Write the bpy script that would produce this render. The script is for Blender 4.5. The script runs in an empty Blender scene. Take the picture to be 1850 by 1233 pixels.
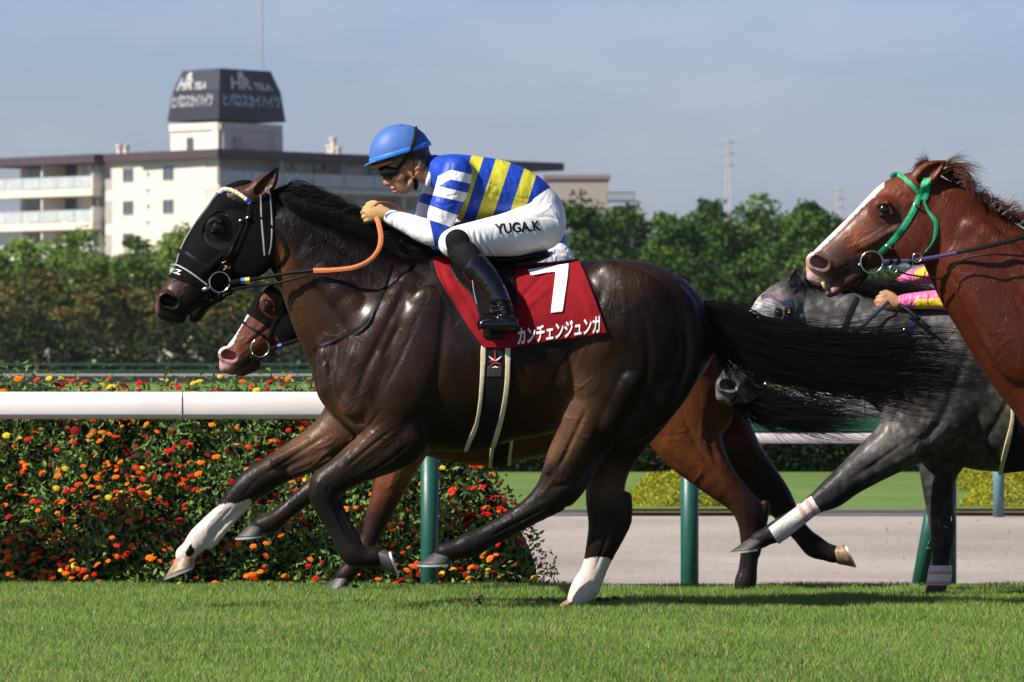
import bpy, math, random
import numpy as np
import openvdb as vdb
from mathutils import Vector, Matrix
from mathutils.bvhtree import BVHTree

# ------------------------------------------------------------------ camera, sky, sun, exposure
CAM_D = 25.0                      # metres from the camera to the plane in which the leading horse runs
FPX = 9625.0                      # focal length in photograph pixels
HC = 1.277                        # camera height
CX, CY = 925.0, 616.5
scn = bpy.context.scene
col = scn.collection
cam_data = bpy.data.cameras.new("camera")
cam = bpy.data.objects.new("camera", cam_data)
col.objects.link(cam)
cam.location = (0, -CAM_D, HC)
cam.rotation_euler = (math.radians(90), 0, 0)
cam_data.sensor_width = 36.0
cam_data.lens = FPX / 1850.0 * 36.0
cam_data.clip_start = 1.0
cam_data.clip_end = 6000.0
cam_data.dof.use_dof = True
cam_data.dof.focus_distance = CAM_D - 0.1
cam_data.dof.aperture_fstop = 9.5
scn.camera = cam
SUN_AZ = math.radians(-62)        # to the left of the view direction's opposite (towards the camera)
SUN_EL = math.radians(42)
SUN_DIR = Vector((math.cos(SUN_EL) * math.sin(SUN_AZ), -math.cos(SUN_EL) * math.cos(SUN_AZ), math.sin(SUN_EL)))
world = bpy.data.worlds.new("World")
scn.world = world
world.use_nodes = True
wn, wl = world.node_tree.nodes, world.node_tree.links
bg = wn["Background"]
sky = wn.new("ShaderNodeTexSky")
sky.sky_type = 'NISHITA'
sky.sun_disc = False
sky.sun_elevation = SUN_EL
sky.sun_rotation = math.atan2(SUN_DIR.x, SUN_DIR.y)
sky.altitude = 50.0
sky.air_density = 1.0
sky.dust_density = 1.2
sky.ozone_density = 2.2
tc = wn.new("ShaderNodeTexCoord")
mp = wn.new("ShaderNodeMapping")
mp.inputs['Scale'].default_value = (9.0, 9.0, 30.0)
mp.inputs['Rotation'].default_value = (0, 0.05, 0)
wl.new(tc.outputs['Generated'], mp.inputs['Vector'])
cn = wn.new("ShaderNodeTexNoise")
cn.inputs['Scale'].default_value = 1.5
cn.inputs['Detail'].default_value = 6.0
cn.inputs['Roughness'].default_value = 0.55
wl.new(mp.outputs['Vector'], cn.inputs['Vector'])
cr = wn.new("ShaderNodeValToRGB")
cr.color_ramp.elements[0].position = 0.40
cr.color_ramp.elements[0].color = (0, 0, 0, 1)
cr.color_ramp.elements[1].position = 0.74
cr.color_ramp.elements[1].color = (0.30, 0.30, 0.30, 1)
wl.new(cn.outputs['Fac'], cr.inputs['Fac'])
SKY_STRENGTH = 0.068
tint = wn.new("ShaderNodeMixRGB")
tint.blend_type = 'MULTIPLY'
tint.inputs['Fac'].default_value = 1.0
tint.inputs['Color2'].default_value = (0.78, 0.88, 1.27, 1)
wl.new(sky.outputs['Color'], tint.inputs['Color1'])
mixc = wn.new("ShaderNodeMixRGB")
mixc.inputs['Color2'].default_value = (6.4, 6.3, 7.2, 1)      # thin cloud
wl.new(cr.outputs['Color'], mixc.inputs['Fac'])
wl.new(tint.outputs['Color'], mixc.inputs['Color1'])
# the sky deepens above the hazy horizon
sx = wn.new("ShaderNodeSeparateXYZ"); wl.new(tc.outputs['Generated'], sx.inputs[0])
zr_ = wn.new("ShaderNodeValToRGB")
zr_.color_ramp.elements[0].position = 0.07; zr_.color_ramp.elements[0].color = (1, 1, 1, 1)
zr_.color_ramp.elements[1].position = 0.60; zr_.color_ramp.elements[1].color = (0.34, 0.36, 0.42, 1)
wl.new(sx.outputs['Z'], zr_.inputs['Fac'])
deep_ = wn.new("ShaderNodeMixRGB"); deep_.blend_type = 'MULTIPLY'; deep_.inputs['Fac'].default_value = 1.0
wl.new(mixc.outputs['Color'], deep_.inputs['Color1']); wl.new(zr_.outputs['Color'], deep_.inputs['Color2'])
wl.new(deep_.outputs['Color'], bg.inputs['Color'])
bg.inputs['Strength'].default_value = SKY_STRENGTH
sun_data = bpy.data.lights.new("sun", 'SUN')
sun_data.energy = 5.0
sun_data.angle = math.radians(0.5)
sun_data.color = (1.0, 0.93, 0.83)
sun = bpy.data.objects.new("sun", sun_data)
col.objects.link(sun)
sun.rotation_euler = SUN_DIR.to_track_quat('Z', 'Y').to_euler()
vs = scn.view_settings
vs.view_transform = 'Standard'
vs.look = 'None'
vs.exposure = 0.70
vs.gamma = 1.0

# ------------------------------------------------------------------ coordinates
def P(px, py, y=0.0):
    """a point of the photograph at depth y (metres behind the leading horse) as a world point"""
    d = (CAM_D + y) / FPX
    return np.array([(px - CX) * d, y, HC + (CY - py) * d])

def S(y=0.0):
    """metres per photograph pixel at depth y"""
    return (CAM_D + y) / FPX

def proj(V):
    V = np.asarray(V)
    d = FPX / (CAM_D + V[..., 1])
    return V[..., 0] * d + CX, CY - (V[..., 2] - HC) * d

# ------------------------------------------------------------------ objects
def tag(o, label=None, cat=None, group=None, kind=None):
    if label: o['label'] = label
    if cat: o['category'] = cat
    if group: o['group'] = group
    if kind: o['kind'] = kind
    return o

def root(name, loc, label, cat, group=None):
    o = bpy.data.objects.new(name, None)
    o.empty_display_size = 0.1
    col.objects.link(o)
    o.location = tuple(loc)
    o['origin'] = list(map(float, loc))
    return tag(o, label, cat, group)

def origin_of(o):
    while o is not None:
        if 'origin' in o: return np.array(list(o['origin']))
        o = o.parent
    return np.zeros(3)

def obj(name, V, F, mat, parent=None, smooth=True, mats=None, midx=None):
    """V: n x 3 world coordinates; F: quad array, tri array or list of faces"""
    V = np.asarray(V, dtype=np.float64)
    org = origin_of(parent)
    me = bpy.data.meshes.new(name)
    V = V - org
    if isinstance(F, np.ndarray):
        k = F.shape[1]
        me.vertices.add(len(V)); me.vertices.foreach_set('co', V.astype(np.float32).ravel())
        me.loops.add(F.size); me.loops.foreach_set('vertex_index', F.astype(np.int32).ravel())
        me.polygons.add(len(F))
        me.polygons.foreach_set('loop_start', np.arange(0, F.size, k, dtype=np.int32))
        me.polygons.foreach_set('loop_total', np.full(len(F), k, dtype=np.int32))
        me.update(calc_edges=True)
    else:
        me.from_pydata([tuple(v) for v in V], [], [tuple(int(i) for i in f) for f in F])
        me.update()
    if smooth and not getattr(F, 'flat', False):
        me.polygons.foreach_set('use_smooth', np.ones(len(me.polygons), dtype=bool))
    for m in (mats or [mat]):
        me.materials.append(m)
    if midx is not None:
        me.polygons.foreach_set('material_index', np.asarray(midx, dtype=np.int32))
    o = bpy.data.objects.new(name, me)
    col.objects.link(o)
    if parent is not None:
        o.parent = parent
    return o

class Flat(list):
    """faces of a strap: shaded flat"""
    flat = True

class MB:
    """collects pieces into one mesh"""
    def __init__(s): s.V = []; s.F = []; s.n = 0
    def add(s, V, F):
        V = np.asarray(V, float)
        s.V.append(V); s.F += [tuple(int(i) + s.n for i in f) for f in F]; s.n += len(V)
    def box(s, c, size, R=None):
        h = np.array(size) / 2
        v = np.array([[sx, sy, sz] for sx in (-1, 1) for sy in (-1, 1) for sz in (-1, 1)]) * h
        if R is not None: v = v @ np.asarray(R).T
        s.add(v + np.array(c), [(0, 1, 3, 2), (4, 6, 7, 5), (0, 4, 5, 1), (2, 3, 7, 6), (0, 2, 6, 4), (1, 5, 7, 3)])
    def tube(s, pts, r, n=10, cap=True, sq=1.0):
        V, F = tube(pts, r, n, cap, sq); s.add(V, F)
    def build(s, name, mat, parent=None, smooth=False):
        return obj(name, np.vstack(s.V), s.F, mat, parent, smooth)

def frame_along(pts):
    pts = np.asarray(pts, float)
    T = np.gradient(pts, axis=0)
    T /= np.linalg.norm(T, axis=1)[:, None] + 1e-12
    up = np.array([0.013, 1.0, 0.021])
    N = []
    prev = up - T[0] * (up @ T[0])
    if np.linalg.norm(prev) < 0.1: prev = np.array([1.0, 0, 0]) - T[0] * T[0][0]
    for t in T:
        prev = prev - t * (prev @ t)
        prev /= np.linalg.norm(prev) + 1e-12
        N.append(prev.copy())
    N = np.array(N)
    return T, N, np.cross(T, N)

def tube(pts, r, n=10, cap=True, sq=1.0):
    pts = np.asarray(pts, float)
    r = np.broadcast_to(np.asarray(r, float), (len(pts),))
    T, N, B = frame_along(pts)
    a = np.linspace(0, 2 * np.pi, n, endpoint=False)
    V = (pts[:, None] + r[:, None, None] * (np.cos(a)[None, :, None] * N[:, None] * sq + np.sin(a)[None, :, None] * B[:, None])).reshape(-1, 3)
    F = []
    for i in range(len(pts) - 1):
        for j in range(n):
            k = (j + 1) % n
            F.append((i * n + j, i * n + k, (i + 1) * n + k, (i + 1) * n + j))
    if cap:
        F.append(tuple(range(n))[::-1]); F.append(tuple(range((len(pts) - 1) * n, len(pts) * n)))
    return V, F

def catmull(pts, k=6):
    p = np.asarray(pts, float)
    if len(p) < 3 or k < 2: return p
    q = np.vstack([2 * p[0] - p[1], p, 2 * p[-1] - p[-2]])
    out = []
    for i in range(1, len(q) - 2):
        for t in np.linspace(0, 1, k, endpoint=False):
            a, b, c, d = q[i - 1:i + 3]
            out.append(0.5 * (2 * b + (c - a) * t + (2 * a - 5 * b + 4 * c - d) * t * t + (3 * b - a - 3 * c + d) * t ** 3))
    out.append(p[-1])
    return np.array(out)

# ------------------------------------------------------------------ sculpting with smooth signed distance fields
def axis(segs):
    """segs: [(start, end, step), ...] contiguous, a non-uniform axis"""
    out = [segs[0][0]]
    for a, b, h in segs:
        n = max(1, int(round((b - a) / h)))
        out += list(np.linspace(a, b, n + 1)[1:])
    return np.array(out, dtype=np.float32)

class Field:
    BIG = 0.06
    def __init__(s, xs, ys, zs):
        s.ax = (xs, ys, zs)
        s.f = np.full((len(xs), len(ys), len(zs)), s.BIG, dtype=np.float32)
    def sl(s, lo, hi):
        out = []
        for k in range(3):
            i0 = int(np.searchsorted(s.ax[k], lo[k])); i1 = int(np.searchsorted(s.ax[k], hi[k]))
            i0 = max(0, i0 - 1); i1 = min(len(s.ax[k]), i1 + 1)
            if i1 <= i0: return None
            out.append(slice(i0, i1))
        return tuple(out)
    def cone(s, a, b, ra, rb, wa, wb, side=(0, 1, 0), k=0.0, sub=False):
        """rounded cone from a to b: radius r in the side-view plane, half-width w along side"""
        a = np.asarray(a, np.float32); b = np.asarray(b, np.float32)
        side = np.asarray(side, np.float32); side = side / np.linalg.norm(side)
        pad = 0.03 + k
        ma = max(ra, wa); mb = max(rb, wb)
        lo = np.minimum(a - ma, b - mb) - pad; hi = np.maximum(a + ma, b + mb) + pad
        # tighter along y when the side axis is y
        if abs(side[1]) > 0.99:
            lo[1] = min(a[1] - wa, b[1] - wb) - pad; hi[1] = max(a[1] + wa, b[1] + wb) + pad
            lo[0] = min(a[0] - ra, b[0] - rb) - pad; hi[0] = max(a[0] + ra, b[0] + rb) + pad
            lo[2] = min(a[2] - ra, b[2] - rb) - pad; hi[2] = max(a[2] + ra, b[2] + rb) + pad
        q = s.sl(lo, hi)
        if q is None: return
        X = s.ax[0][q[0]][:, None, None]; Y = s.ax[1][q[1]][None, :, None]; Z = s.ax[2][q[2]][None, None, :]
        d = b - a; L2 = float(d @ d) + 1e-9
        px, py, pz = X - a[0], Y - a[1], Z - a[2]
        if abs(side[1]) > 0.99 and abs(d[1]) < 1e-6:
            t = np.clip((px * d[0] + pz * d[2]) / L2, 0, 1)            # no y in it: broadcast
        else:
            t = np.clip((px * d[0] + py * d[1] + pz * d[2]) / L2, 0, 1)
        r = ra + (rb - ra) * t; w = wa + (wb - wa) * t
        qx, qy, qz = px - t * d[0], py - t * d[1], pz - t * d[2]
        if abs(side[1]) > 0.99:
            u2 = qx * qx + qz * qz; v2 = qy * qy
        else:
            v = qx * side[0] + qy * side[1] + qz * side[2]
            v2 = v * v; u2 = qx * qx + qy * qy + qz * qz - v2
        m = u2 / (r * r) + v2 / (w * w)
        n = np.sqrt(m)
        # first-order distance of an ellipse field
        g = np.sqrt(u2 / (r ** 4) + v2 / (w ** 4)) + 1e-6
        dist = (m - n) / g                 # (k-1)*k/|grad|
        dist = np.where(n < 0.2, -np.minimum(r, w) * (1 - n), dist).astype(np.float32)
        s.mix(q, dist, k, sub)
    def mix(s, q, dist, k, sub=False):
        f = s.f[q]
        if sub: dist = -dist; A = np.maximum(f, dist)
        else: A = np.minimum(f, dist)
        if k > 0:
            h = np.maximum(k - np.abs(f - dist), 0); h = h * h / (4 * k)
            A = A + h if sub else A - h
        s.f[q] = A
    def chain(s, st, k=0.0, k0=None, cr=3, mirror=False, sub=False):
        """st rows: world x,y,z, r, w"""
        c = catmull(st, cr)
        if mirror:
            c2 = c.copy(); c2[:, 1] *= -1
            s.chain_raw(c2, k, k0, sub)
        s.chain_raw(c, k, k0, sub)
    def chain_raw(s, c, k, k0, sub):
        for i in range(len(c) - 1):
            s.cone(c[i, :3], c[i + 1, :3], c[i, 3], c[i + 1, 3], c[i, 4], c[i + 1, 4], k=(k0 if (k0 is not None and i == 0) else k), sub=sub)
    def mesh(s, iso=0.0, arr=None):
        a = s.f if arr is None else arr
        g = vdb.FloatGrid(s.BIG)
        g.copyFromArray(np.ascontiguousarray(np.clip(a, -s.BIG, s.BIG)).astype(np.float64))
        pts, quads = g.convertToQuads(iso)
        V = np.stack([np.interp(pts[:, k], np.arange(len(s.ax[k])), s.ax[k]) for k in range(3)], axis=1)
        return V, np.asarray(quads)[:, ::-1].astype(np.int64)
    def sub_field(s, lo, hi, h=None):
        """a copy of the field resampled on a finer box"""
        lo = np.maximum(lo, [a[0] + 0.001 for a in s.ax]); hi = np.minimum(hi, [a[-1] - 0.001 for a in s.ax])
        new = [np.arange(lo[k], hi[k], h, dtype=np.float32) for k in range(3)]
        g = Field(*new)
        f = s.f
        q = s.sl(lo, hi); f = f[q]; ax = [s.ax[k][q[k]] for k in range(3)]
        for k in range(3):
            t = np.interp(new[k], ax[k], np.arange(len(ax[k])))
            i = np.clip(np.floor(t).astype(int), 0, len(ax[k]) - 2); w = (t - i).astype(np.float32)
            sh = [1, 1, 1]; sh[k] = -1; w = w.reshape(sh)
            f = np.take(f, i, axis=k) * (1 - w) + np.take(f, i + 1, axis=k) * w
        g.f = f.astype(np.float32)
        return g

def poly_sdf(px, py, poly):
    """signed distance (negative inside) of points to a polygon, all in photograph pixels"""
    poly = np.asarray(poly, float)
    d = np.full(px.shape, 1e9); inside = np.zeros(px.shape, bool)
    n = len(poly)
    for i in range(n):
        a = poly[i]; b = poly[(i + 1) % n]
        e = b - a
        t = np.clip(((px - a[0]) * e[0] + (py - a[1]) * e[1]) / (e @ e + 1e-12), 0, 1)
        d = np.minimum(d, (px - a[0] - t * e[0]) ** 2 + (py - a[1] - t * e[1]) ** 2)
        c = (a[1] > py) != (b[1] > py)
        with np.errstate(divide='ignore', invalid='ignore'):
            xi = a[0] + (py - a[1]) / (b[1] - a[1] + 1e-20) * (b[0] - a[0])
        inside ^= c & (px < xi)
    return np.where(inside, -1, 1) * np.sqrt(d)

def field_px(g):
    """photograph coordinates of every voxel column of a field (as broadcast arrays)"""
    X = g.ax[0][:, None, None]; Y = g.ax[1][None, :, None]; Z = g.ax[2][None, None, :]
    d = FPX / (CAM_D + Y)
    return X * d + CX, CY - (Z - HC) * d

def poly_field(g, poly):
    """poly_sdf sampled over the field's columns in metres: raster once, then look up"""
    ux, uy = field_px(g)
    x0, x1 = ux.min() - 2, ux.max() + 2; y0, y1 = uy.min() - 2, uy.max() + 2
    rx = np.arange(x0, x1, 1.0); ry = np.arange(y0, y1, 1.0)
    R = poly_sdf(*np.meshgrid(rx, ry, indexing='ij'), poly)
    tx = (ux - x0); ty = (uy - y0)
    tx, ty = np.broadcast_arrays(tx, ty)
    i = np.clip(tx.astype(int), 0, len(rx) - 2); j = np.clip(ty.astype(int), 0, len(ry) - 2)
    fx = tx - i; fy = ty - j
    v = R[i, j] * (1 - fx) * (1 - fy) + R[i + 1, j] * fx * (1 - fy) + R[i, j + 1] * (1 - fx) * fy + R[i + 1, j + 1] * fx * fy
    return (v * S(0)).astype(np.float32)

def smooth_poly(poly, k=5):
    p = np.asarray(poly, float)
    q = np.vstack([p[-1], p, p[0], p[1]])
    out = []
    for i in range(1, len(q) - 2):
        a, b, c, d = q[i - 1:i + 3]
        for t in np.linspace(0, 1, k, endpoint=False):
            out.append(0.5 * (2 * b + (c - a) * t + (2 * a - 5 * b + 4 * c - d) * t * t + (3 * b - a - 3 * c + d) * t ** 3))
    return np.array(out)

def shell_piece(F, poly, off, h=0.004, ylo=None, yhi=None, holes=(), zmin=None, rnd=5, cut=None, depth=0.02):
    """a worn piece: the skin of field F pushed out by off, cropped to a polygon of the photograph; inside is hollowed depth deep"""
    poly = smooth_poly(poly, rnd) if rnd else np.asarray(poly, float)
    y0 = ylo if ylo is not None else F.ax[1][0]; y1 = yhi if yhi is not None else F.ax[1][-1]
    ym = 0.5 * (F.ax[1][0] + F.ax[1][-1])
    c = np.array([P(x, y, yy) for x, y in poly for yy in (y0, y1)])
    lo = c.min(0) - 0.02; hi = c.max(0) + 0.02
    lo[1] = y0; hi[1] = y1
    g = F.sub_field(lo, hi, h)
    m = poly_field(g, poly)
    f = np.maximum(g.f - off, m)
    for hp in holes:
        f = np.maximum(f, -poly_field(g, smooth_poly(hp)))
    if cut is not None: f = np.maximum(f, cut(g))
    f = np.maximum(f, -(g.f + depth))
    f[0] = f[-1] = g.BIG; f[:, 0] = f[:, -1] = g.BIG; f[:, :, 0] = f[:, :, -1] = g.BIG
    g.f = f
    return g.mesh(arr=f)

def bvh(V, F):
    return BVHTree.FromPolygons([tuple(v) for v in V], [tuple(f) for f in F])

def drop(B, px, py, lift=0.003, y0=-3.0, default=None):
    """first hit of the camera ray through (px, py) on a surface, lifted towards the camera"""
    c = np.array([0, -CAM_D, HC]); t = P(px, py, 0.0)
    d = t - c; d /= np.linalg.norm(d)
    o = c + d * (CAM_D + y0)
    hit = B.ray_cast(Vector(o), Vector(d), 12.0)
    if hit[0] is None: return None
    return np.array(hit[0]) - d * lift

def strap(B, pts, w, th=0.004, lift=0.003, k=8, yfix=None, smooth_y=3):
    """a flat strap lying on surface B along photograph points, w pixels wide"""
    c = catmull(np.asarray(pts, float), k)
    T = np.gradient(c, axis=0); T /= np.linalg.norm(T, axis=1)[:, None]
    N = np.stack([-T[:, 1], T[:, 0]], 1)
    ws = np.broadcast_to(np.asarray(w, float), (len(c),)) / 2 if np.ndim(w) == 0 else np.interp(np.linspace(0, 1, len(c)), np.linspace(0, 1, len(w)), w) / 2
    rows = []
    for s_ in (-1, 0, 1):
        q = c + N * ws[:, None] * s_
        ys = []
        for i in range(len(q)):
            if yfix is not None: ys.append(yfix[0] + (yfix[1] - yfix[0]) * i / (len(q) - 1)); continue
            h = drop(B, q[i, 0], q[i, 1], lift)
            ys.append(np.nan if h is None else h[1])
        ys = np.array(ys)
        if np.isnan(ys).all(): ys[:] = 0
        bad = np.isnan(ys)
        if bad.any(): ys[bad] = np.interp(np.flatnonzero(bad), np.flatnonzero(~bad), ys[~bad])
        for _ in range(smooth_y):
            z = ys.copy(); z[1:-1] = (ys[:-2] + 2 * ys[1:-1] + ys[2:]) / 4
            ys = np.minimum(z, ys + 0.004)
        rows.append((q, ys))
    ymid = np.minimum(rows[1][1], 0.5 * (rows[0][1] + rows[2][1]))
    n = len(c)
    V = []
    for (q, ys), yy in zip(rows, (rows[0][1], ymid, rows[2][1])):
        V.append(np.array([P(q[i, 0], q[i, 1], yy[i]) for i in range(n)]))
    front = V
    back = [v + np.array([0, th, 0]) for v in V]
    front = [f - np.array([0, th * 0.3, 0]) if i == 1 else f for i, f in enumerate(front)]
    ring = [front[0], front[1], front[2], back[2], back[1], back[0]]
    VV = np.stack(ring, 1).reshape(-1, 3); F = Flat()
    for i in range(n - 1):
        for j in range(6):
            k2 = (j + 1) % 6
            F.append((i * 6 + j, i * 6 + k2, (i + 1) * 6 + k2, (i + 1) * 6 + j))
    F.append((5, 4, 3, 2, 1, 0)); F.append(tuple((n - 1) * 6 + j for j in range(6)))
    return VV, F

def ring_on(px, py, r, y, tube_r=1.6, sx=1.0, n=28, tilt=0.0):
    a = np.linspace(0, 2 * np.pi, n, endpoint=False)
    s = S(y)
    c = P(px, py, y)
    m = 8
    b = np.linspace(0, 2 * np.pi, m, endpoint=False)
    V = []
    for t in a:
        d = np.array([math.cos(t) * sx, math.sin(tilt) * math.cos(t), math.sin(t)])
        for u in b:
            V.append(c + d * r * s + (d * math.cos(u) + np.array([0, 1, 0]) * math.sin(u)) * tube_r * s)
    F = [(i * m + j, i * m + (j + 1) % m, ((i + 1) % n) * m + (j + 1) % m, ((i + 1) % n) * m + j) for i in range(n) for j in range(m)]
    return np.array(V), F

def ball(c, r, n=14):
    r = np.broadcast_to(np.asarray(r, float), (3,))
    V = [np.array([0, 0, 1.0])]; F = []
    m = n // 2
    for i in range(1, m):
        th = math.pi * i / m
        for j in range(n):
            ph = 2 * math.pi * j / n
            V.append(np.array([math.sin(th) * math.cos(ph), math.sin(th) * math.sin(ph), math.cos(th)]))
    V.append(np.array([0, 0, -1.0]))
    for j in range(n): F.append((0, 1 + j, 1 + (j + 1) % n))
    for i in range(m - 2):
        for j in range(n):
            a = 1 + i * n + j; b = 1 + i * n + (j + 1) % n
            F.append((a, a + n, b + n, b))
    e = len(V) - 1; s_ = 1 + (m - 2) * n
    for j in range(n): F.append((e, s_ + (j + 1) % n, s_ + j))
    return np.array(V) * r + np.asarray(c), F

# ------------------------------------------------------------------ materials
def new_mat(name):
    m = bpy.data.materials.new(name); m.use_nodes = True
    nt = m.node_tree
    return m, nt.nodes, nt.links, nt.nodes['Principled BSDF']

def noise_node(n, l, scale, detail=4, rough=0.55, vec=None, dist=0.0):
    t = n.new('ShaderNodeTexNoise')
    t.inputs['Scale'].default_value = scale; t.inputs['Detail'].default_value = detail
    t.inputs['Roughness'].default_value = rough; t.inputs['Distortion'].default_value = dist
    if vec is None:
        c = n.new('ShaderNodeTexCoord'); vec = c.outputs['Object']
    l.new(vec, t.inputs['Vector'])
    return t.outputs['Fac']

def mathn(n, l, op, a, b=None, clamp=False):
    m = n.new('ShaderNodeMath'); m.operation = op; m.use_clamp = clamp
    for i, v in enumerate((a, b)):
        if v is None: continue
        if isinstance(v, (int, float)): m.inputs[i].default_value = v
        else: l.new(v, m.inputs[i])
    return m.outputs[0]

def mixn(n, l, fac, a, b, mode='MIX'):
    m = n.new('ShaderNodeMixRGB'); m.blend_type = mode
    for k, v in (('Fac', fac), ('Color1', a), ('Color2', b)):
        if isinstance(v, (int, float)): m.inputs[k].default_value = v
        elif isinstance(v, (tuple, list)): m.inputs[k].default_value = (*v[:3], 1)
        else: l.new(v, m.inputs[k])
    return m.outputs['Color']

def rampn(n, l, fac, stops):
    r = n.new('ShaderNodeValToRGB')
    e = r.color_ramp.elements
    while len(e) < len(stops): e.new(0.5)
    for i, (p, c) in enumerate(stops):
        e[i].position = p; e[i].color = (*(c if isinstance(c, (tuple, list)) else (c, c, c)), 1)
    l.new(fac, r.inputs['Fac'])
    return r.outputs['Color']

def plain(name, c, rough=0.5, metal=0.0, var=0.12, vscale=30.0, bump=0.0, bscale=60.0, spec=0.5, coat=0.0, sheen=0.0, bdist=0.01, trans=0.0):
    """a procedural material: base colour varied by noise, optional bump"""
    m, n, l, b = new_mat(name)
    f = noise_node(n, l, vscale, 5)
    r = rampn(n, l, f, [(0.3, tuple(x * (1 - var) for x in c)), (0.7, tuple(min(1, x * (1 + var)) for x in c))])
    l.new(r, b.inputs['Base Color'])
    b.inputs['Roughness'].default_value = rough
    b.inputs['Metallic'].default_value = metal
    b.inputs['Specular IOR Level'].default_value = spec
    b.inputs['Coat Weight'].default_value = coat
    b.inputs['Coat Roughness'].default_value = 0.08
    if sheen: b.inputs['Sheen Weight'].default_value = sheen
    if trans: b.inputs['Transmission Weight'].default_value = trans
    if bump:
        bp = n.new('ShaderNodeBump'); bp.inputs['Strength'].default_value = bump; bp.inputs['Distance'].default_value = bdist
        l.new(noise_node(n, l, bscale, 4), bp.inputs['Height']); l.new(bp.outputs[0], b.inputs['Normal'])
    return m
# ------------------------------------------------------------------ horse coat
def coat_mat(name, rough=0.34, spec=0.5, white_col=(0.62, 0.55, 0.50), vein=0.5, dapple=0.0, hair=0.35):
    """base colour comes from the painted coat pattern (attribute Col), white markings from attribute white"""
    m, n, l, b = new_mat(name)
    at = n.new('ShaderNodeAttribute'); at.attribute_name = 'Col'
    tc_ = n.new('ShaderNodeTexCoord'); O = tc_.outputs['Object']
    nz = noise_node(n, l, 9, 6, 0.6, O)
    c = mixn(n, l, 1.0, at.outputs['Color'], rampn(n, l, nz, [(0.3, 0.78), (0.7, 1.22)]), 'MULTIPLY')
    if dapple:
        v = n.new('ShaderNodeTexVoronoi'); v.inputs['Scale'].default_value = 22; l.new(O, v.inputs['Vector'])
        v.inputs['Randomness'].default_value = 1.0
        dd = rampn(n, l, v.outputs['Distance'], [(0.1, 1.0 + dapple), (0.6, 1.0 - dapple * 0.5)])
        dd = mixn(n, l, 1.0, dd, rampn(n, l, noise_node(n, l, 7, 5, 0.65, O, 0.5), [(0.35, 0.55), (0.65, 1.7)]), 'MULTIPLY')
        c = mixn(n, l, 1.0, c, dd, 'MULTIPLY')
    wa = n.new('ShaderNodeAttribute'); wa.attribute_name = 'white'
    # ragged hair edge: noise stretched, added to the signed distance (pixels)
    e = mathn(n, l, 'ADD', wa.outputs['Fac'], mathn(n, l, 'MULTIPLY', mathn(n, l, 'SUBTRACT', noise_node(n, l, 70, 3, 0.6, O), 0.5), 9.0))
    e = mathn(n, l, 'MULTIPLY', mathn(n, l, 'ADD', e, 0.8), 0.6, clamp=True)
    wn_ = mixn(n, l, rampn(n, l, noise_node(n, l, 45, 4, 0.6, O), [(0.35, 0.0), (0.75, 0.55)]), white_col, tuple(x * 0.72 for x in white_col))
    c = mixn(n, l, e, c, wn_)
    l.new(c, b.inputs['Base Color'])
    rr = rampn(n, l, noise_node(n, l, 14, 5, 0.65, O), [(0.3, rough * 0.72), (0.7, min(1, rough * 1.6))])
    l.new(rr, b.inputs['Roughness'])
    b.inputs['Specular IOR Level'].default_value = spec
    # skin relief: folds, sweat-clumped hair, veins
    w1 = n.new('ShaderNodeMapping'); w1.inputs['Scale'].default_value = (1.0, 1.0, 0.55); w1.inputs['Rotation'].default_value = (0, 0.6, 0)
    l.new(O, w1.inputs['Vector'])
    big = noise_node(n, l, 11, 3, 0.45, w1.outputs['Vector'], 0.6)
    rid = noise_node(n, l, 17, 2, 0.5, w1.outputs['Vector'], 1.6)
    rid = mathn(n, l, 'ABSOLUTE', mathn(n, l, 'SUBTRACT', rid, 0.5))
    rid = rampn(n, l, rid, [(0.0, 1.0), (0.035, 0.0)])
    w2 = n.new('ShaderNodeMapping'); w2.inputs['Scale'].default_value = (1.0, 1.0, 0.16); w2.inputs['Rotation'].default_value = (0, -0.7, 0)
    l.new(O, w2.inputs['Vector'])
    fine = noise_node(n, l, 210, 3, 0.6, w2.outputs['Vector'], 0.4)
    w3 = n.new('ShaderNodeMapping'); w3.inputs['Scale'].default_value = (1.0, 1.0, 0.38); w3.inputs['Rotation'].default_value = (0, -0.9, 0)
    l.new(O, w3.inputs['Vector'])
    midn = noise_node(n, l, 46, 4, 0.6, w3.outputs['Vector'], 0.8)
    h = mathn(n, l, 'ADD', mathn(n, l, 'MULTIPLY', big, 0.42), mathn(n, l, 'MULTIPLY', rid, 0.13 * vein))
    h = mathn(n, l, 'ADD', h, mathn(n, l, 'MULTIPLY', midn, 0.30))
    wet = rampn(n, l, noise_node(n, l, 24, 4, 0.6, w3.outputs['Vector'], 0.5), [(0.46, 0.0), (0.72, 0.22)])
    wt = n.new('ShaderNodeAttribute'); wt.attribute_name = 'wet'
    wet = mathn(n, l, 'ADD', mathn(n, l, 'MULTIPLY', wet, 0.6), mathn(n, l, 'MULTIPLY', wt.outputs['Fac'], rampn(n, l, noise_node(n, l, 17, 5, 0.7, w3.outputs['Vector'], 0.8), [(0.35, 0.12), (0.65, 1.0)])), clamp=True)
    l.new(wet, b.inputs['Coat Weight']); b.inputs['Coat Roughness'].default_value = 0.30; b.inputs['Coat Tint'].default_value = (1.0, 0.93, 0.86, 1)
    h = mathn(n, l, 'ADD', h, mathn(n, l, 'MULTIPLY', fine, hair * 0.42))
    bp = n.new('ShaderNodeBump'); bp.inputs['Strength'].default_value = 0.8; bp.inputs['Distance'].default_value = 0.009
    l.new(h, bp.inputs['Height']); l.new(bp.outputs[0], b.inputs['Normal'])
    return m

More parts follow.
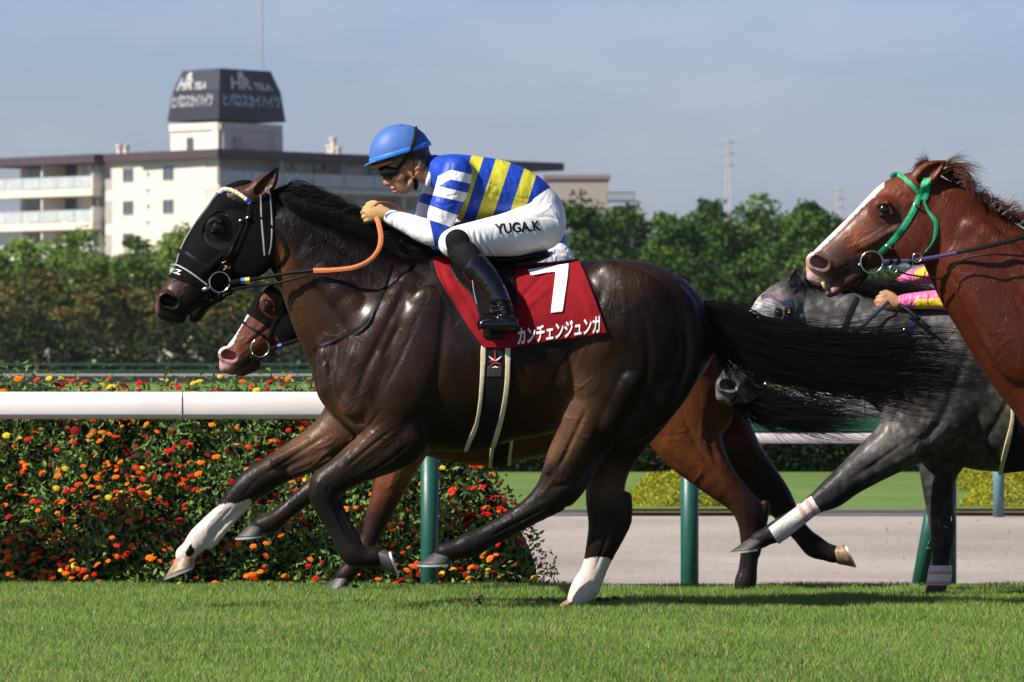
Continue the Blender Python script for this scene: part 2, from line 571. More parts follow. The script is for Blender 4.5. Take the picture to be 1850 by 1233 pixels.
def vnormals(V, Q):
    a = V[Q[:, 2]] - V[Q[:, 0]]; b = V[Q[:, 3]] - V[Q[:, 1]]
    fn = np.cross(a, b); N = np.zeros_like(V)
    for k in range(4): np.add.at(N, Q[:, k], fn)
    return N / (np.linalg.norm(N, axis=1)[:, None] + 1e-12)

def relief(V, Q, lines, y0):
    """sculpted detail on both flanks: lines = (photo polyline, sigma px, height mm); negative heights are furrows"""
    N = vnormals(V, Q)
    if (N * (V - V.mean(0))).sum(1).mean() < 0: N = -N
    px, py = proj(V)
    D = np.zeros(len(V))
    side = np.clip((np.abs(N[:, 1]) - .12) / .35, 0, 1)
    for pts, sg, hh in lines:
        c = catmull(np.asarray(pts, float), 5)
        lo = c.min(0) - 3 * sg; hi = c.max(0) + 3 * sg
        idx = np.flatnonzero((px > lo[0]) & (px < hi[0]) & (py > lo[1]) & (py < hi[1]))
        if not len(idx): continue
        X, Y = px[idx], py[idx]
        best = np.full(len(idx), 1e9); bt = np.zeros(len(idx)); n_ = len(c) - 1
        for i in range(n_):
            a, e = c[i], c[i + 1] - c[i]
            t = np.clip(((X - a[0]) * e[0] + (Y - a[1]) * e[1]) / (e @ e + 1e-9), 0, 1)
            d = (X - a[0] - t * e[0]) ** 2 + (Y - a[1] - t * e[1]) ** 2
            m = d < best; best[m] = d[m]; bt[m] = (i + t[m]) / n_
        w = np.exp(-best / sg ** 2) * np.clip(np.minimum(bt, 1 - bt) * 5 + .12, 0, 1)
        D[idx] += w * hh * .001
    return V + N * (D * side)[:, None]

def veins(regions, seed):
    """wandering branching ridges inside photo regions (x0, y0, x1, y1, angle, count, length)"""
    r = np.random.default_rng(seed); out = []
    for x0, y0, x1, y1, ang, cnt, ln, hh in regions:
        for _ in range(cnt):
            p = np.array([r.uniform(x0, x1), r.uniform(y0, y1)]); a = math.radians(ang) + r.normal(0, .35)
            pts = [p.copy()]
            for k in range(6):
                a += r.normal(0, .38); p = p + np.array([math.cos(a), math.sin(a)]) * ln / 6; pts.append(p.copy())
            out.append((pts, 1.5, hh * r.uniform(.6, 1.2)))
            if r.uniform() < .6:
                q = pts[3].copy(); b = a + r.choice([-1, 1]) * r.uniform(.6, 1.1); br = [q.copy()]
                for k in range(4): b += r.normal(0, .3); q = q + np.array([math.cos(b), math.sin(b)]) * ln / 9; br.append(q.copy())
                out.append((br, 1.3, hh * .7))
    return out

def paint(V, base, blobs, whites=(), y=0.0):
    """coat pattern by position on the side of the animal: blobs (px, py, rx, ry, colour, strength[, angle]); whites: polygons"""
    px, py = proj(V)
    C = np.tile(np.array(base, float), (len(V), 1))
    for bl in blobs:
        cx, cy, rx, ry, c, st = bl[:6]
        an = math.radians(bl[6]) if len(bl) > 6 else 0.0
        dx, dy = px - cx, py - cy
        u = dx * math.cos(an) + dy * math.sin(an); v = -dx * math.sin(an) + dy * math.cos(an)
        w = np.exp(-((u / rx) ** 2 + (v / ry) ** 2) ** 1.3) * st
        C = C * (1 - w[:, None]) + np.array(c) * w[:, None]
    W = np.full(len(V), -50.0)
    for q in whites:
        W = np.maximum(W, -poly_sdf(px, py, smooth_poly(q, 4)))
    return C, W

def set_wet(o, V, blobs):
    px, py = proj(V); w = np.zeros(len(V))
    for cx, cy, rx, ry, st in blobs:
        w = np.maximum(w, st * np.exp(-(((px - cx) / rx) ** 2 + ((py - cy) / ry) ** 2) ** 1.2))
    a = o.data.attributes.new('wet', 'FLOAT', 'POINT'); a.data.foreach_set('value', w.astype(np.float32))

def set_paint(o, C, W):
    me = o.data
    a = me.attributes.new('Col', 'FLOAT_COLOR', 'POINT')
    a.data.foreach_set('color', np.hstack([C, np.ones((len(C), 1))]).astype(np.float32).ravel())
    w = me.attributes.new('white', 'FLOAT', 'POINT')
    w.data.foreach_set('value', W.astype(np.float32))

def stations(rows, y0, flip=1.0):
    """rows (px, py, r_px, w_px, y_px): side-view stations -> world"""
    out = []
    for r in rows:
        px, py, rr, ww = r[:4]; yo = (r[4] if len(r) > 4 else 0.0) * flip * S(0)
        y = y0 + yo
        p = P(px, py, y); s = S(y)
        out.append([p[0], p[1], p[2], rr * s, ww * s])
    return np.array(out)

def sc(rows, s=1.0, dx=0.0, dy=0.0, ox=0.0, oy=0.0):
    """scale rows about (ox, oy) and move them (to reuse a limb at another place)"""
    return [tuple([(r[0] - ox) * s + ox + dx, (r[1] - oy) * s + oy + dy] + [v * s for v in r[2:]]) for r in rows]

def hoof(parent, top, sole, toe_dir, rt, rs, y, mats, name='hoof', shoe=True, wr=0.92):
    """top, sole: centres of coronet and sole in photo px; toe_dir: unit 2-D direction to the toe along the sole"""
    s = S(y)
    A = P(*top, y); B_ = P(*sole, y)
    t = np.array([toe_dir[0], 0, -toe_dir[1]]); t /= np.linalg.norm(t)
    w = np.array([0, 1.0, 0])
    n = 28
    a = np.linspace(0, 2 * np.pi, n, endpoint=False)
    rings = []
    ax = B_ - A; ax0 = ax / np.linalg.norm(ax)
    ta = t - ax0 * (t @ ax0) * 0.35; ta /= np.linalg.norm(ta)
    for q, rr in ((-0.12, 0.86), (0.0, 1.0), (0.08, 1.02), (0.4, 1.0), (0.75, 1.0), (1.0, 1.0)):
        r = (rt + (rs - rt) * max(0, q)) * rr * s
        c = A + ax * q
        d = ta * (1 - max(q, 0)) + t * max(q, 0); d /= np.linalg.norm(d)
        heel = np.where(np.cos(a) < 0, 0.82, 1.0)
        toe_e = 1.0 + 0.18 * np.maximum(0, np.cos(a))
        rings.append(c + (np.cos(a) * heel * toe_e)[:, None] * d * r + (np.sin(a) * wr)[:, None] * w * r)
    V = np.vstack(rings); F = []
    for i in range(len(rings) - 1):
        for j in range(n):
            k = (j + 1) % n
            F.append((i * n + j, i * n + k, (i + 1) * n + k, (i + 1) * n + j))
    F.append(tuple(range(n))[::-1]); F.append(tuple(range((len(rings) - 1) * n, len(rings) * n)))
    o = obj(name, V, F, mats[0], parent)
    if shoe:
        nrm = np.cross(w, t); nrm *= np.sign(nrm @ ax)
        out = rings[-1]; c = B_
        idx = [j for j in range(n) if math.cos(a[j]) > -0.80]
        idx = sorted(idx, key=lambda j: (a[j] + math.pi) % (2 * math.pi))
        VV = []
        for j in idx:
            po = c + (out[j] - c) * 1.03; pi = c + (out[j] - c) * 0.72
            VV += [po - nrm * 0.001, po + nrm * 0.009, pi + nrm * 0.009, pi - nrm * 0.001]
        FF = []
        for i in range(len(idx) - 1):
            for j in range(4):
                k = (j + 1) % 4
                FF.append((i * 4 + j, i * 4 + k, (i + 1) * 4 + k, (i + 1) * 4 + j))
        FF.append((3, 2, 1, 0)); FF.append(tuple((len(idx) - 1) * 4 + j for j in range(4)))
        obj('horseshoe', np.array(VV), FF, mats[1], o, smooth=False)
    return o

def strands(guides, n, rad, jit, seed, seg=14, taper=1.0, curl=0.0, yspread=0.05, lenj=(0.55, 1.0)):
    """hair: guides = list of polylines (px, py, y_metres) all with the same length; strands interpolate between neighbours"""
    rng = np.random.default_rng(seed)
    G = np.array([catmull(g, 8) for g in guides])            # g x m x 3
    m = G.shape[1]
    u = rng.uniform(0, len(guides) - 1, n)
    i = np.clip(u.astype(int), 0, len(guides) - 2); f = (u - i)[:, None, None]
    base = G[i] * (1 - f) + G[i + 1] * f                       # n x m x 3
    t = np.linspace(0, 1, m)[None, :, None]
    L = rng.uniform(lenj[0], lenj[1], n)[:, None]
    tt = np.linspace(0, 1, seg)[None, :] * L * (m - 1)
    k = np.clip(tt.astype(int), 0, m - 2); ff = (tt - k)[..., None]
    ar = np.arange(n)[:, None]
    pts = base[ar, k] * (1 - ff) + base[ar, k + 1] * ff       # n x seg x 3 (px, py, y)
    s = np.linspace(0, 1, seg)[None, :, None]
    off = rng.normal(0, 1, (n, 1, 2)) * jit * (0.25 + 0.75 * s * L[:, :, None])
    ph = rng.uniform(0, 6.28, (n, 1)); fr = rng.uniform(2, 7, (n, 1)); am = rng.normal(0, curl, (n, 1))
    wav = am * np.sin(ph + fr * s[..., 0]) * s[..., 0]
    clump = (u / max(1e-6, len(guides) - 1) * max(2, n // 22)).astype(int); cph = rng.uniform(0, 6.28, (clump.max() + 1, 2)); cam_ = rng.normal(0, curl * 1.6, (clump.max() + 1, 2))
    cw = cam_[clump][:, None, :] * np.sin(cph[clump][:, None, :] + 3.2 * s) * s
    pts[..., 0] += off[..., 0] * 0.4 + cw[..., 0] * 0.4
    pts[..., 1] += off[..., 1] + wav + cw[..., 1]
    pts[..., 2] += rng.normal(0, yspread, (n, 1)) * (0.35 + 0.65 * s[..., 0])
    d = (CAM_D + pts[..., 2]) / FPX
    W = np.stack([(pts[..., 0] - CX) * d, pts[..., 2], HC + (CY - pts[..., 1]) * d], -1)
    T = np.gradient(W, axis=1); T /= np.linalg.norm(T, axis=2, keepdims=True) + 1e-9
    A = np.cross(T, np.array([0, 1.0, 0])); A /= np.linalg.norm(A, axis=2, keepdims=True) + 1e-9
    Bn = np.cross(T, A)
    r = rad * rng.uniform(0.6, 1.4, (n, 1, 1)) * np.maximum(0.12, 1 - s ** 3 * taper)
    ring = [W + r * A, W + r * (-0.5 * A + 0.87 * Bn), W + r * (-0.5 * A - 0.87 * Bn)]
    V = np.stack(ring, 2).reshape(-1, 3)
    q = np.arange(n)[:, None, None] * seg * 3 + np.arange(seg - 1)[None, :, None] * 3
    j = np.arange(3)[None, None, :]; k2 = (j + 1) % 3
    F = np.stack([q + j, q + k2, q + 3 + k2, q + 3 + j], -1).reshape(-1, 4)
    return V, F

def hair_mat(name, c, rough=0.38, spec=0.5):
    m, n, l, b = new_mat(name)
    f = noise_node(n, l, 60, 3)
    l.new(rampn(n, l, f, [(0.3, tuple(x * 0.6 for x in c)), (0.7, tuple(x * 1.5 for x in c))]), b.inputs['Base Color'])
    b.inputs['Roughness'].default_value = rough; b.inputs['Specular IOR Level'].default_value = spec
    return m

M = {}
M['eye'] = plain('horse_eye', (0.010, 0.004, 0.003), 0.06, var=0.5, vscale=40, spec=0.5)
M['hoof_dark'] = plain('hoof_horn_dark', (0.05, 0.044, 0.042), 0.5, var=0.4, vscale=70, bump=0.4, bscale=220, bdist=0.003)
M['hoof_pale'] = plain('hoof_horn_pale', (0.26, 0.17, 0.10), 0.5, var=0.5, vscale=40, bump=0.3, bscale=160, bdist=0.003)
M['shoe'] = plain('shoe_alloy', (0.62, 0.62, 0.62), 0.38, 0.7, var=0.2)
M['steel'] = plain('bit_steel', (0.55, 0.55, 0.55), 0.22, 1.0, var=0.2)
M['black_leather'] = plain('black_leather', (0.004, 0.004, 0.004), 0.42, spec=0.10, var=0.3, bump=0.3, bscale=300, bdist=0.002)
M['black_web'] = plain('black_webbing', (0.008, 0.008, 0.009), 0.8, spec=0.15, var=0.3, bump=0.5, bscale=500, bdist=0.002)
M['hood'] = plain('hood_cloth', (0.004, 0.0035, 0.004), 0.7, var=0.15, bump=0.15, bscale=40, spec=0.05)
M['piping'] = plain('grey_piping', (0.30, 0.30, 0.31), 0.6)
M['blk_hair'] = hair_mat('black_hair', (0.0035, 0.003, 0.0028), 0.42, 0.16)
M['red_hair'] = hair_mat('chestnut_hair', (0.075, 0.022, 0.009), 0.45, .25)
M['grey_hair'] = hair_mat('grey_hair', (0.03, 0.03, 0.031), 0.4)
M['white_print'] = plain('white_print', (0.80, 0.80, 0.80), 0.6, var=0.02)
M['gold_print'] = plain('gold_print', (0.65, 0.30, 0.05), 0.5, var=0.05)
M['cream'] = plain('cream_webbing', (0.62, 0.52, 0.34), 0.7, var=0.08, bump=0.2, bscale=300, bdist=0.002)
M['pink_skin'] = plain('pink_nostril', (0.42, 0.16, 0.14), 0.35, var=0.25)

def eye_and_nostril(F, ex, ey, er, nx, ny, nr, yE, yN, y0, ang=40, nang=0.0):
    """lids and nostril carved into the field; yE, yN: half-width (m) of the head there"""
    for sgn in (-1, 1):
        p = P(ex, ey, y0 + sgn * yE); s = S(y0)
        F.cone(p, p + 1e-4, er * 2.4 * s, er * 2.4 * s, er * 0.9 * s, er * 0.9 * s, k=0.03)           # orbit
        # brow ridge and lower lid
        a = math.radians(ang)
        for dx, dy, rr, up in ((-1, 0, .45, 1), (0, 0, .55, 1)):
            pass
        u = np.array([math.cos(a), 0, -math.sin(a)]) * s; v = np.array([math.sin(a), 0, math.cos(a)]) * s
        yo = np.array([0, sgn * er * 1.15 * s, 0])
        F.cone(p + yo - u * er * 1.5 + v * er * 0.2, p + yo * 1.15 + v * er * 1.25, er * .42 * s, er * .5 * s, er * .42 * s, er * .5 * s, k=0.008)
        F.cone(p + yo * 1.15 + v * er * 1.25, p + yo + u * er * 1.7 + v * er * 0.1, er * .5 * s, er * .4 * s, er * .5 * s, er * .4 * s, k=0.008)
        F.cone(p + yo - u * er * 1.5 + v * er * 0.1, p + yo * 1.05 - v * er * 1.1, er * .34 * s, er * .36 * s, er * .34 * s, er * .36 * s, k=0.008)
        F.cone(p + yo * 1.05 - v * er * 1.1, p + yo + u * er * 1.6, er * .36 * s, er * .34 * s, er * .36 * s, er * .34 * s, k=0.008)
        F.cone(p + yo * 1.6, p + yo * 1.62, er * 1.0 * s, er * 1.0 * s, er * .8 * s, er * .8 * s, k=0.004, sub=True)
        # nostril: raised rim and a deep opening
        q = P(nx, ny, y0 + sgn * yN)
        na = math.radians(nang)
        uu = np.array([math.cos(na), 0, -math.sin(na)]) * s * nr
        F.cone(q - uu * .55, q + uu * .55, nr * 1.25 * s, nr * 1.2 * s, nr * .8 * s, nr * .8 * s, k=0.012)
        qo = q + np.array([0, sgn * nr * .75 * s, 0])
        F.cone(qo - uu * .45, qo + uu * .5, nr * .78 * s, nr * .72 * s, nr * 1.25 * s, nr * 1.2 * s, k=0.006, sub=True)

def eyeballs(parent, ex, ey, er, yE, y0):
    for sgn in (-1, 1):
        s = S(y0)
        c = P(ex, ey, y0 + sgn * (yE + er * 0.80 * s))
        V, F = ball(c, er * 1.22 * s, 22)
        obj('eye', V, F, M['eye'], parent)

def ear(F, base, tip, r, w, yb, yt, y0, k=0.012, bend=None, width=1.0):
    """an ear as a tapering shell: solid cone with a hollow facing out"""
    s = S(y0)
    for sgn in (-1, 1):
        yb_, yt_ = y0 + sgn * yb, y0 + sgn * yt
        A = P(*base, yb_); T = P(*tip, yt_)
        mid = (A + T) / 2 + (np.array([bend[0], 0, -bend[1]]) * s if bend is not None else 0)
        rows = [[*A, r * s, w * s], [*((A + mid) / 2), r * 1.12 * s * width, w * 1.0 * s], [*mid, r * .95 * s * width, w * .8 * s], [*((mid + T) / 2), r * .55 * s, w * .5 * s], [*T, r * .13 * s, w * .2 * s]]
        F.chain(np.array(rows), k=0.004, k0=k, cr=3)
        o = np.array([0, sgn * w * 1.0 * s, 0])
        rows = [[*(A * .7 + mid * .3 + o), r * .45 * s, w * .8 * s], [*(mid + o), r * .6 * s, w * .75 * s], [*(mid * .35 + T * .65 + o * .6), r * .25 * s, w * .5 * s]]
        F.chain(np.array(rows), k=0.003, cr=2, sub=True)

# ---------------------------------------------------------------- template of a galloping body (photo px of the leading horse)
T_TORSO = [(735, 634, 168, 78), (800, 640, 172, 98), (870, 638, 160, 108), (950, 636, 151, 112), (1020, 624, 142, 108), (1090, 608, 135, 104), (1150, 604, 128, 102), (1182, 610, 106, 94), (1212, 616, 74, 70)]
T_HIND_NEAR = [(1165, 575, 82, 50, -42), (1150, 640, 106, 52, -50), (1100, 705, 84, 46, -56), (1058, 770, 50, 36, -56), (1024, 832, 36, 26, -54), (1003, 884, 32, 21, -52), (964, 920, 23, 17, -50), (905, 954, 18.5, 15, -50), (866, 976, 18.5, 15, -50), (846, 986, 21, 17, -50), (822, 994, 16, 15, -50), (803, 1000, 18, 16, -50)]
T_HIND_FAR = [(1165, 575, 82, 50, 42), (1150, 680, 92, 50, 50), (1125, 770, 58, 38, 52), (1100, 840, 38, 30, 52), (1093, 900, 33, 26, 52), (1099, 945, 34, 24, 52), (1088, 985, 27, 20, 52), (1072, 1030, 20, 16, 52), (1056, 1062, 22, 18, 52), (1042, 1084, 17, 16, 52)]
T_FORE_NEAR = [(700, 600, 70, 40, -58), (680, 690, 78, 44, -56), (716, 770, 66, 40, -56), (700, 805, 48, 36, -56), (655, 832, 37, 29, -56), (615, 858, 29, 22, -56), (588, 880, 28, 22, -56), (588, 912, 21, 17, -56), (608, 950, 17, 14, -56), (626, 984, 18, 15, -56), (640, 1002, 21, 17, -56), (662, 1008, 16, 15, -56), (682, 1006, 18, 16, -56)]
T_FORE_FAR = [(690, 600, 70, 40, 58), (660, 690, 74, 44, 56), (650, 745, 60, 38, 54), (596, 796, 42, 34, 54), (545, 824, 33, 27, 54), (500, 848, 28, 22, 54), (458, 874, 27, 21, 54), (430, 898, 21, 17, 54), (402, 927, 15.5, 12, 54), (378, 951, 15.5, 13, 54), (360, 974, 19, 16, 54), (343, 994, 14, 13, 54), (334, 1004, 17, 15, 54)]

def sculpt(F, y0, parts, k=0.022):
    for rows, kw in parts:
        F.chain(stations(rows, y0), **{**dict(k=k), **kw})

def hair_obj(name, guides, n, rad, jit, seed, mat, parent, **kw):
    V, F = strands(guides, n, rad, jit, seed, **kw)
    return obj(name, V, F, mat, parent)

def band(pts, w, th=0.004, k=8, flat=None):
    """a free strap through (px, py, y) points, w photograph pixels wide, its flat side to the viewer"""
    c = catmull(np.asarray(pts, float), k)
    T = np.gradient(c[:, :2], axis=0); T /= np.linalg.norm(T, axis=1)[:, None] + 1e-9
    N = np.stack([-T[:, 1], T[:, 0]], 1)
    ws = np.interp(np.linspace(0, 1, len(c)), np.linspace(0, 1, len(np.atleast_1d(w))), np.atleast_1d(w)) / 2
    A = c.copy(); A[:, :2] += N * ws[:, None]; B_ = c.copy(); B_[:, :2] -= N * ws[:, None]
    n = len(c)
    a = np.array([P(*r) for r in A]); b = np.array([P(*r) for r in B_]); m = (a + b) / 2
    t = np.array([0, th, 0])
    ring = [a, m - t * .5, b, b + t, m + t * 1.2, a + t]
    VV = np.stack(ring, 1).reshape(-1, 3); F = Flat()
    for i in range(n - 1):
        for j in range(6):
            k2 = (j + 1) % 6
            F.append((i * 6 + j, i * 6 + k2, (i + 1) * 6 + k2, (i + 1) * 6 + j))
    F.append((5, 4, 3, 2, 1, 0)); F.append(tuple((n - 1) * 6 + j for j in range(6)))
    return VV, F

def ptube(pts, r, y=None, n=8, k=6):
    """tube through (px, py, y) points, radius in photograph pixels"""
    c = catmull(np.asarray([p if len(p) == 3 else (*p, y) for p in pts], float), k)
    W = np.array([P(*p) for p in c])
    rr = np.interp(np.linspace(0, 1, len(c)), np.linspace(0, 1, len(np.atleast_1d(r))), np.atleast_1d(r)) * S(0)
    return tube(W, rr, n)

def sheet_mesh(V, F, lo, hi, ylim):
    """keeps as is (near-side helper)"""
    return V, F

_glyphs = {}
def text_mesh(body, offset=0.0):
    key = (body, offset)
    if key in _glyphs: return _glyphs[key]
    c = bpy.data.curves.new('lettering', 'FONT'); c.body = body; c.offset = offset; c.resolution_u = 4
    o = bpy.data.objects.new('lettering', c); col.objects.link(o)
    bpy.context.view_layer.update()
    me = bpy.data.meshes.new_from_object(o.evaluated_get(bpy.context.evaluated_depsgraph_get()))
    V = np.array([v.co[:] for v in me.vertices]); F = [tuple(p.vertices) for p in me.polygons]
    bpy.data.objects.remove(o); bpy.data.curves.remove(c); bpy.data.meshes.remove(me)
    V = V[:, :2]
    V = (V - V.min(0)) / (V.max(0) - V.min(0))
    _glyphs[key] = (V, F)
    return V, F

def text_on(B, body, p00, p10, p01, name, mat, parent, offset=0.0, lift=0.004, label=None):
    """lettering laid on surface B: p00 lower left, p10 lower right, p01 upper left (photograph px)"""
    V, F = text_mesh(body, offset)
    p00, p10, p01 = map(lambda p: np.array(p, float), (p00, p10, p01))
    q = p00 + V[:, :1] * (p10 - p00) + V[:, 1:] * (p01 - p00)
    ys = np.full(len(q), np.nan)
    for i, (x, y) in enumerate(q):
        h = drop(B, x, y, lift)
        if h is not None: ys[i] = h[1]
    m = np.nanmedian(ys); ys = np.where(np.isnan(ys) | (np.abs(ys - m) > 0.12), m, ys)
    W = np.array([P(x, y, yy) for (x, y), yy in zip(q, ys)])
    o = obj(name, W, F, mat, parent, smooth=False)
    if label: o['label'] = label
    return o
# ================================================================= the leading dark bay horse
lead = root('racehorse', P(940, 1108, 0.0), 'dark brown racehorse in a black hood galloping in front with red number cloth', 'horse', 'racehorses galloping on the turf')
def lead_field():
    px = lambda a: float(P(a, 0, 0)[0]); pz = lambda b: float(P(0, b, 0)[2])
    xs = axis([(px(268), px(530), 0.0042), (px(530), px(1300), 0.0052)])
    zs = axis([(pz(1125), pz(600), 0.0052), (pz(600), pz(292), 0.0045)])
    ys = axis([(-0.36, -0.115, 0.0062), (-0.115, 0.115, 0.0052), (0.115, 0.36, 0.0085)])
    F = Field(xs, ys, zs)
    sculpt(F, 0, [
        (T_TORSO, dict(k=0.03, cr=2)),
        ([(506, 424, 58, 31), (540, 436, 62, 36), (592, 490, 90, 46), (650, 560, 122, 60), (700, 625, 132, 76), (760, 640, 150, 84)], dict(k=0.03, cr=2)),
        ([(600, 600, 34, 40), (630, 690, 58, 66), (690, 735, 62, 74)], dict(k=0.03)),                      # breast
        # head
        ([(450, 372, 42, 27), (470, 388, 48, 30)], dict(k=0.012)),
        ([(424, 370, 26, 23), (436, 366, 34, 26), (452, 366, 34, 26)], dict(k=0.02)), ([(420, 362, 26, 20), (399, 391, 25, 20), (379, 418, 25, 20), (362, 446, 25, 20), (347, 476, 24, 20)], dict(k=0.014)),
        ([(470, 388, 48, 30), (447, 418, 62, 33), (428, 440, 68, 34), (394, 470, 62, 33), (366, 500, 48, 29), (342, 524, 40, 25), (324, 543, 36, 24), (313, 553, 31, 23)], dict(k=0.012)),
        ([(384, 524, 26, 20), (366, 546, 17, 17), (354, 566, 14, 17), (350, 572, 12, 15)], dict(k=0.006)),   # chin and lower lip
        ([(300, 560, 20, 20), (318, 568, 17, 20), (330, 570, 14, 18)], dict(k=0.008)),                    # upper lip
    ])
    for rows in (T_HIND_NEAR, T_HIND_FAR, T_FORE_NEAR, T_FORE_FAR):
        F.chain(stations(rows, 0), k=0.016, k0=0.04)
    # cheek, jaw, facial crest
    sculpt(F, 0, [
        ([(468, 442, 40, 9, -29), (455, 462, 38, 9, -29)], dict(k=0.012)), ([(468, 442, 40, 9, 29), (455, 462, 38, 9, 29)], dict(k=0.012)),
        ([(420, 455, 5, 5, -33), (368, 492, 4, 4, -29)], dict(k=0.02)),
        # shoulder and neck muscles, near side
        ([(736, 520, 26, 12, -54), (700, 590, 26, 14, -82), (640, 690, 34, 16, -80)], dict(k=0.03)),
        ([(780, 560, 44, 18, -84), (740, 680, 50, 20, -88), (720, 750, 40, 16, -82)], dict(k=0.03)),
        ([(560, 470, 22, 10, -36), (640, 560, 26, 12, -62), (680, 640, 24, 12, -78)], dict(k=0.02)),
        ([(598, 620, 24, 14, -44), (612, 700, 34, 20, -58), (650, 752, 26, 18, -66)], dict(k=0.018)),
        ([(690, 650, 14, 9, -96), (640, 730, 26, 12, -88)], dict(k=0.02)),
        # forearm muscles
        ([(716, 766, 22, 12, -90), (664, 810, 16, 8, -84), (622, 846, 8, 5, -78)], dict(k=0.012)),
        ([(740, 792, 22, 12, -88), (690, 836, 15, 8, -82), (645, 856, 8, 5, -74)], dict(k=0.012)),
        ([(560, 808, 16, 8, 30), (500, 836, 12, 6, 30)], dict(k=0.012)),
        ([(590, 824, 14, 8, 28), (530, 852, 10, 6, 30)], dict(k=0.012)),
        # haunch: gluteal, biceps femoris, quadriceps
        ([(1100, 500, 30, 24, -56), (1150, 560, 60, 26, -74), (1160, 640, 50, 22, -82)], dict(k=0.04)),
        ([(1215, 560, 40, 22, -58), (1222, 640, 48, 22, -62), (1180, 720, 46, 20, -66), (1130, 780, 26, 16, -66)], dict(k=0.03)),
        ([(1085, 600, 40, 20, -80), (1062, 690, 30, 18, -86)], dict(k=0.03)),
        ([(1050, 740, 26, 12, -80), (1022, 800, 16, 8, -76), (992, 850, 8, 6, -70)], dict(k=0.014)),
        ([(1078, 690, 16, 14, -60), (1050, 640, 14, 10, -88)], dict(k=0.02)),                             # flank fold
        # hock point and tendons
        ([(1064, 852, 9, 8, -52), (1046, 874, 15, 12, -52), (1022, 894, 22, 15, -52)], dict(k=0.010)),
        ([(1110, 790, 12, 8, -56), (1085, 825, 8, 7, -54), (1064, 852, 8, 7, -52)], dict(k=0.012)),
        ([(1008, 912, 14, 11, -52), (960, 940, 9, 8, -50), (890, 978, 8, 7, -50), (858, 996, 10, 9, -50)], dict(k=0.006)),
        ([(1130, 900, 12, 10, 52), (1128, 940, 13, 11, 52), (1112, 970, 14, 12, 52), (1090, 1020, 10, 9, 52), (1072, 1066, 12, 11, 52)], dict(k=0.008)),
        # knees and fetlocks, tendons of the fore legs
        ([(576, 872, 12, 14, -58), (572, 896, 12, 14, -58)], dict(k=0.010)),
        ([(602, 900, 9, 9, -56), (624, 938, 7.5, 7, -56), (646, 982, 9, 9, -56)], dict(k=0.006)),
        ([(448, 866, 14, 15, 54), (438, 882, 12, 14, 54)], dict(k=0.010)),
        ([(462, 894, 9, 9, 54), (424, 934, 7.5, 7, 54), (386, 976, 9, 9, 54), (376, 984, 9, 9, 54)], dict(k=0.006)),
        # splint bones and extensor ridges
        ([(1140, 690, 16, 8, -104), (1096, 770, 12, 8, -92)], dict(k=0.02)),
        # ribs and belly
        ([(900, 760, 40, 60, 0), (820, 775, 40, 56, 0)], dict(k=0.03)),
    ])
    # grooves
    sculpt(F, 0, [
        ([(1000, 690, 26, 12, -128), (1040, 640, 20, 12, -128)], dict(k=0.04, sub=True)),
        ([(404, 470, 8, 8, -42), (372, 508, 7, 8, -38)], dict(k=0.01, sub=True)),
        ([(328, 570, 4, 9, -23), (352, 549, 3.2, 9, -25), (368, 532, 2.5, 9, -27)], dict(k=0.004, sub=True)), ([(328, 570, 4, 9, 23), (352, 549, 3.2, 9, 25), (368, 532, 2.5, 9, 27)], dict(k=0.004, sub=True)), ([(336, 590, 3, 20), (341, 572, 4, 20)], dict(k=0.004, sub=True)),     # mouth
    ])
    eye_and_nostril(F, 392, 411, 9, 307, 545, 14, 0.078, 0.052, 0.0, ang=40, nang=20)
    ear(F, (462, 352), (501, 304), 20, 12, 0.052, 0.055, 0.0, bend=(2, 2), width=0.85)
    return F
FL = lead_field()
V, Q = FL.mesh()
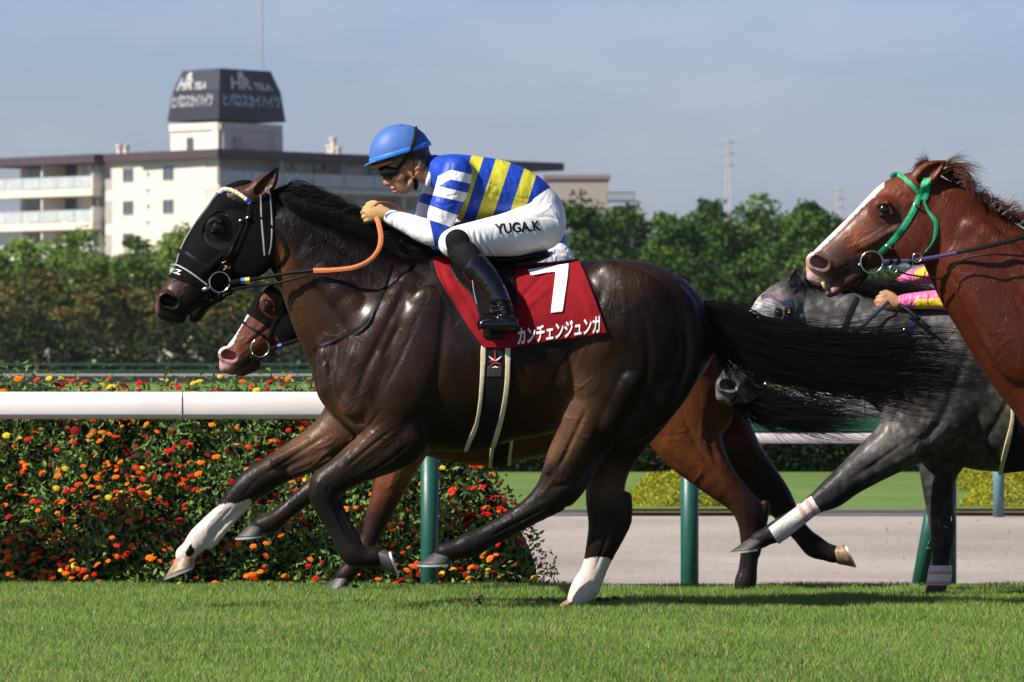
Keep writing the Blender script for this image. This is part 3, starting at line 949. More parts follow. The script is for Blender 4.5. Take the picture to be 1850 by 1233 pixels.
LINES = [([(742, 500), (704, 580), (660, 670), (636, 740)], 7, -7), ([(806, 520), (800, 600), (786, 690), (752, 752), (716, 776)], 8, -8),
    ([(512, 470), (548, 545), (582, 620), (606, 690)], 6, -5), ([(594, 640), (600, 700), (630, 748), (668, 770)], 5, -6), ([(545, 400), (620, 452), (700, 510)], 9, -5),
    ([(676, 560), (640, 620), (618, 690)], 6, 4), ([(760, 560), (726, 640), (690, 710)], 5, -4), ([(726, 580), (690, 650)], 4, -3), ([(690, 740), (664, 772), (640, 790)], 4, -4),
    ([(715, 772), (664, 812), (620, 850)], 4, -6), ([(744, 800), (690, 842), (645, 866)], 4, -5), ([(700, 765), (650, 800), (608, 840)], 4, 3),
    ([(600, 780), (556, 808), (510, 838), (470, 862)], 4, -5), ([(640, 800), (580, 832), (520, 858)], 4, -5),
    ([(420, 916), (398, 940), (376, 966)], 2.6, -5), ([(413, 908), (388, 934), (368, 960)], 3, 2), ([(602, 908), (614, 940), (632, 975)], 2.6, -4),
    ([(985, 918), (940, 942), (880, 972)], 2.8, -5), ([(1000, 900), (950, 925), (890, 958)], 3, 2), ([(1104, 925), (1094, 975), (1074, 1035)], 3.2, -5),
    ([(1160, 560), (1172, 640), (1158, 720), (1112, 790), (1074, 836)], 7, -8), ([(1236, 560), (1240, 650), (1204, 740), (1150, 800)], 7, -7), ([(1092, 500), (1078, 570), (1062, 640)], 7, -5),
    ([(1120, 500), (1130, 560), (1126, 620)], 7, 3), ([(1062, 735), (1034, 795), (1008, 850)], 4.5, -6), ([(1084, 770), (1062, 812), (1046, 846)], 4, -7), ([(1046, 858), (1022, 876), (1000, 880)], 4, -5), ([(1004, 862), (990, 880), (976, 900)], 4, 3.5),
    ([(1010, 610), (1030, 650), (1034, 700), (1012, 740)], 7, -8), ([(996, 760), (940, 780), (860, 786)], 8, -3),
    ([(300, 560), (322, 572), (340, 566)], 2.4, -3), ([(330, 520), (350, 512), (372, 500)], 3, 2.5), ([(376, 440), (360, 468), (338, 498)], 4, -2), ([(326, 535), (332, 552), (344, 562)], 3, -3), ([(380, 420), (386, 426), (400, 424)], 1.8, -2),
    ([(578, 866), (572, 884), (574, 902)], 3.5, 3), ([(595, 876), (588, 892)], 3, -3), ([(470, 860), (452, 880), (440, 896)], 3, -3), ([(352, 970), (366, 984)], 3, -3), ([(846, 976), (856, 996)], 3, -3)]
for k in range(7):                                                   # skin folds of flank, elbow, throat
    LINES.append(([(1066 - k * 5, 612 + k * 3), (1046 - k * 6, 640 + k * 4), (1034 - k * 6, 676 + k * 5)], 2.0, -2.6))
for k in range(4): LINES.append(([(905 + k * 30, 640), (895 + k * 30, 700), (880 + k * 28, 760)], 9, 1.6))
for k in range(5): LINES.append(([(690 + k * 8, 770 - k * 4), (672 + k * 9, 790 - k * 3)], 2, -1.8))
for k in range(3): LINES.append(([(505 + k * 8, 470 + k * 6), (522 + k * 9, 500 + k * 12)], 2.5, -2))
LINES += veins([(1000, 690, 1075, 820, 20, 12, 60, 2.4), (640, 770, 740, 830, 140, 8, 50, 2.0), (520, 780, 620, 830, 150, 8, 46, 2.0), (330, 480, 420, 540, 130, 5, 36, 1.8), (620, 560, 760, 720, 120, 14, 60, 1.7),
                (900, 700, 1000, 770, 175, 7, 80, 1.8), (540, 520, 600, 640, 70, 6, 60, 1.6), (1080, 480, 1200, 560, 60, 5, 50, 1.2), (390, 900, 430, 960, 130, 3, 30, 1.2), (1095, 870, 1115, 920, 100, 3, 40, 1.4)], 17)
V = relief(V, Q, LINES, 0.0); V_lead, Q_lead = V, Q
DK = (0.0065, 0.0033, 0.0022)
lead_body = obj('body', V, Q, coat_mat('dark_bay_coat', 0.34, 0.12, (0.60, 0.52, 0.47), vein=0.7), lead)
BR = (0.115, 0.052, 0.026)
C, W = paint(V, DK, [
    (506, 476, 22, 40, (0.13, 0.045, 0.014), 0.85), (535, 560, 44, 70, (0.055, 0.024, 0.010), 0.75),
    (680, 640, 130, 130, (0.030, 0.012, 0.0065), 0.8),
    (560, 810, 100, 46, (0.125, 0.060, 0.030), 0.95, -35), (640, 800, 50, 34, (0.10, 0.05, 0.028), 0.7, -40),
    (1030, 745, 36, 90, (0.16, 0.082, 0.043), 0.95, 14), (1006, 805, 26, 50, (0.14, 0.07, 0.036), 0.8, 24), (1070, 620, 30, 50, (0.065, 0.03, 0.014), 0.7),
    (1130, 500, 70, 36, (0.030, 0.014, 0.008), 0.8), (960, 730, 110, 70, (0.028, 0.0085, 0.004), 0.8), (590, 440, 120, 46, (0.004, 0.0025, 0.002), 0.92, 28),  # last blob: shade of rider and mane painted on the upper neck
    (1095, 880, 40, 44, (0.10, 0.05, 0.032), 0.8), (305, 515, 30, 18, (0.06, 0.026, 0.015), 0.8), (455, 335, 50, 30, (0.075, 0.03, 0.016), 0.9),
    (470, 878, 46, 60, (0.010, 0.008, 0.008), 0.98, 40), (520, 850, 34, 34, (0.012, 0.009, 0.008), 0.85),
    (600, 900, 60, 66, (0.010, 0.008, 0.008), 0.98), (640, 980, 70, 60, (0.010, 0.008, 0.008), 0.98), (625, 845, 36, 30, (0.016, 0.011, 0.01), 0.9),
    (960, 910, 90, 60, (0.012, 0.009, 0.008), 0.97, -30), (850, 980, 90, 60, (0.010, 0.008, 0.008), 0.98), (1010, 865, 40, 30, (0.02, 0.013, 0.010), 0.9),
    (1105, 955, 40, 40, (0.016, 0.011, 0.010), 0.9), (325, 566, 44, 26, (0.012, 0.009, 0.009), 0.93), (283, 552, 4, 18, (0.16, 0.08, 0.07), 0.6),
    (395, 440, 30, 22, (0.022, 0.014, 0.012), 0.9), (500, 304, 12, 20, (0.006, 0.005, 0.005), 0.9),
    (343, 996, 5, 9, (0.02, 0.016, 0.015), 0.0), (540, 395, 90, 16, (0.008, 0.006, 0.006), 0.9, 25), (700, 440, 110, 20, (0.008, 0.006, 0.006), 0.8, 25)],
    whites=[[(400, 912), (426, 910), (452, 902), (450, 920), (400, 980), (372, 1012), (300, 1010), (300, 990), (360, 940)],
            [(1044, 1014), (1098, 1008), (1110, 1040), (1080, 1120), (1000, 1120), (1030, 1040)]])  # hind sock starts low: shade over its top painted as dark coat
spot = poly_sdf(*proj(V), smooth_poly([(346, 984), (350, 996), (344, 1006), (336, 1004), (338, 992)])); W = np.where((spot < 6) & (V[:, 1] > 0), np.minimum(W, spot), W)   # dark patch above the hoof
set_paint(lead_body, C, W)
set_wet(lead_body, V, [(715, 600, 110, 150, .6), (620, 700, 70, 90, .4), (1100, 510, 40, 40, .25), (560, 520, 50, 60, .25), (670, 800, 70, 40, .35), (1030, 760, 40, 80, .3), (315, 530, 40, 40, .3)])
BL = bvh(V, Q)
# ---------------------------------------------------------------- hooves, eyes, hair
hoof(lead, (338, 1004), (330, 1032), (-0.93, 0.36), 16, 29, 54 * S(0), (M['hoof_pale'], M['shoe']))
hoof(lead, (806, 1001), (790, 1020), (-1.0, 0.02), 16, 30, -50 * S(0), (M['hoof_dark'], M['shoe']))
hoof(lead, (684, 1004), (708, 1014), (0.35, 0.94), 17, 25, -56 * S(0), (M['hoof_dark'], M['shoe']))
hoof(lead, (1040, 1088), (1026, 1106), (-1.0, 0.05), 16, 27, 52 * S(0), (M['hoof_pale'], M['shoe']))
eyeballs(lead, 392, 411, 9, 0.078, 0.0)
TG = [[(1262, 546, 0.0), (1305, 560, 0.0), (1370, 588, -0.02), (1460, 606, -0.04), (1560, 606, -0.06), (1660, 596, -.07), (1770, 600, -0.08)],
      [(1264, 554, 0.0), (1308, 574, 0.0), (1376, 606, -0.02), (1466, 626, -0.04), (1570, 634, -0.06), (1670, 628, -.07), (1778, 640, -0.08)],
      [(1266, 562, 0.0), (1308, 590, 0.0), (1380, 626, -0.02), (1470, 648, -0.04), (1572, 658, -0.06), (1680, 664, -.07), (1780, 676, -0.08)],
      [(1268, 570, 0.0), (1304, 604, 0.0), (1376, 648, -0.02), (1466, 670, -0.04), (1570, 684, -0.06), (1680, 700, -.07), (1776, 706, -0.08)],
      [(1270, 578, 0.0), (1300, 620, 0.0), (1366, 664, -0.02), (1456, 690, -0.04), (1560, 712, -0.06), (1660, 722, -.07), (1750, 716, -0.08)]]
V, Fq = strands(TG, 2100, 0.0021, 4.0, 5, seg=20, curl=17, yspread=0.035, lenj=(0.5, 1.06))
V2, F2 = strands([[(1270, 575, 0.0), (1296, 640, 0.0), (1300, 700, -.02), (1330, 740, -.02)], [(1276, 590, 0.0), (1310, 660, 0.0), (1350, 730, -.02), (1400, 780, -.02)], [(1280, 600, 0.0), (1330, 670, 0.0), (1420, 720, -.02), (1500, 770, -.02)]], 220, 0.0009, 9.0, 6, seg=14, curl=14, yspread=0.04, lenj=(0.4, 1.0))
Fq = np.vstack([Fq, F2 + len(V)]); V = np.vstack([V, V2])
V2, F2 = strands(TG, 650, 0.0011, 13.0, 8, seg=20, curl=30, yspread=0.06, lenj=(0.55, 1.1))
Fq = np.vstack([Fq, F2 + len(V)]); V = np.vstack([V, V2])
tail = obj('tail', V, Fq, M['blk_hair'], lead)
MG = []
for x0, y0, dy0 in ((482, 346, -4), (510, 350, -14), (545, 364, -14), (585, 382, -12), (625, 400, -8), (665, 420, -6), (710, 440, -3), (760, 460, 0)):
    MG.append([(x0, y0 + 4, -0.012), (x0 + 30, y0 + dy0 * 1.0 + 2, -0.02), (x0 + 72, y0 + dy0 * 0.5 + 18, -0.035), (x0 + 112, y0 + 44, -0.05), (x0 + 142, y0 + 66, -0.06)])
V, Fq = strands(MG, 2400, 0.0013, 5.0, 11, seg=10, curl=9, yspread=0.018, lenj=(0.3, 0.9))
MG2 = [[(x, y, -0.02), (x + 18, y + 12, -0.075), (x + 50, y + 34, -0.10), (x + 84, y + 58, -0.115)] for x, y in ((495, 350), (540, 362), (585, 380), (630, 402), (680, 425), (730, 446))]
V2, F2 = strands(MG2, 800, 0.0012, 9.0, 13, seg=8, curl=8, yspread=0.012, lenj=(0.4, 1.0))
Fq = np.vstack([Fq, F2 + len(V)]); V = np.vstack([V, V2])
mane = obj('mane', V, Fq, M['blk_hair'], lead)

# ---------------------------------------------------------------- hood
hood_poly = [(360, 330), (300, 430), (280, 500), (304, 500), (338, 512), (374, 524), (400, 548), (470, 548), (500, 520), (496, 470), (496, 400), (493, 350), (488, 322), (430, 316)]
ear_hole = [(408, 350), (424, 338), (456, 326), (500, 280), (530, 300), (500, 336), (484, 350), (466, 362), (442, 366), (420, 360)]
eye_hole = [(395, 383), (413, 390), (424, 410), (419, 435), (402, 451), (385, 448), (370, 436), (366, 418), (377, 395)]
HV, HQ = shell_piece(FL, hood_poly, 0.005, 0.0036, holes=(ear_hole, eye_hole), rnd=3)
hood = obj('hood', HV, HQ, M['hood'], lead)
BH = bvh(HV, HQ)
for pts, w in (([(308, 478), (322, 480), (346, 494), (374, 515)], 2.6), ([(471, 352), (472, 390), (476, 440), (478, 462)], 3.0), ([(488, 350), (491, 400), (490, 440), (486, 460)], 2.4)):
    v, f = strap(BH, pts, w, 0.002, 0.0015); obj('piping', v, f, M['piping'], hood)
# piping along the nose ridge: traced on the middle plane
ridge = []
for py in range(346, 500, 6):
    hits = [HV[(np.abs(proj(HV)[1] - py) < 3) & (np.abs(HV[:, 1]) < 0.02)]]
    if len(hits[0]): ridge.append((proj(hits[0])[0].min() - 0.3, py, -0.012))
v, f = ptube(ridge, 1.5, k=2); obj('piping', v, f, M['piping'], hood)
text_on(BH, 'IEZ', (306, 491), (325, 497), (309, 483), 'lettering', M['white_print'], hood, 0.02)
text_on(BH, 'G', (480, 348), (488, 351), (478, 337), 'lettering', M['piping'], hood, 0.02)

# ---------------------------------------------------------------- bridle
bridle = obj('bridle', *strap(BH, [(452, 364), (450, 385), (446, 405), (438, 425), (428, 450), (417, 470), (411, 492)], [9, 9, 8, 8, 7], 0.005, 0.004), M['black_leather'], lead)
v, f = strap(BH, [(440, 400), (432, 420), (424, 436), (412, 462), (384, 484), (372, 498)], 5, 0.004, 0.009); obj('cheek_strap', v, f, M['black_leather'], bridle)
v, f = strap(BH, [(323, 453), (335, 458), (355, 472), (376, 486)], 8, 0.004, 0.004); obj('noseband', v, f, M['black_leather'], bridle)
v, f = strap(BH, [(457, 372), (466, 390), (484, 402), (492, 412)], 3.5, 0.003, 0.004); obj('throat_latch', v, f, M['black_leather'], bridle)
v, f = strap(BL, [(492, 410), (505, 425), (514, 442), (518, 460), (508, 478), (496, 490)], [7, 8, 7, 5], 0.004, 0.004); obj('throat_latch', v, f, M['black_leather'], bridle)
v, f = strap(BL, [(512, 440), (519, 452), (523, 460)], [4, 3, 1], 0.003, 0.006); obj('strap_end', v, f, M['black_leather'], bridle)
bb = plain('browband_blue', (0.03, 0.10, 0.50), 0.35, var=0.1); by_ = plain('browband_yellow', (0.75, 0.70, 0.06), 0.35, var=0.05)
B_hb = bvh(np.vstack([HV, V_lead]), np.vstack([HQ, Q_lead + len(HV)]))
v, f = strap(B_hb, [(397, 347), (404, 342), (418, 344), (432, 351), (444, 360), (452, 367)], 8, 0.004, 0.006, smooth_y=8); brow = obj('browband', v, f, bb, bridle)
bx = catmull([(397, 347), (404, 342), (418, 344), (432, 351), (444, 360)], 3)
for i, p in enumerate(bx[::1]):
    h = drop(B_hb, p[0], p[1], 0.013)
    if h is None: continue
    V_, F_ = ball(h, (0.0098, 0.0035, 0.0105), 8)
    obj('rosette', V_, F_, by_ if i % 2 else M['white_print'], brow)
for (x, y) in ((434, 399), (447, 394)):
    h = drop(BH, x, y, 0.014)
    mb = MB(); mb.tube([h + [-.008, 0, -.006], h + [.008, 0, .008]], 0.006, 8); mb.build('buckle', M['steel'], bridle, True)
V_, F_ = ring_on(397, 510, 18.5, -0.088, 1.7); bit = obj('bit_ring', V_, F_, M['steel'], bridle)
v, f = ptube([(366, 524, -.085), (372, 522, -.09), (381, 519, -.09)], [3.5, 4.2, 2.5]); obj('bit_cheek', v, f, M['steel'], bit)
mb = MB(); c = P(406, 484, -.09)
R_ = Matrix.Rotation(math.radians(-22), 3, 'Y')
mb.box(c, (0.024, 0.006, 0.024), np.array(R_)); plate = mb.build('number_tag', M['black_leather'], bridle)
v, f = ptube([(401, 476, -.092), (411, 472, -.092), (417, 478, -.092), (413, 486, -.092)], 1.3); obj('buckle', v, f, M['steel'], bridle)
Vt, Ft = text_mesh('7', 0.02)
W = np.array([P(402 + a * 7 + b * 3.5, 489 - b * 9 - a * 0, -.0955) for a, b in Vt]); obj('lettering', W, Ft, M['gold_print'], plate, smooth=False)
v, f = ptube([(398, 530, -.085), (396, 535, -.085), (402, 538, -.08), (408, 532, -.08)], 4.0); obj('bit_strap', v, f, M['black_leather'], bridle)
v, f = ptube([(372, 540, -.062), (380, 545, -.055), (392, 538, -.06), (420, 530, -.075)], 3.2); obj('chin_strap', v, f, M['black_leather'], bridle)
# mouth foam and rolled lip
# ---------------------------------------------------------------- reins
rein_a = [(413, 512, -.09), (436, 508, -.10), (470, 503, -.11), (520, 494, -.145), (566, 489, -.175)]
reins = obj('reins', *band(rein_a, [9, 9, 7, 6, 6], 0.005), M['black_leather'], lead)
obj('lower_rein', *band([(418, 524, -.088), (450, 518, -.10), (500, 512, -.12), (560, 496, -.165)], [6, 5, 4], 0.004), M['black_leather'], reins)
obj('rubber_grip', *band([(566, 489, -.175), (600, 488, -.20), (640, 483, -.225), (668, 470, -.225), (684, 450, -.21), (688, 428, -.19), (684, 405, -.17), (679, 392, -.15)], [9, 8, 8, 8, 9, 9, 8], 0.006, 10), plain('orange_rubber', (0.62, 0.17, 0.05), 0.55, var=0.12, vscale=150, bump=0.8, bscale=600, bdist=0.003), reins)
obj('rein_loop', *band([(676, 372, -.15), (688, 366, -.15), (712, 371, -.13), (734, 386, -.10), (745, 398, -.05), (742, 420, 0.0), (724, 425, 0.02), (700, 412, 0.02)], [5, 6, 8, 6, 6], 0.005), plain('brown_rubber', (0.22, 0.07, 0.03), 0.5, var=0.2), reins)
for x0, x1, mm in ((435.5, 442, plain('tape_blue', (0.02, 0.16, 0.55), 0.5)), (442, 451, plain('tape_yellow', (0.75, 0.62, 0.05), 0.5))):
    obj('rein_tape', *band([(x0, 508.2 - (x0 - 436) * .11, -.1035), (x1, 508.2 - (x1 - 436) * .11, -.1045)], 11, 0.014, 3), mm, reins)
obj('martingale', *strap(BL, [(706, 478), (700, 500), (688, 535), (672, 566), (650, 588), (620, 608), (590, 622), (566, 630)], [8, 8, 9, 9, 7, 7], 0.005, 0.004), M['black_leather'], lead)
obj('martingale_end', *strap(BL, [(676, 560), (666, 584), (648, 600), (640, 604)], [6, 4], 0.004, 0.008), M['black_leather'], bpy.data.objects['martingale'])
# ---------------------------------------------------------------- number cloth, saddle, girth
red = plain('red_cloth', (0.215, 0.0075, 0.012), 0.8, spec=.1, var=0.10, vscale=18, bump=0.35, bscale=11, bdist=0.02)
cl_poly = [(781, 464), (815, 458), (870, 455), (930, 455), (1000, 455), (1043, 462), (1060, 500), (1080, 552), (1098, 603), (1050, 610), (1000, 617), (917, 630), (873, 629), (846, 592), (812, 536), (791, 500)]
CV, CQ = shell_piece(FL, cl_poly, 0.016, 0.005, rnd=0, depth=0.03)
CV = relief(CV, CQ, [([(914, 566), (950, 530), (992, 482)], 5, -5), ([(924, 580), (962, 546), (1004, 510)], 6, 4), ([(930, 500), (955, 500), (975, 480)], 6, 4), ([(800, 480), (826, 530), (862, 590)], 6, 5), ([(792, 478), (812, 530), (848, 586)], 4, -4), ([(1046, 500), (1066, 560), (1080, 600)], 8, 4), ([(940, 596), (1010, 586), (1080, 570)], 7, -2)], 0.0)
cloth = obj('number_cloth', CV, CQ, red, lead)
BC = bvh(CV, CQ)
white_cl = plain('cloth_white', (0.82, 0.82, 0.80), 0.7, var=0.03)
seven = [(953, 487), (1028, 476), (1026, 500), (1017, 564), (995, 566), (1004, 492), (990, 492.5), (960, 498.5)]
SV, SQ = shell_piece(FL, seven, 0.0235, 0.0032, ylo=-0.36, yhi=-0.05, rnd=0, depth=-0.010)
obj('numeral', SV, SQ, white_cl, cloth)
text_on(BC, 'カンチェンジュンガ', (935, 624), (1086, 601), (935, 592), 'lettering', white_cl, cloth, 0.028, 0.004)
obj('underpad', *shell_piece(FL, [(776, 470), (790, 462), (800, 500), (822, 545), (852, 600), (870, 622), (866, 632), (840, 600), (806, 552), (784, 505)], 0.009, 0.005, rnd=2), M['black_web'], lead)
girth = obj('girth', *shell_piece(FL, [(874, 560), (868, 700), (856, 770), (842, 812), (842, 830), (900, 830), (904, 790), (914, 740), (918, 690), (918, 560)], 0.010, 0.005, rnd=0, depth=0.03), M['black_web'], lead)
for poly in ([(869, 626), (878, 626), (877, 660), (872, 720), (864, 770), (853, 797), (845, 815), (838, 815), (846, 792), (858, 765), (865, 720), (868, 660)],
             [(913, 622), (922, 622), (921, 690), (914, 740), (903, 785), (892, 815), (885, 815), (893, 785), (904, 745), (911, 700), (913, 660)]):
    obj('girth_edge', *shell_piece(FL, poly, 0.014, 0.0036, rnd=2, depth=-0.002), M['cream'], girth)
mesh_web = plain('girth_mesh', (0.03, 0.025, 0.022), 0.7, var=0.7, vscale=260, bump=0.5, bscale=260, bdist=0.003)
for poly in ([(884, 612), (910, 612), (910, 628), (886, 628)], [(881, 662), (908, 662), (906, 682), (880, 682)]):
    obj('web_panel', *shell_piece(FL, poly, 0.013, 0.0036, ylo=-0.36, yhi=-0.05, rnd=0, depth=-0.004), mesh_web, girth)
red_p = plain('red_print', (0.55, 0.02, 0.02), 0.6)
for pts, mm in (([(883, 644), (889, 649), (894, 652)], 0), ([(906, 644), (900, 649), (895, 652)], 0), ([(884, 654), (890, 652), (894, 648), (894, 634)], 1), ([(905, 660), (899, 656), (893, 656), (886, 661)], 1), ([(890, 665), (895, 663), (900, 665)], 0)):
    v, f = strap(BL, pts, [1.2, 3.0, 1.2], 0.001, 0.0155, k=4)
    obj('emblem', v, f, (M['white_print'], red_p)[mm], girth)
# saddle: low seat, cantle, flap, stirrup leather and iron
saddle = root('racing_saddle', P(870, 470, 0), 'small black racing saddle under the rider in blue, white and yellow stripes', 'saddle')
sadf = plain('saddle_leather', (0.005, 0.005, 0.005), 0.35, var=0.3, bump=0.2, bscale=90, bdist=0.003, spec=.15)
SF = Field(np.arange(P(790, 0)[0], P(1010, 0)[0], 0.005, dtype=np.float32), np.arange(-0.34, 0.34, 0.006, dtype=np.float32), np.arange(P(0, 520)[2], P(0, 425)[2], 0.005, dtype=np.float32))
sculpt(SF, 0, [([(820, 462, 14, 26), (850, 468, 12, 34), (900, 471, 11, 46), (950, 466, 10, 50), (985, 458, 7, 44)], dict(k=0.02)), ([(815, 455, 9, 22), (824, 446, 7, 14)], dict(k=0.02))])
obj('seat', *SF.mesh(), sadf, saddle)
v, f = ptube([(905, 484, -.10), (930, 481, -.13), (960, 474, -.14), (988, 463, -.12), (996, 458, 0.0)], [3, 4, 4.5, 4, 4]); obj('cantle', v, f, sadf, saddle)
obj('flap', *shell_piece(FL, [(812, 466), (860, 462), (925, 470), (930, 500), (934, 545), (925, 570), (912, 590), (912, 612), (876, 612), (872, 598), (864, 566), (850, 532), (832, 514), (818, 496)], 0.024, 0.005, rnd=3, depth=-0.012), sadf, saddle)
v, f = ptube([(853, 500, -.335), (856, 525, -.34), (862, 552, -.345)], 1.0); obj('stirrup_leather', v, f, M['piping'], saddle)
v, f = band([(872, 500, -.31), (884, 530, -.33), (892, 565, -.345)], 11, 0.006); obj('stirrup_leather', v, f, mesh_web, saddle)
v, f = ptube([(866, 596, -.40), (864, 580, -.40), (885, 566, -.38), (910, 578, -.36), (912, 598, -.36)], 1.8); obj('stirrup', v, f, M['black_leather'], saddle)
# ================================================================= riders
def banded_mat(name, base, band_c, rough=0.42, bump=0.5, base2=None, spec=0.5, coat=0.0):
    """silk: bands chosen by attribute white (signed distance), creases by noise"""
    m, n, l, b = new_mat(name)
    wa = n.new('ShaderNodeAttribute'); wa.attribute_name = 'white'
    O = n.new('ShaderNodeTexCoord').outputs['Object']
    e = mathn(n, l, 'MULTIPLY', mathn(n, l, 'ADD', wa.outputs['Fac'], 0.4), 1.2, clamp=True)
    c = mixn(n, l, e, base, band_c)
    c = mixn(n, l, 1.0, c, rampn(n, l, noise_node(n, l, 12, 5, 0.6, O), [(0.3, 0.9), (0.7, 1.08)]), 'MULTIPLY')
    l.new(c, b.inputs['Base Color'])
    b.inputs['Roughness'].default_value = rough; b.inputs['Specular IOR Level'].default_value = spec
    mp_ = n.new('ShaderNodeMapping'); mp_.inputs['Scale'].default_value = (1.0, 0.6, 1.0); mp_.inputs['Rotation'].default_value = (0, 0.5, 0)
    mp_.inputs['Scale'].default_value = (1.0, 1.0, 0.45)
    l.new(O, mp_.inputs['Vector'])
    f1 = noise_node(n, l, 13, 3, 0.5, mp_.outputs['Vector'], 1.2)
    f2 = mathn(n, l, 'ABSOLUTE', mathn(n, l, 'SUBTRACT', noise_node(n, l, 9, 2, 0.5, mp_.outputs['Vector'], 0.8), 0.5))
    f2 = rampn(n, l, f2, [(0.0, 0.0), (0.09, 1.0)])
    h = mathn(n, l, 'ADD', f1, mathn(n, l, 'MULTIPLY', f2, 0.30))
    bp = n.new('ShaderNodeBump'); bp.inputs['Strength'].default_value = bump; bp.inputs['Distance'].default_value = 0.03
    l.new(h, bp.inputs['Height']); l.new(bp.outputs[0], b.inputs['Normal'])
    return m

def set_band(o, W):
    w = o.data.attributes.new('white', 'FLOAT', 'POINT')
    w.data.foreach_set('value', np.asarray(W, dtype=np.float32))

J0 = dict(
    torso=[(800, 312, 30, 44), (822, 322, 42, 60), (855, 343, 60, 60), (900, 346, 55, 52), (944, 353, 44, 46), (968, 362, 34, 42)],
    collar=[(784, 300, 20, 24), (800, 312, 30, 40)],
    arm_n=[(824, 312, 29, 24, -56), (815, 345, 28, 24, -66), (799, 388, 25, 22, -72), (790, 422, 20, 18, -68), (768, 418, 21, 18, -58), (735, 404, 17, 16, -45), (701, 391, 11.5, 12, -34)],
    arm_f=[(812, 312, 27, 24, 56), (790, 348, 26, 22, 64), (776, 392, 24, 20, 68), (776, 426, 18, 17, 64), (742, 432, 14, 14, 52), (706, 420, 10, 11, 40)],
    waist=[(966, 360, 34, 42), (978, 384, 40, 48), (980, 408, 42, 50)],
    thigh=[(976, 408, 46, 33, -24), (930, 422, 40, 31, -46), (880, 429, 33, 27, -70), (838, 434, 27, 24, -90), (817, 440, 25, 22, -96)],
    shin=[(828, 441, 24, 20, -98), (850, 473, 23, 20, -113), (879, 503, 21, 18, -124), (898, 536, 19, 17, -130), (911, 566, 17, 16, -132)],
    foot=[(924, 586, 15, 14, -132), (896, 586, 12, 14, -135), (872, 586, 8.5, 12, -139)],
    hand_n=(679, 385, -34), hand_f=(690, 414, 38), head=(0, 0))

def map_rows(rows, f):
    return [tuple(list(f(r[0], r[1])) + list(r[2:])) for r in rows]

skin = None
def skin_mat():
    m, n, l, b = new_mat('skin')
    at = n.new('ShaderNodeAttribute'); at.attribute_name = 'Col'
    c = mixn(n, l, 1.0, at.outputs['Color'], rampn(n, l, noise_node(n, l, 30, 5), [(0.3, 0.85), (0.7, 1.12)]), 'MULTIPLY')
    l.new(c, b.inputs['Base Color']); b.inputs['Roughness'].default_value = 0.42
    b.inputs['Subsurface Weight'].default_value = 0.08; b.inputs['Subsurface Radius'].default_value = (0.01, 0.004, 0.002)
    bp = n.new('ShaderNodeBump'); bp.inputs['Strength'].default_value = 0.25; bp.inputs['Distance'].default_value = 0.003
    l.new(noise_node(n, l, 160, 4), bp.inputs['Height']); l.new(bp.outputs[0], b.inputs['Normal'])
    return m
M['skin'] = skin_mat()
M['lens'] = plain('goggle_lens', (0.003, 0.005, 0.003), 0.12, spec=0.3, var=0.3)
M['boot'] = plain('boot_leather', (0.003, 0.003, 0.005), 0.16, var=0.3, bump=0.8, bscale=17, bdist=0.018, spec=.35, coat=0.9)
M['matte_black'] = plain('matte_black', (0.006, 0.006, 0.007), 0.75, spec=0.15, var=0.2, bump=0.3, bscale=60)
M['helmet_shell'] = plain('helmet_shell', (0.010, 0.010, 0.011), 0.5, var=0.2)
M['orange_strap'] = plain('orange_strap', (0.42, 0.14, 0.035), 0.5, var=0.12)

def hand_chains(F, c, y0, sgn, k=0.004, fist=True, wrist=None):
    """a closed hand: palm, four curled fingers of different length, thumb over the top; c = (px, py, y_px)"""
    hx, hy, hyo = c
    s_ = S(0)
    def R(rows): return stations([(hx + a, hy + b, r, w, hyo + yo * 1.0) for a, b, r, w, yo in rows], y0)
    sg = sgn
    F.chain(R([(20, 3, 11, 11, 0), (6, 1, 14.5, 10, 0), (-7, 0, 15, 9, 0)]), k=k, k0=0.01)
    # fingers: knuckle -> first joint -> tip curled under
    for i, (dy, ln, rr) in enumerate(((-11, 10, 4.6), (-4, 13, 4.8), (4, 12, 4.5), (11, 9, 4.0))):
        F.chain(R([(-8, dy, rr, rr, -sg * 3 * sgn), (-8 - ln * .9, dy + 2, rr * .95, rr, sgn * -2 if False else 0), (-9 - ln, dy + 4, rr * .9, rr * .9, -sgn * 7), (-3 - ln * .5, dy + 4, rr * .85, rr * .85, -sgn * 11)]), k=0.0025, k0=0.006)
    F.chain(R([(8, -10, 6, 6, -sgn * 5), (-3, -17, 5.2, 5.2, -sgn * 8), (-14, -15, 4.4, 4.4, -sgn * 9)]), k=0.003, k0=0.008)

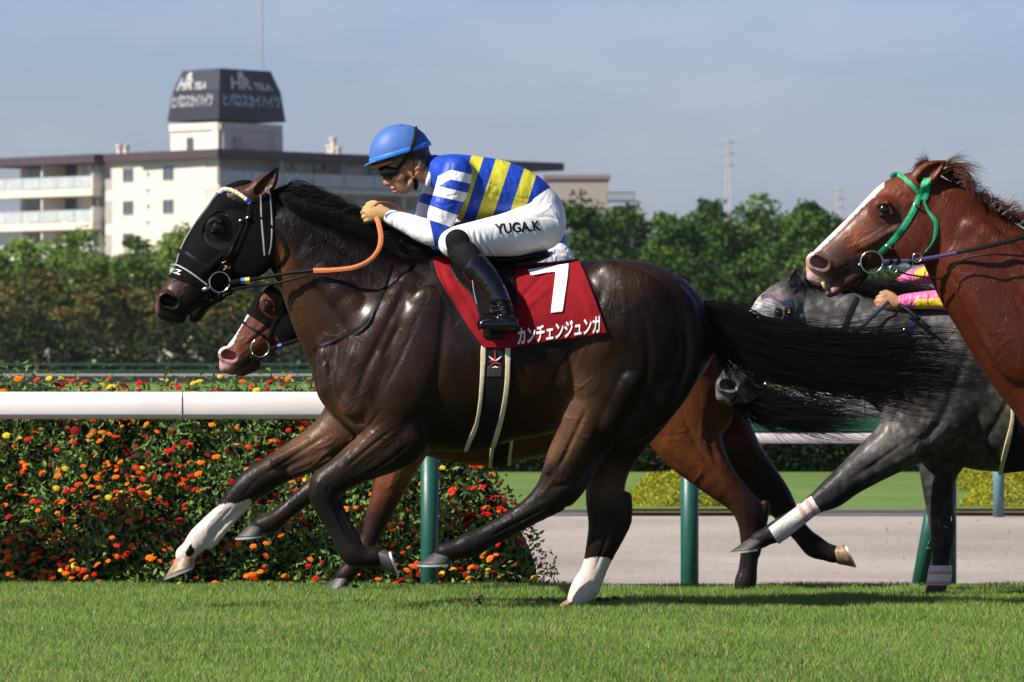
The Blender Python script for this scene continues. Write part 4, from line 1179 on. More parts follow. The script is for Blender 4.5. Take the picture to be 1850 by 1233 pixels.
def make_jockey(J, y0, name_label, group, silks, bands, sleeve_bands, cap, glove, extra=True, fine=0.0042, text=None, fine_hand=True, vis='full', bigscale=1.0):
    hx, hy = J['head']
    hd = lambda rows: [tuple([r[0] + hx, r[1] + hy] + list(r[2:])) for r in rows]
    allr = [r for k in ('torso', 'thigh', 'shin', 'foot', 'arm_n', 'arm_f', 'waist') for r in J[k]]
    xs_ = [r[0] for r in allr] + [655 + hx]; ys_ = [r[1] for r in allr] + [215 + hy]
    px0, px1, py0, py1 = min(xs_) - 75, max(xs_) + 70, min(ys_) - 50, max(ys_) + 40
    hipx, hipy = J['waist'][-1][:2]
    jr = root('person', P(hipx, hipy, y0), name_label, 'person', group)
    a, b_ = P(px0, py1, y0), P(px1, py0, y0)
    mk = lambda h, ylim=0.46: Field(np.arange(a[0], b_[0], h, dtype=np.float32), np.arange(y0 - ylim, y0 + ylim, h, dtype=np.float32), np.arange(a[2], b_[2], h, dtype=np.float32))
    # --- skin body (continuous, clothes over it)
    F = mk(fine)
    thin = lambda rows, q=0.80: [tuple(list(r[:2]) + [r[2] * q, r[3] * q] + list(r[4:])) for r in rows]
    far = lambda rows: [tuple(list(r[:4]) + [-r[4]]) for r in rows]
    G = lambda rows, k=0.008, **kw: F.chain(stations(rows, y0), k=k, **kw)
    G(thin(J['torso'])); G(thin(J['waist'], .85)); G(thin(J['arm_n'])); G(thin(J['arm_f']))
    G(thin(J['thigh'])); G(thin(J['shin'], .42)); G(thin(J['foot'], .42)); G(far(thin(J['thigh']))); G(far(thin(J['shin'], .42))); G(far(thin(J['foot'], .42)))
    G(hd([(760, 312, 18, 18), (778, 312, 21, 22)]) + [(J['torso'][0][0], J['torso'][0][1], 22, 30)], cr=2)     # neck
    G(hd([(736, 290, 33, 26), (728, 286, 34, 26)]), k=0.006)                                # skull
    G(hd([(712, 306, 17, 20), (716, 322, 14, 19), (727, 338, 11, 14), (730, 343, 8.5, 10)]), k=0.006)   # face to chin
    G(hd([(752, 314, 14, 22), (740, 333, 9, 18), (730, 342, 8, 10)]), k=0.006)              # jaw
    G(hd([(693, 312, 4.5, 4), (695, 322, 5.0, 4.8), (698.5, 330.5, 5.4, 6.0), (704, 332, 4.5, 6.5)]), k=0.003)       # nose
    G(hd([(705, 333, 3.4, 6)]) + hd([(707, 333, 3.4, 6)]), k=0.003, cr=1)
    G(hd([(708.5, 339.5, 3.6, 7), (711, 341, 3.8, 8)]), k=0.0025, cr=1)                     # upper lip
    G(hd([(712.6, 346.2, 3.6, 6.5), (715, 347, 4.0, 7)]), k=0.0025, cr=1)                  # lower lip
    for sg in (-1, 1):
        G(hd([(706, 316, 8, 7, sg * 12), (722, 318, 11, 7, sg * 17)]), k=0.006)            # cheek bone
        G(hd([(700, 308, 5, 4, sg * 9), (712, 305, 5, 4, sg * 16)]), k=0.005)              # brow
        G(hd([(751, 290, 5, 3, sg * 27), (756, 292, 6, 3, sg * 29), (756, 300, 5, 3, sg * 28), (751, 307, 3, 2.4, sg * 26)]), k=0.003)   # ear
        G(hd([(753.5, 297, 3.2, 3, sg * 31), (753, 301, 2, 2.5, sg * 31)]), k=0.002, sub=True)
    G(hd([(704, 343.6, 1.3, 9), (713, 343.9, 1.0, 10)]), k=0.001, sub=True, cr=1)
    hand_chains(F, J['hand_n'], y0, -1); hand_chains(F, J['hand_f'], y0, 1)
    V, Q_ = F.mesh()
    body = obj('body', V, Q_, M['skin'], jr)
    C, W = paint(V, (0.42, 0.215, 0.115), [(712 + hx, 344 + hy, 5.5, 5.5, (0.42, 0.12, 0.095), 0.8), (700 + hx, 331 + hy, 8, 6, (0.50, 0.19, 0.12), 0.7), (730 + hx, 280 + hy, 60, 20, (0.03, 0.018, 0.012), 0.9)])
    set_paint(body, C, W)
    BB = bvh(V, Q_)
    for sg in (-1, 1):                                                                       # eyes behind the goggles
        v, f = ball(P(703 + hx, 313.5 + hy, y0 + sg * 11 * S(0)), 0.011, 12); obj('eye', v, f, M['eye'], body)
    v, f = ball(P(742 + hx, 288 + hy, y0 + 0.0), (0.070, 0.056, 0.050), 16)
    hr = obj('hair', v, f, M['blk_hair'], jr)
    # --- shirt and sleeves
    sh = mk(fine)
    for rows in (J['collar'], J['torso']): sh.chain(stations(rows, y0), k=0.012)
    for rows, sg in ((J['arm_n'], -1), (J['arm_f'], 1)):
        sh.chain(stations([tuple(list(rows[0][:2]) + [rows[0][2] * .95, rows[0][3], rows[0][4] * .75]), rows[0]], y0), k=0.03, cr=1)
    V, Q_ = sh.mesh()
    ks = lambda x, y: (x + J['torso'][2][0] - 855, y + J['torso'][2][1] - 343)
    fl_ = [([(846, 320), (880, 330), (930, 352)], 2.4, -3), ([(850, 340), (890, 352), (940, 368)], 3, -2.5), ([(838, 360), (870, 372), (900, 392)], 2.6, -3), ([(862, 296), (900, 318), (950, 330)], 3, 2), ([(905, 350), (950, 360), (985, 356)], 2.6, -2.5), ([(836, 330), (850, 350), (846, 376)], 3, -3.5), ([(842, 326), (858, 348), (856, 372)], 2.5, 2.5), ([(930, 376), (960, 366), (982, 352)], 2, -2), ([(792, 286), (800, 300), (798, 318)], 2.4, -3), ([(806, 282), (812, 292), (808, 300)], 2.2, -2.5), ([(786, 320), (794, 332), (790, 344)], 2.2, -2.5), ([(870, 390), (910, 388), (950, 376)], 2.2, -2.5), ([(880, 300), (884, 330), (872, 360)], 3, 1.5)]
    V = relief(V, Q_, [([ks(*q) for q in l_], s_, h_) for l_, s_, h_ in fl_], y0)
    shirt = obj('shirt', V, Q_, silks[0], jr)
    x_, z_ = proj(V)[0], proj(V)[1]
    set_band(shirt, bands(x_, z_))
    Bs = bvh(V, Q_)
    for rows in (J['arm_n'], J['arm_f']):
        sl_ = mk(fine); sl_.chain(stations([tuple(list(r[:2]) + [r[2] + 1, r[3] + 1] + [r[4]]) for r in rows], y0), k=0.006)
        V, Q_ = sl_.mesh()
        ka = lambda x, y: (x + rows[3][0] - 790, y + rows[3][1] - 422)
        fl_ = [([(784, 400), (794, 412), (810, 414)], 2.2, -2.8), ([(780, 408), (786, 424), (794, 436)], 2.2, -2.5), ([(776, 396), (790, 402), (812, 396)], 2, 2), ([(792, 350), (806, 356), (832, 350)], 2.4, -2.4), ([(786, 368), (804, 372), (826, 362)], 2.4, -2.2), ([(796, 330), (816, 330), (836, 338)], 2.4, -2.4)] + [([(712 + 9 * q, 384 + q), (710 + 9 * q, 398 + q), (714 + 9 * q, 410 + q)], 2, -1.8) for q in range(7)] + [([(806 + 9 * q, 306), (810 + 8 * q, 318), (808 + 9 * q, 332)], 2.6, -1.6) for q in range(3)]
        V = relief(V, Q_, [([ka(*q) for q in l_], s_, h_) for l_, s_, h_ in fl_], y0)
        so = obj('sleeve', V, Q_, silks[1], shirt)
        set_band(so, sleeve_bands(*proj(V)))
    # --- breeches, leggings, boots
    br = mk(fine)
    for rows in (J['waist'],): br.chain(stations(rows, y0), k=0.012)
    for fl in (1, -1):
        t = [tuple(list(r[:4]) + [r[4] * fl]) for r in J['thigh']]
        br.chain(stations(t, y0), k=0.014)
        r0, r1 = J['shin'][0], J['shin'][1]
        br.chain(stations([tuple(list(r0[:4]) + [r0[4] * fl]), (r0[0] * .55 + r1[0] * .45, r0[1] * .55 + r1[1] * .45, r0[2], r0[3], (r0[4] * .5 + r1[4] * .5) * fl)], y0), k=0.008, cr=1)
    V, Q_ = br.mesh()
    kx = lambda x, y: (x + J['thigh'][0][0] - 976, y + J['thigh'][0][1] - 408)
    fl_ = [([(858, 414), (862, 438), (872, 464)], 2.6, -3.5), ([(868, 416), (876, 444), (890, 468)], 2.4, -3), ([(848, 410), (850, 424), (856, 440)], 2.4, -2.5), ([(880, 424), (890, 448), (902, 466)], 2.2, -2.5), ([(892, 466), (930, 448), (958, 440)], 2.6, -2), ([(940, 432), (946, 446), (950, 460)], 2.2, -2.2), ([(960, 418), (972, 440), (984, 454)], 2.4, -2.6), ([(974, 404), (990, 428), (1002, 442)], 2.4, -2.6),
           ([(950, 384), (968, 378), (988, 352)], 2.4, -3), ([(958, 390), (980, 384), (1000, 366)], 2.2, 2.2), ([(990, 372), (1008, 400), (1010, 434)], 2.2, 2.4), ([(965, 396), (990, 392), (1014, 400)], 2.4, -2.2), ([(900, 400), (950, 394), (980, 398)], 3, 2), ([(910, 455), (940, 458), (972, 452)], 3, -1.5), ([(800, 420), (812, 414), (830, 412)], 2.5, -2), ([(796, 446), (806, 456), (820, 462)], 2, -2.5), ([(864, 424), (869, 446), (880, 466)], 2, 2.5), ([(874, 420), (883, 446), (896, 467)], 2, 2)]
    V = relief(V, Q_, [([kx(*q) for q in l_], s_, h_) for l_, s_, h_ in fl_], y0)
    breeches = obj('breeches', V, Q_, silks[2], jr); Bb = bvh(V, Q_)
    set_band(breeches, np.full(len(V), -9.0))
    for fl in (1, -1):
        k0 = mk(fine)
        s0, s1, s2 = J['shin'][0], J['shin'][1], J['shin'][2]
        rows = [(s0[0] - 2, s0[1] - 4, s0[2] * .96, 9, (s0[4] - 14) * fl), (s0[0] + 2, s0[1] + 6, s0[2] * 1.0, 15, (s0[4] - 8.5) * fl), (s0[0] + 12, s0[1] + 20, s0[2] * 1.08, s1[3] + 2, (s0[4] * .5 + s1[4] * .5 - 2) * fl), (s1[0], s1[1], s1[2] + 1.5, s1[3] + 1.5, s1[4] * fl), (s2[0] - 6, s2[1] - 6, s2[2], s2[3], s2[4] * fl)]
        k0.chain(stations(rows, y0), k=0.004)
        V, Q_ = k0.mesh(); obj('legging', V, Q_, M['matte_black'], jr)
        k1 = mk(fine)
        sh_ = [tuple(list(r[:4]) + [r[4] * fl]) for r in J['shin']]
        m_ = tuple(sh_[1][i] * .7 + sh_[2][i] * .3 for i in range(5))
        k1.chain(stations([(m_[0], m_[1], m_[2] + 3, m_[3] + 3, m_[4]), (m_[0] + 5, m_[1] + 7, m_[2] + 3, m_[3] + 3, m_[4])], y0), k=0.001, cr=1)
        k1.chain(stations([(m_[0], m_[1], m_[2] + 1.5, m_[3] + 1.5, m_[4])] + [tuple([r[0], r[1], r[2] + 1.5, r[3] + 1.5, r[4]]) for r in sh_[2:]], y0), k=0.006)
        ft = [tuple(list(r[:4]) + [r[4] * fl]) for r in J['foot']]
        k1.chain(stations(ft, y0), k=0.010)
        # creases at the ankle
        a4 = sh_[-1]
        for q in (-18, -9, 0):
            k1.chain(stations([(a4[0] - 22, a4[1] + q + 2, 2.6, 9, a4[4] - 12 * fl), (a4[0], a4[1] + q - 2, 2.6, 9, a4[4] - 14 * fl), (a4[0] + 20, a4[1] + q + 2, 2.6, 9, a4[4] - 8 * fl)], y0), k=0.008, sub=True)
        V, Q_ = k1.mesh(); boot = obj('boot', V, Q_, M['boot'], jr)
        f0, f2 = ft[0], ft[-1]
        sole = mk(fine)
        sole.chain(stations([(f2[0] - 4, f2[1] + 5, 3.5, 11, f2[4]), (f2[0] + 26, f2[1] + 8, 3.5, 13, f2[4] + 3 * fl), (f0[0] + 2, f0[1] + 10, 5, 13, f0[4]), (f0[0] + 10, f0[1] + 9, 5, 11, f0[4])], y0), k=0.002)
        V, Q_ = sole.mesh(); obj('sole', V, Q_, M['matte_black'], boot)
    # --- helmet
    Hx, Hy = hx, hy
    hf = mk(0.0042)
    hf.chain(stations(hd([(721, 279, 54, 41), (727, 279, 54, 41)]), y0), k=0.0, cr=1)
    X, Z = field_px(hf)
    line = lambda x: 298 + Hy - (x - 660 - Hx) * 0.30
    cut = ((Z - line(X)) * S(y0)).astype(np.float32)
    full = hf.f.copy()
    hf.f = np.maximum(full, cut); V, Q_ = hf.mesh(); helmet = obj('helmet', V, Q_, cap[0], jr)
    hf.f = np.maximum(np.maximum(full - 0.004, cut - 0.002), -(cut + 0.021)); V, Q_ = hf.mesh(); obj('brim_band', V, Q_, cap[1], helmet)
    hf.f = np.full_like(full, hf.BIG)
    hf.chain(stations(hd([(694, 288, 5, 30), (672, 295, 3.2, 24), (660, 300.5, 2.4, 14)]), y0), k=0.004); V, Q_ = hf.mesh(); obj('peak', V, Q_, cap[0], helmet)
    hf.f = np.full_like(full, hf.BIG)
    hf.chain(stations(hd([(752, 276, 28, 34), (762, 288, 19, 29)]), y0), k=0.01)
    hf.chain(stations(hd([(753, 297, 9, 30)]) + hd([(754, 297.5, 9, 30)]), y0), k=0.004, cr=1, sub=True)
    V, Q_ = hf.mesh(); obj('inner_shell', V, Q_, M['helmet_shell'], helmet)
    BHm = bvh(*[np.vstack([np.array([v.co[:] for v in helmet.data.vertices]) + origin_of(helmet)]), [tuple(p.vertices) for p in helmet.data.polygons]])
    for pts in ([(698, 236), (699, 255), (702, 285)], [(722, 224), (737, 233), (748, 248)]):
        v, f = strap(BHm, hd(pts), 1.0, 0.0008, 0.0008, k=4); obj('seam', v, f, plain('seam_thread', (0.02, 0.06, 0.25), 0.6), helmet)
    # --- goggles with strap, chin strap
    hf.f = np.full_like(full, hf.BIG)
    hf.chain(stations(hd([(692, 306, 8, 8), (694, 311, 9.5, 10)]), y0), k=0.004, cr=1)
    for sg in (-1, 1):
        hf.chain(stations(hd([(693, 310, 9.5, 6, sg * 8), (702, 311.5, 11, 5, sg * 17), (714, 310.5, 7.5, 3, sg * 24)]), y0), k=0.003)
        hf.chain(stations(hd([(697, 320, 5, 4, sg * 6), (708, 321, 5, 4, sg * 15)]), y0), k=0.004)
    V, Q_ = hf.mesh(); goggles = obj('goggles', V, Q_, M['lens'], jr)
    hf.f = np.full_like(full, hf.BIG)
    hf.chain(stations(hd([(674, 303, 4.5, 18, 0), (690, 298, 5, 24, 0), (708, 293, 5, 28, 0)]), y0), k=0.003); V, Q_ = hf.mesh(); obj('goggle_frame', V, Q_, M['orange_strap'], goggles)
    for sg in (-1, 1):
        tb = lambda pts, w, mm, nm, par: obj(nm, *band([(x + hx, y + hy, y0 + sg * yy * S(0)) for x, y, yy in pts], w, 0.004), mm, par)
        tb([(714, 310, 25), (726, 296, 31), (738, 278, 39.5), (748, 258, 37.5), (752, 236, 24), (750, 229, 12)], [7, 7, 7, 6], M['black_web'], 'goggle_strap', goggles)
        tb([(722, 288, 29), (730, 300, 27.5), (741, 313, 27), (748, 321, 26)], 6, M['orange_strap'], 'chin_strap', helmet)
        tb([(767, 296, 27), (758, 307, 27), (750, 318, 27), (748, 322, 26)], 5, M['orange_strap'], 'chin_strap', helmet)
        tb([(748, 320, 26), (752, 334, 18), (750, 344, 7)], [7, 8, 6], M['black_web'], 'chin_strap', helmet)
        v, f = ball(P(746.5 + hx, 315.5 + hy, y0 + sg * 28.5 * S(0)), 0.0055, 8); obj('stud', v, f, M['black_leather'], helmet)
    # --- gloves
    if glove is not None:
        for c, sg in ((J['hand_n'], -1), (J['hand_f'], 1)):
            g = mk(0.0036)
            hand_chains(g, c, y0, sg)
            V, Q_ = g.mesh(iso=0.0012); obj('glove', V, Q_, glove, jr)
    # collar
    v, f = ptube([(772 + hx * 1, 335 + hy, -14 * S(0) + y0), (776 + hx, 322 + hy, -24 * S(0) + y0), (784 + hx, 300 + hy, -22 * S(0) + y0), (788 + hx, 287 + hy, 0 + y0)], 5); obj('collar', v, f, silks[2] if extra else silks[0], shirt)
    if extra: set_band(bpy.data.objects[[o.name for o in shirt.children if o.name.startswith('collar')][-1]], np.full(len(v), -9.0))
    if text:
        text_on(Bb, text, (897, 424), (979, 417), (893, 405), 'lettering', M['matte_black'], breeches, 0.028, 0.003)
    return jr, shirt, breeches

def bands_lead(x, y):
    u = x + 0.33 * (y - 290)
    W = np.full(len(x), -50.0)
    for a, b in ((849, 872), (895, 924), (952, 978)):
        W = np.maximum(W, np.minimum(u - a, b - u))
    return W
def sleeves_lead(x, y):
    v = (x - 820) * -.22 + (y - 300) * .975
    va = v - 0.7 * np.maximum(0, 815 - x)
    W = np.minimum(va - 8, 25 - va)
    W = np.maximum(W, np.minimum(v - 42, 60 - v))
    v2 = v - 0.12 * (x - 780)
    W = np.maximum(W, np.minimum(v2 - 80, 105 - v2))
    fore = -((x - 776) * 0.975 - (y - 400) * 0.22)            # ahead of the elbow seam
    W = np.maximum(W, np.where((y > 380) | (x < 745), fore, -50))
    return W
silk_shirt = banded_mat('silk_blue_yellow', (0.012, 0.055, 0.42), (0.60, 0.56, 0.045), 0.46, bump=.25, spec=.35)
silk_sleeve = banded_mat('silk_blue_white', (0.012, 0.055, 0.42), (0.78, 0.78, 0.80), 0.48, bump=.22, spec=.3)
white_breech = banded_mat('white_breeches', (0.80, 0.79, 0.79), (0.7, 0.7, 0.7), 0.5, bump=0.12)
cap_blue = plain('cap_blue', (0.055, 0.14, 0.40), 0.5, spec=0.3, var=0.08, vscale=14, bump=0.35, bscale=18, bdist=0.006)
cap_band = plain('cap_band', (0.03, 0.20, 0.70), 0.4, var=0.06)
tan_glove = plain('tan_glove', (0.52, 0.30, 0.12), 0.7, var=0.1, bump=0.5, bscale=120, bdist=0.003)
jk, shirt_l, breech_l = make_jockey(J0, 0.0, 'jockey in blue cap and blue, white and yellow striped silks crouching on the leading horse', 'jockeys', (silk_shirt, silk_sleeve, white_breech), bands_lead, sleeves_lead, (cap_blue, cap_band), tan_glove, text='YUGA.K')
# ================================================================= ground
rng = np.random.default_rng(3)
def ground_z(Y):
    """turf is level under the leaders, then falls away to the dirt track"""
    t = np.clip((np.asarray(Y, float) - 2.3) / 2.2, 0, 1)
    return -0.42 * t * t * (3 - 2 * t)
def sheet(name, ys, x0, x1, nx, zoff, mat, wob=0.0, xw=None):
    ys = np.asarray(ys, float); xs = np.linspace(x0, x1, nx)
    V = np.array([[x * (1 if xw is None else 1), y + (wob * math.sin(x * 3.1) + wob * .6 * math.sin(x * 7.7 + 1) if (wob and (i == 0 or i == len(ys) - 1)) else 0), float(ground_z(y)) + zoff] for i, y in enumerate(ys) for x in xs])
    F = np.array([[i * nx + j, i * nx + j + 1, (i + 1) * nx + j + 1, (i + 1) * nx + j] for i in range(len(ys) - 1) for j in range(nx - 1)])
    o = obj(name, V, F, mat); o['kind'] = 'structure'; return o
def turf_mat(name, c1, c2, scale=14, stripes=False, bumpd=0.03):
    m, n, l, b = new_mat(name)
    O = n.new('ShaderNodeTexCoord').outputs['Object']
    f = noise_node(n, l, scale, 8, 0.7, O)
    c = rampn(n, l, f, [(0.32, c1), (0.68, c2)])
    f2 = noise_node(n, l, 0.35, 3, 0.5, O)
    c = mixn(n, l, 1.0, c, rampn(n, l, f2, [(0.3, 0.82), (0.7, 1.15)]), 'MULTIPLY')
    l.new(c, b.inputs['Base Color']); b.inputs['Roughness'].default_value = 0.85; b.inputs['Specular IOR Level'].default_value = 0.2
    bp = n.new('ShaderNodeBump'); bp.inputs['Strength'].default_value = 0.7; bp.inputs['Distance'].default_value = bumpd
    l.new(noise_node(n, l, scale * 4, 5, 0.7, O), bp.inputs['Height']); l.new(bp.outputs[0], b.inputs['Normal'])
    return m
turf_base = turf_mat('turf_ground', (0.055, 0.085, 0.018), (0.10, 0.13, 0.035))
sheet('turf_course', list(np.linspace(-9, 2.2, 8)) + list(np.linspace(2.3, 5.0, 12)), -9, 9, 10, 0.0, turf_base)
sand = turf_mat('dirt_track_sand', (0.33, 0.285, 0.25), (0.42, 0.37, 0.33), 5, bumpd=0.05)
sheet('dirt_track', [4.9, 8, 12, 17, 22, 26.8], -40, 40, 60, 0.004, sand, 0.0)
lawn = turf_mat('infield_lawn', (0.10, 0.17, 0.035), (0.14, 0.215, 0.05), 3, bumpd=0.05)
soil = plain('soil_edge', (0.10, 0.055, 0.03), 0.9, var=0.5, vscale=9, bump=0.8, bscale=14, bdist=0.05)
sheet('soil_strip', [26.6, 26.8, 27.1, 27.5], -40, 40, 200, 0.03, soil, 0.05)
sheet('infield_lawn', [27.3, 40, 70, 110, 160, 230], -90, 90, 12, 0.05, lawn)
sheet('far_ground', [229, 400, 800, 1600, 3600], -900, 900, 8, -0.02, turf_mat('far_ground_cover', (0.06, 0.08, 0.03), (0.10, 0.10, 0.05), 0.4, bumpd=0.2))
# blades of the racing turf, one mesh
def blades(n, ymin, ymax, seed, hmin, hmax, w):
    r = np.random.default_rng(seed)
    Y = ymin + (ymax - ymin) * r.uniform(0, 1, n) ** 0.9
    half = (CAM_D + Y) * 925 / FPX + 0.7
    X = r.uniform(-1, 1, n) * half
    patch = np.sin(X * 3.1 + 1.3 * np.sin(Y * 2.2)) * np.sin(Y * 4.1 + 2 * np.sin(X * 1.7)) + 0.6 * np.sin(X * 11 + Y * 7)
    h = r.uniform(hmin, hmax, n) * (1 + 0.16 * patch)
    a = r.uniform(0, 2 * np.pi, n); lean = r.uniform(0.1, 0.75, n) * h
    dx, dy = np.cos(a), np.sin(a)
    b = r.uniform(0, 2 * np.pi, n); wx, wy = np.cos(b) * w, np.sin(b) * w * 0.6
    z0 = ground_z(Y) - 0.002
    base = np.stack([X, Y, z0], 1)
    W = np.stack([wx, wy, np.zeros(n)], 1) * r.uniform(0.6, 1.3, n)[:, None]
    mid = base + np.stack([dx * lean * .35, dy * lean * .35, h * .6], 1)
    tip = base + np.stack([dx * lean, dy * lean, h], 1)
    V = np.stack([base - W, base + W, mid + W * .8, mid - W * .8, tip], 1).reshape(-1, 3)
    k = np.arange(n)[:, None] * 5
    F = np.hstack([k + 0, k + 1, k + 2, k + 0, k + 2, k + 3, k + 3, k + 2, k + 4]).reshape(-1, 3)
    ccol = r.uniform(0, 1, n) * 0.55 + 0.45 * (0.5 + 0.28 * np.sin(X * 1.1 + Y * 1.9 + 2 * np.sin(Y * .7)) + 0.22 * np.sin(X * 5.3 + 2 * np.sin(Y * 3.1)) * np.sin(Y * 6.7 + X * 1.9))
    dry = (r.uniform(0, 1, n) < 0.10)
    return V, F, np.repeat(ccol, 5), np.repeat(dry, 5)
def grass_mat():
    m, n, l, b = new_mat('grass_blades')
    a = n.new('ShaderNodeAttribute'); a.attribute_name = 'tone'
    c = rampn(n, l, a.outputs['Fac'], [(0.0, (0.10, 0.20, 0.022)), (0.5, (0.20, 0.33, 0.052)), (0.90, (0.29, 0.41, 0.10)), (1.0, (0.42, 0.33, 0.17))])
    l.new(c, b.inputs['Base Color']); b.inputs['Roughness'].default_value = 0.55; b.inputs['Specular IOR Level'].default_value = 0.35
    t = n.new('ShaderNodeBsdfTranslucent'); l.new(c, t.inputs['Color'])
    mx = n.new('ShaderNodeMixShader'); mx.inputs[0].default_value = 0.35
    l.new(b.outputs[0], mx.inputs[1]); l.new(t.outputs[0], mx.inputs[2]); l.new(mx.outputs[0], n['Material Output'].inputs['Surface'])
    return m
gm = grass_mat()
parts_ = [blades(150000, -5.6, -2.6, 1, .024, .050, .0019), blades(190000, -2.8, 0.6, 2, .024, .050, .0019), blades(150000, 0.5, 3.1, 4, .024, .050, .0020)]
off = 0; VV, FF, TT = [], [], []
for v, f, c, d in parts_:
    VV.append(v); FF.append(f + off); off += len(v); TT.append(np.where(d, 1.0, c * 0.88))
go = obj('grass', np.vstack(VV), np.vstack(FF), gm, smooth=False)
go.data.attributes.new('tone', 'FLOAT', 'POINT').data.foreach_set('value', np.concatenate(TT).astype(np.float32))
tag(go, 'short green turf of the racecourse in the foreground', 'grass', kind='stuff')

# clods of soil and torn turf round the hoofprints
gc = np.random.default_rng(41); cl = MB()
for k in range(36):
    hx_, hy_ = [(1050, .15), (620, 1.9), (900, .3)][k % 3]
    x = P(hx_, 0, hy_)[0] + gc.normal(.12, .22); y = hy_ + gc.normal(0, .12); r_ = gc.uniform(.006, .017)
    v, f = ball((x, y, float(ground_z(y)) + .035 + gc.uniform(0, .03)), (r_ * gc.uniform(.7, 1.5), r_, r_ * .7), 6)
    cl.add(v + gc.normal(0, r_ * .16, v.shape), f)
co = cl.build('clods', plain('turf_soil', (.07, .05, .03), .95, var=.5, vscale=60)); tag(co, 'small clods of earth torn from the turf by the hooves', 'soil', kind='stuff')

# ================================================================= rails
white_paint = plain('rail_white', (0.66, 0.615, 0.61), 0.45, var=0.07, vscale=2.2, bump=.15, bscale=3, bdist=.01)
green_paint = plain('post_green', (0.008, 0.075, 0.055), 0.42, var=0.12, vscale=9, bump=0.1)
def rail_profile(name, x0, x1, y, ztop, h, depth, mat, parent, n=14):
    prof = []
    for k in range(n):
        a = 2 * math.pi * k / n
        ca, sa = math.cos(a), math.sin(a)
        prof.append((depth / 2 * math.copysign(abs(ca) ** 0.55, ca), h / 2 * math.copysign(abs(sa) ** 0.55, sa)))
    V = [(x, y + p[0], ztop - h / 2 + p[1]) for x in (x0, x1) for p in prof]
    F = [(k, (k + 1) % n, n + (k + 1) % n, n + k) for k in range(n)] + [tuple(range(n))[::-1], tuple(range(n, 2 * n))]
    return obj(name, V, F, mat, parent)
YR = 4.5
rl = root('running_rail', (0, YR, ground_z(YR)), 'white plastic running rail on green posts along the inside of the turf', 'rail')
zt = P(0, 708, YR)[2]
rail_profile('rail', -8.5, 8.5, YR, zt, 50 * S(YR), 0.13, white_paint, rl)
seam = plain('rail_seam', (.30, .29, .28), .6)
for px in (-420, 330, 1560, 2300):
    x = P(px, 0, YR)[0]; rail_profile('coupling', x - .004, x + .004, YR, zt + .002, 50 * S(YR) + .004, 0.134, seam, rl)
for px in (-165, 776, 1246, 1712, 2180):
    x = P(px, 0, YR)[0]
    mb = MB(); mb.tube([(x, YR + .01, -0.5), (x, YR + .01, zt - 0.15)], 0.050, 20)
    mb.tube([(x, YR + .01, zt - 0.15), (x, YR + .01, zt - 0.10)], 0.058, 20); mb.build('post', green_paint, rl, True)
mb = MB(); mb.tube([P(1698, 850, YR + .1), P(1658, 1075, YR + .1)], 0.045, 14); mb.build('brace', green_paint, rl, True)
YF = 26.2
rf = root('inner_rail', (3, YF, -0.42), 'thin white rail with a green board above it beyond the dirt track', 'rail')
z0 = P(0, 783, YF)[2]
rail_profile('rail', -16, 16, YF, z0, 18 * S(YF), 0.09, white_paint, rf)
gb = plain('green_board', (0.008, 0.085, 0.038), 0.6, var=0.1, vscale=3)
mb = MB(); mb.box((0, YF + .12, P(0, 768, YF)[2]), (32, .03, 24 * S(YF))); mb.build('board', gb, rf)
blue_grey = plain('post_blue_grey', (0.09, 0.18, 0.21), 0.5)
for px in (1804, 1420 - 380 * 4.2, 60, 2400):
    x = P(px, 0, YF)[0]; mb = MB(); mb.tube([(x, YF, -.45), (x, YF, z0 - .05)], 0.055, 14); mb.build('post', blue_grey, rf, True)
# dark fences far behind
dg = plain('fence_dark_green', (0.02, 0.07, 0.05), 0.6)
def simple_fence(Y, tops, posts, mats, label, th=0.1, x0=-14, x1=14, group=None):
    r = root('fence', (0, Y, -0.42), label, 'fence', group)
    for (yt, yb), mm in zip(tops, mats):
        mb = MB(); mb.box((0, Y, (P(0, yt, Y)[2] + P(0, yb, Y)[2]) / 2), (x1 - x0, th, (yb - yt) * S(Y))); mb.build('rail', mm, r)
    zt_ = P(0, tops[0][0], Y)[2]
    for k in range(int((x1 - x0) / posts)):
        mb = MB(); mb.box((x0 + k * posts + .3, Y + th, (zt_ - .42) / 2), (.09, .09, zt_ + .42)); mb.build('post', mats[0], r)
simple_fence(95, [(657, 660), (669, 672)], 2.2, [dg, dg], 'dark green metal fence in front of the trees')
simple_fence(72, [(676, 679), (681, 692)], 1.6, [plain('rail_grey_white', (0.45, 0.45, 0.45), 0.5), plain('rail_dark', (0.015, 0.018, 0.02), 0.6)], 'low dark rail with a white top edge beyond the flowers')

# ================================================================= leafy things
def leaf_quads(C, size, rng, asp=0.45, up=0.35, fold=True, droop=0.0):
    """one pointed leaf per centre: 4 triangles about a midrib"""
    n = len(C)
    a = rng.uniform(0, 2 * np.pi, n); el = rng.normal(up, 0.5, n)
    D = np.stack([np.cos(a) * np.cos(el), np.sin(a) * np.cos(el), np.sin(el)], 1)
    R = rng.normal(0, 1, (n, 3)); Wd = np.cross(D, R); Wd /= np.linalg.norm(Wd, axis=1)[:, None]
    N = np.cross(D, Wd)
    L = (np.asarray(size) * rng.uniform(0.65, 1.3, n))[:, None]
    base = C - D * L * .5; tip = C + D * L * .5 - N * L * .10; m = C + N * L * .07 * fold
    V = np.stack([base, m + Wd * L * asp * .5, tip, m - Wd * L * asp * .5, C - N * L * .05], 1).reshape(-1, 3)
    k = np.arange(n)[:, None] * 5
    F = np.hstack([k, k + 1, k + 4, k + 1, k + 2, k + 4, k + 2, k + 3, k + 4, k + 3, k, k + 4]).reshape(-1, 3)
    return V, F
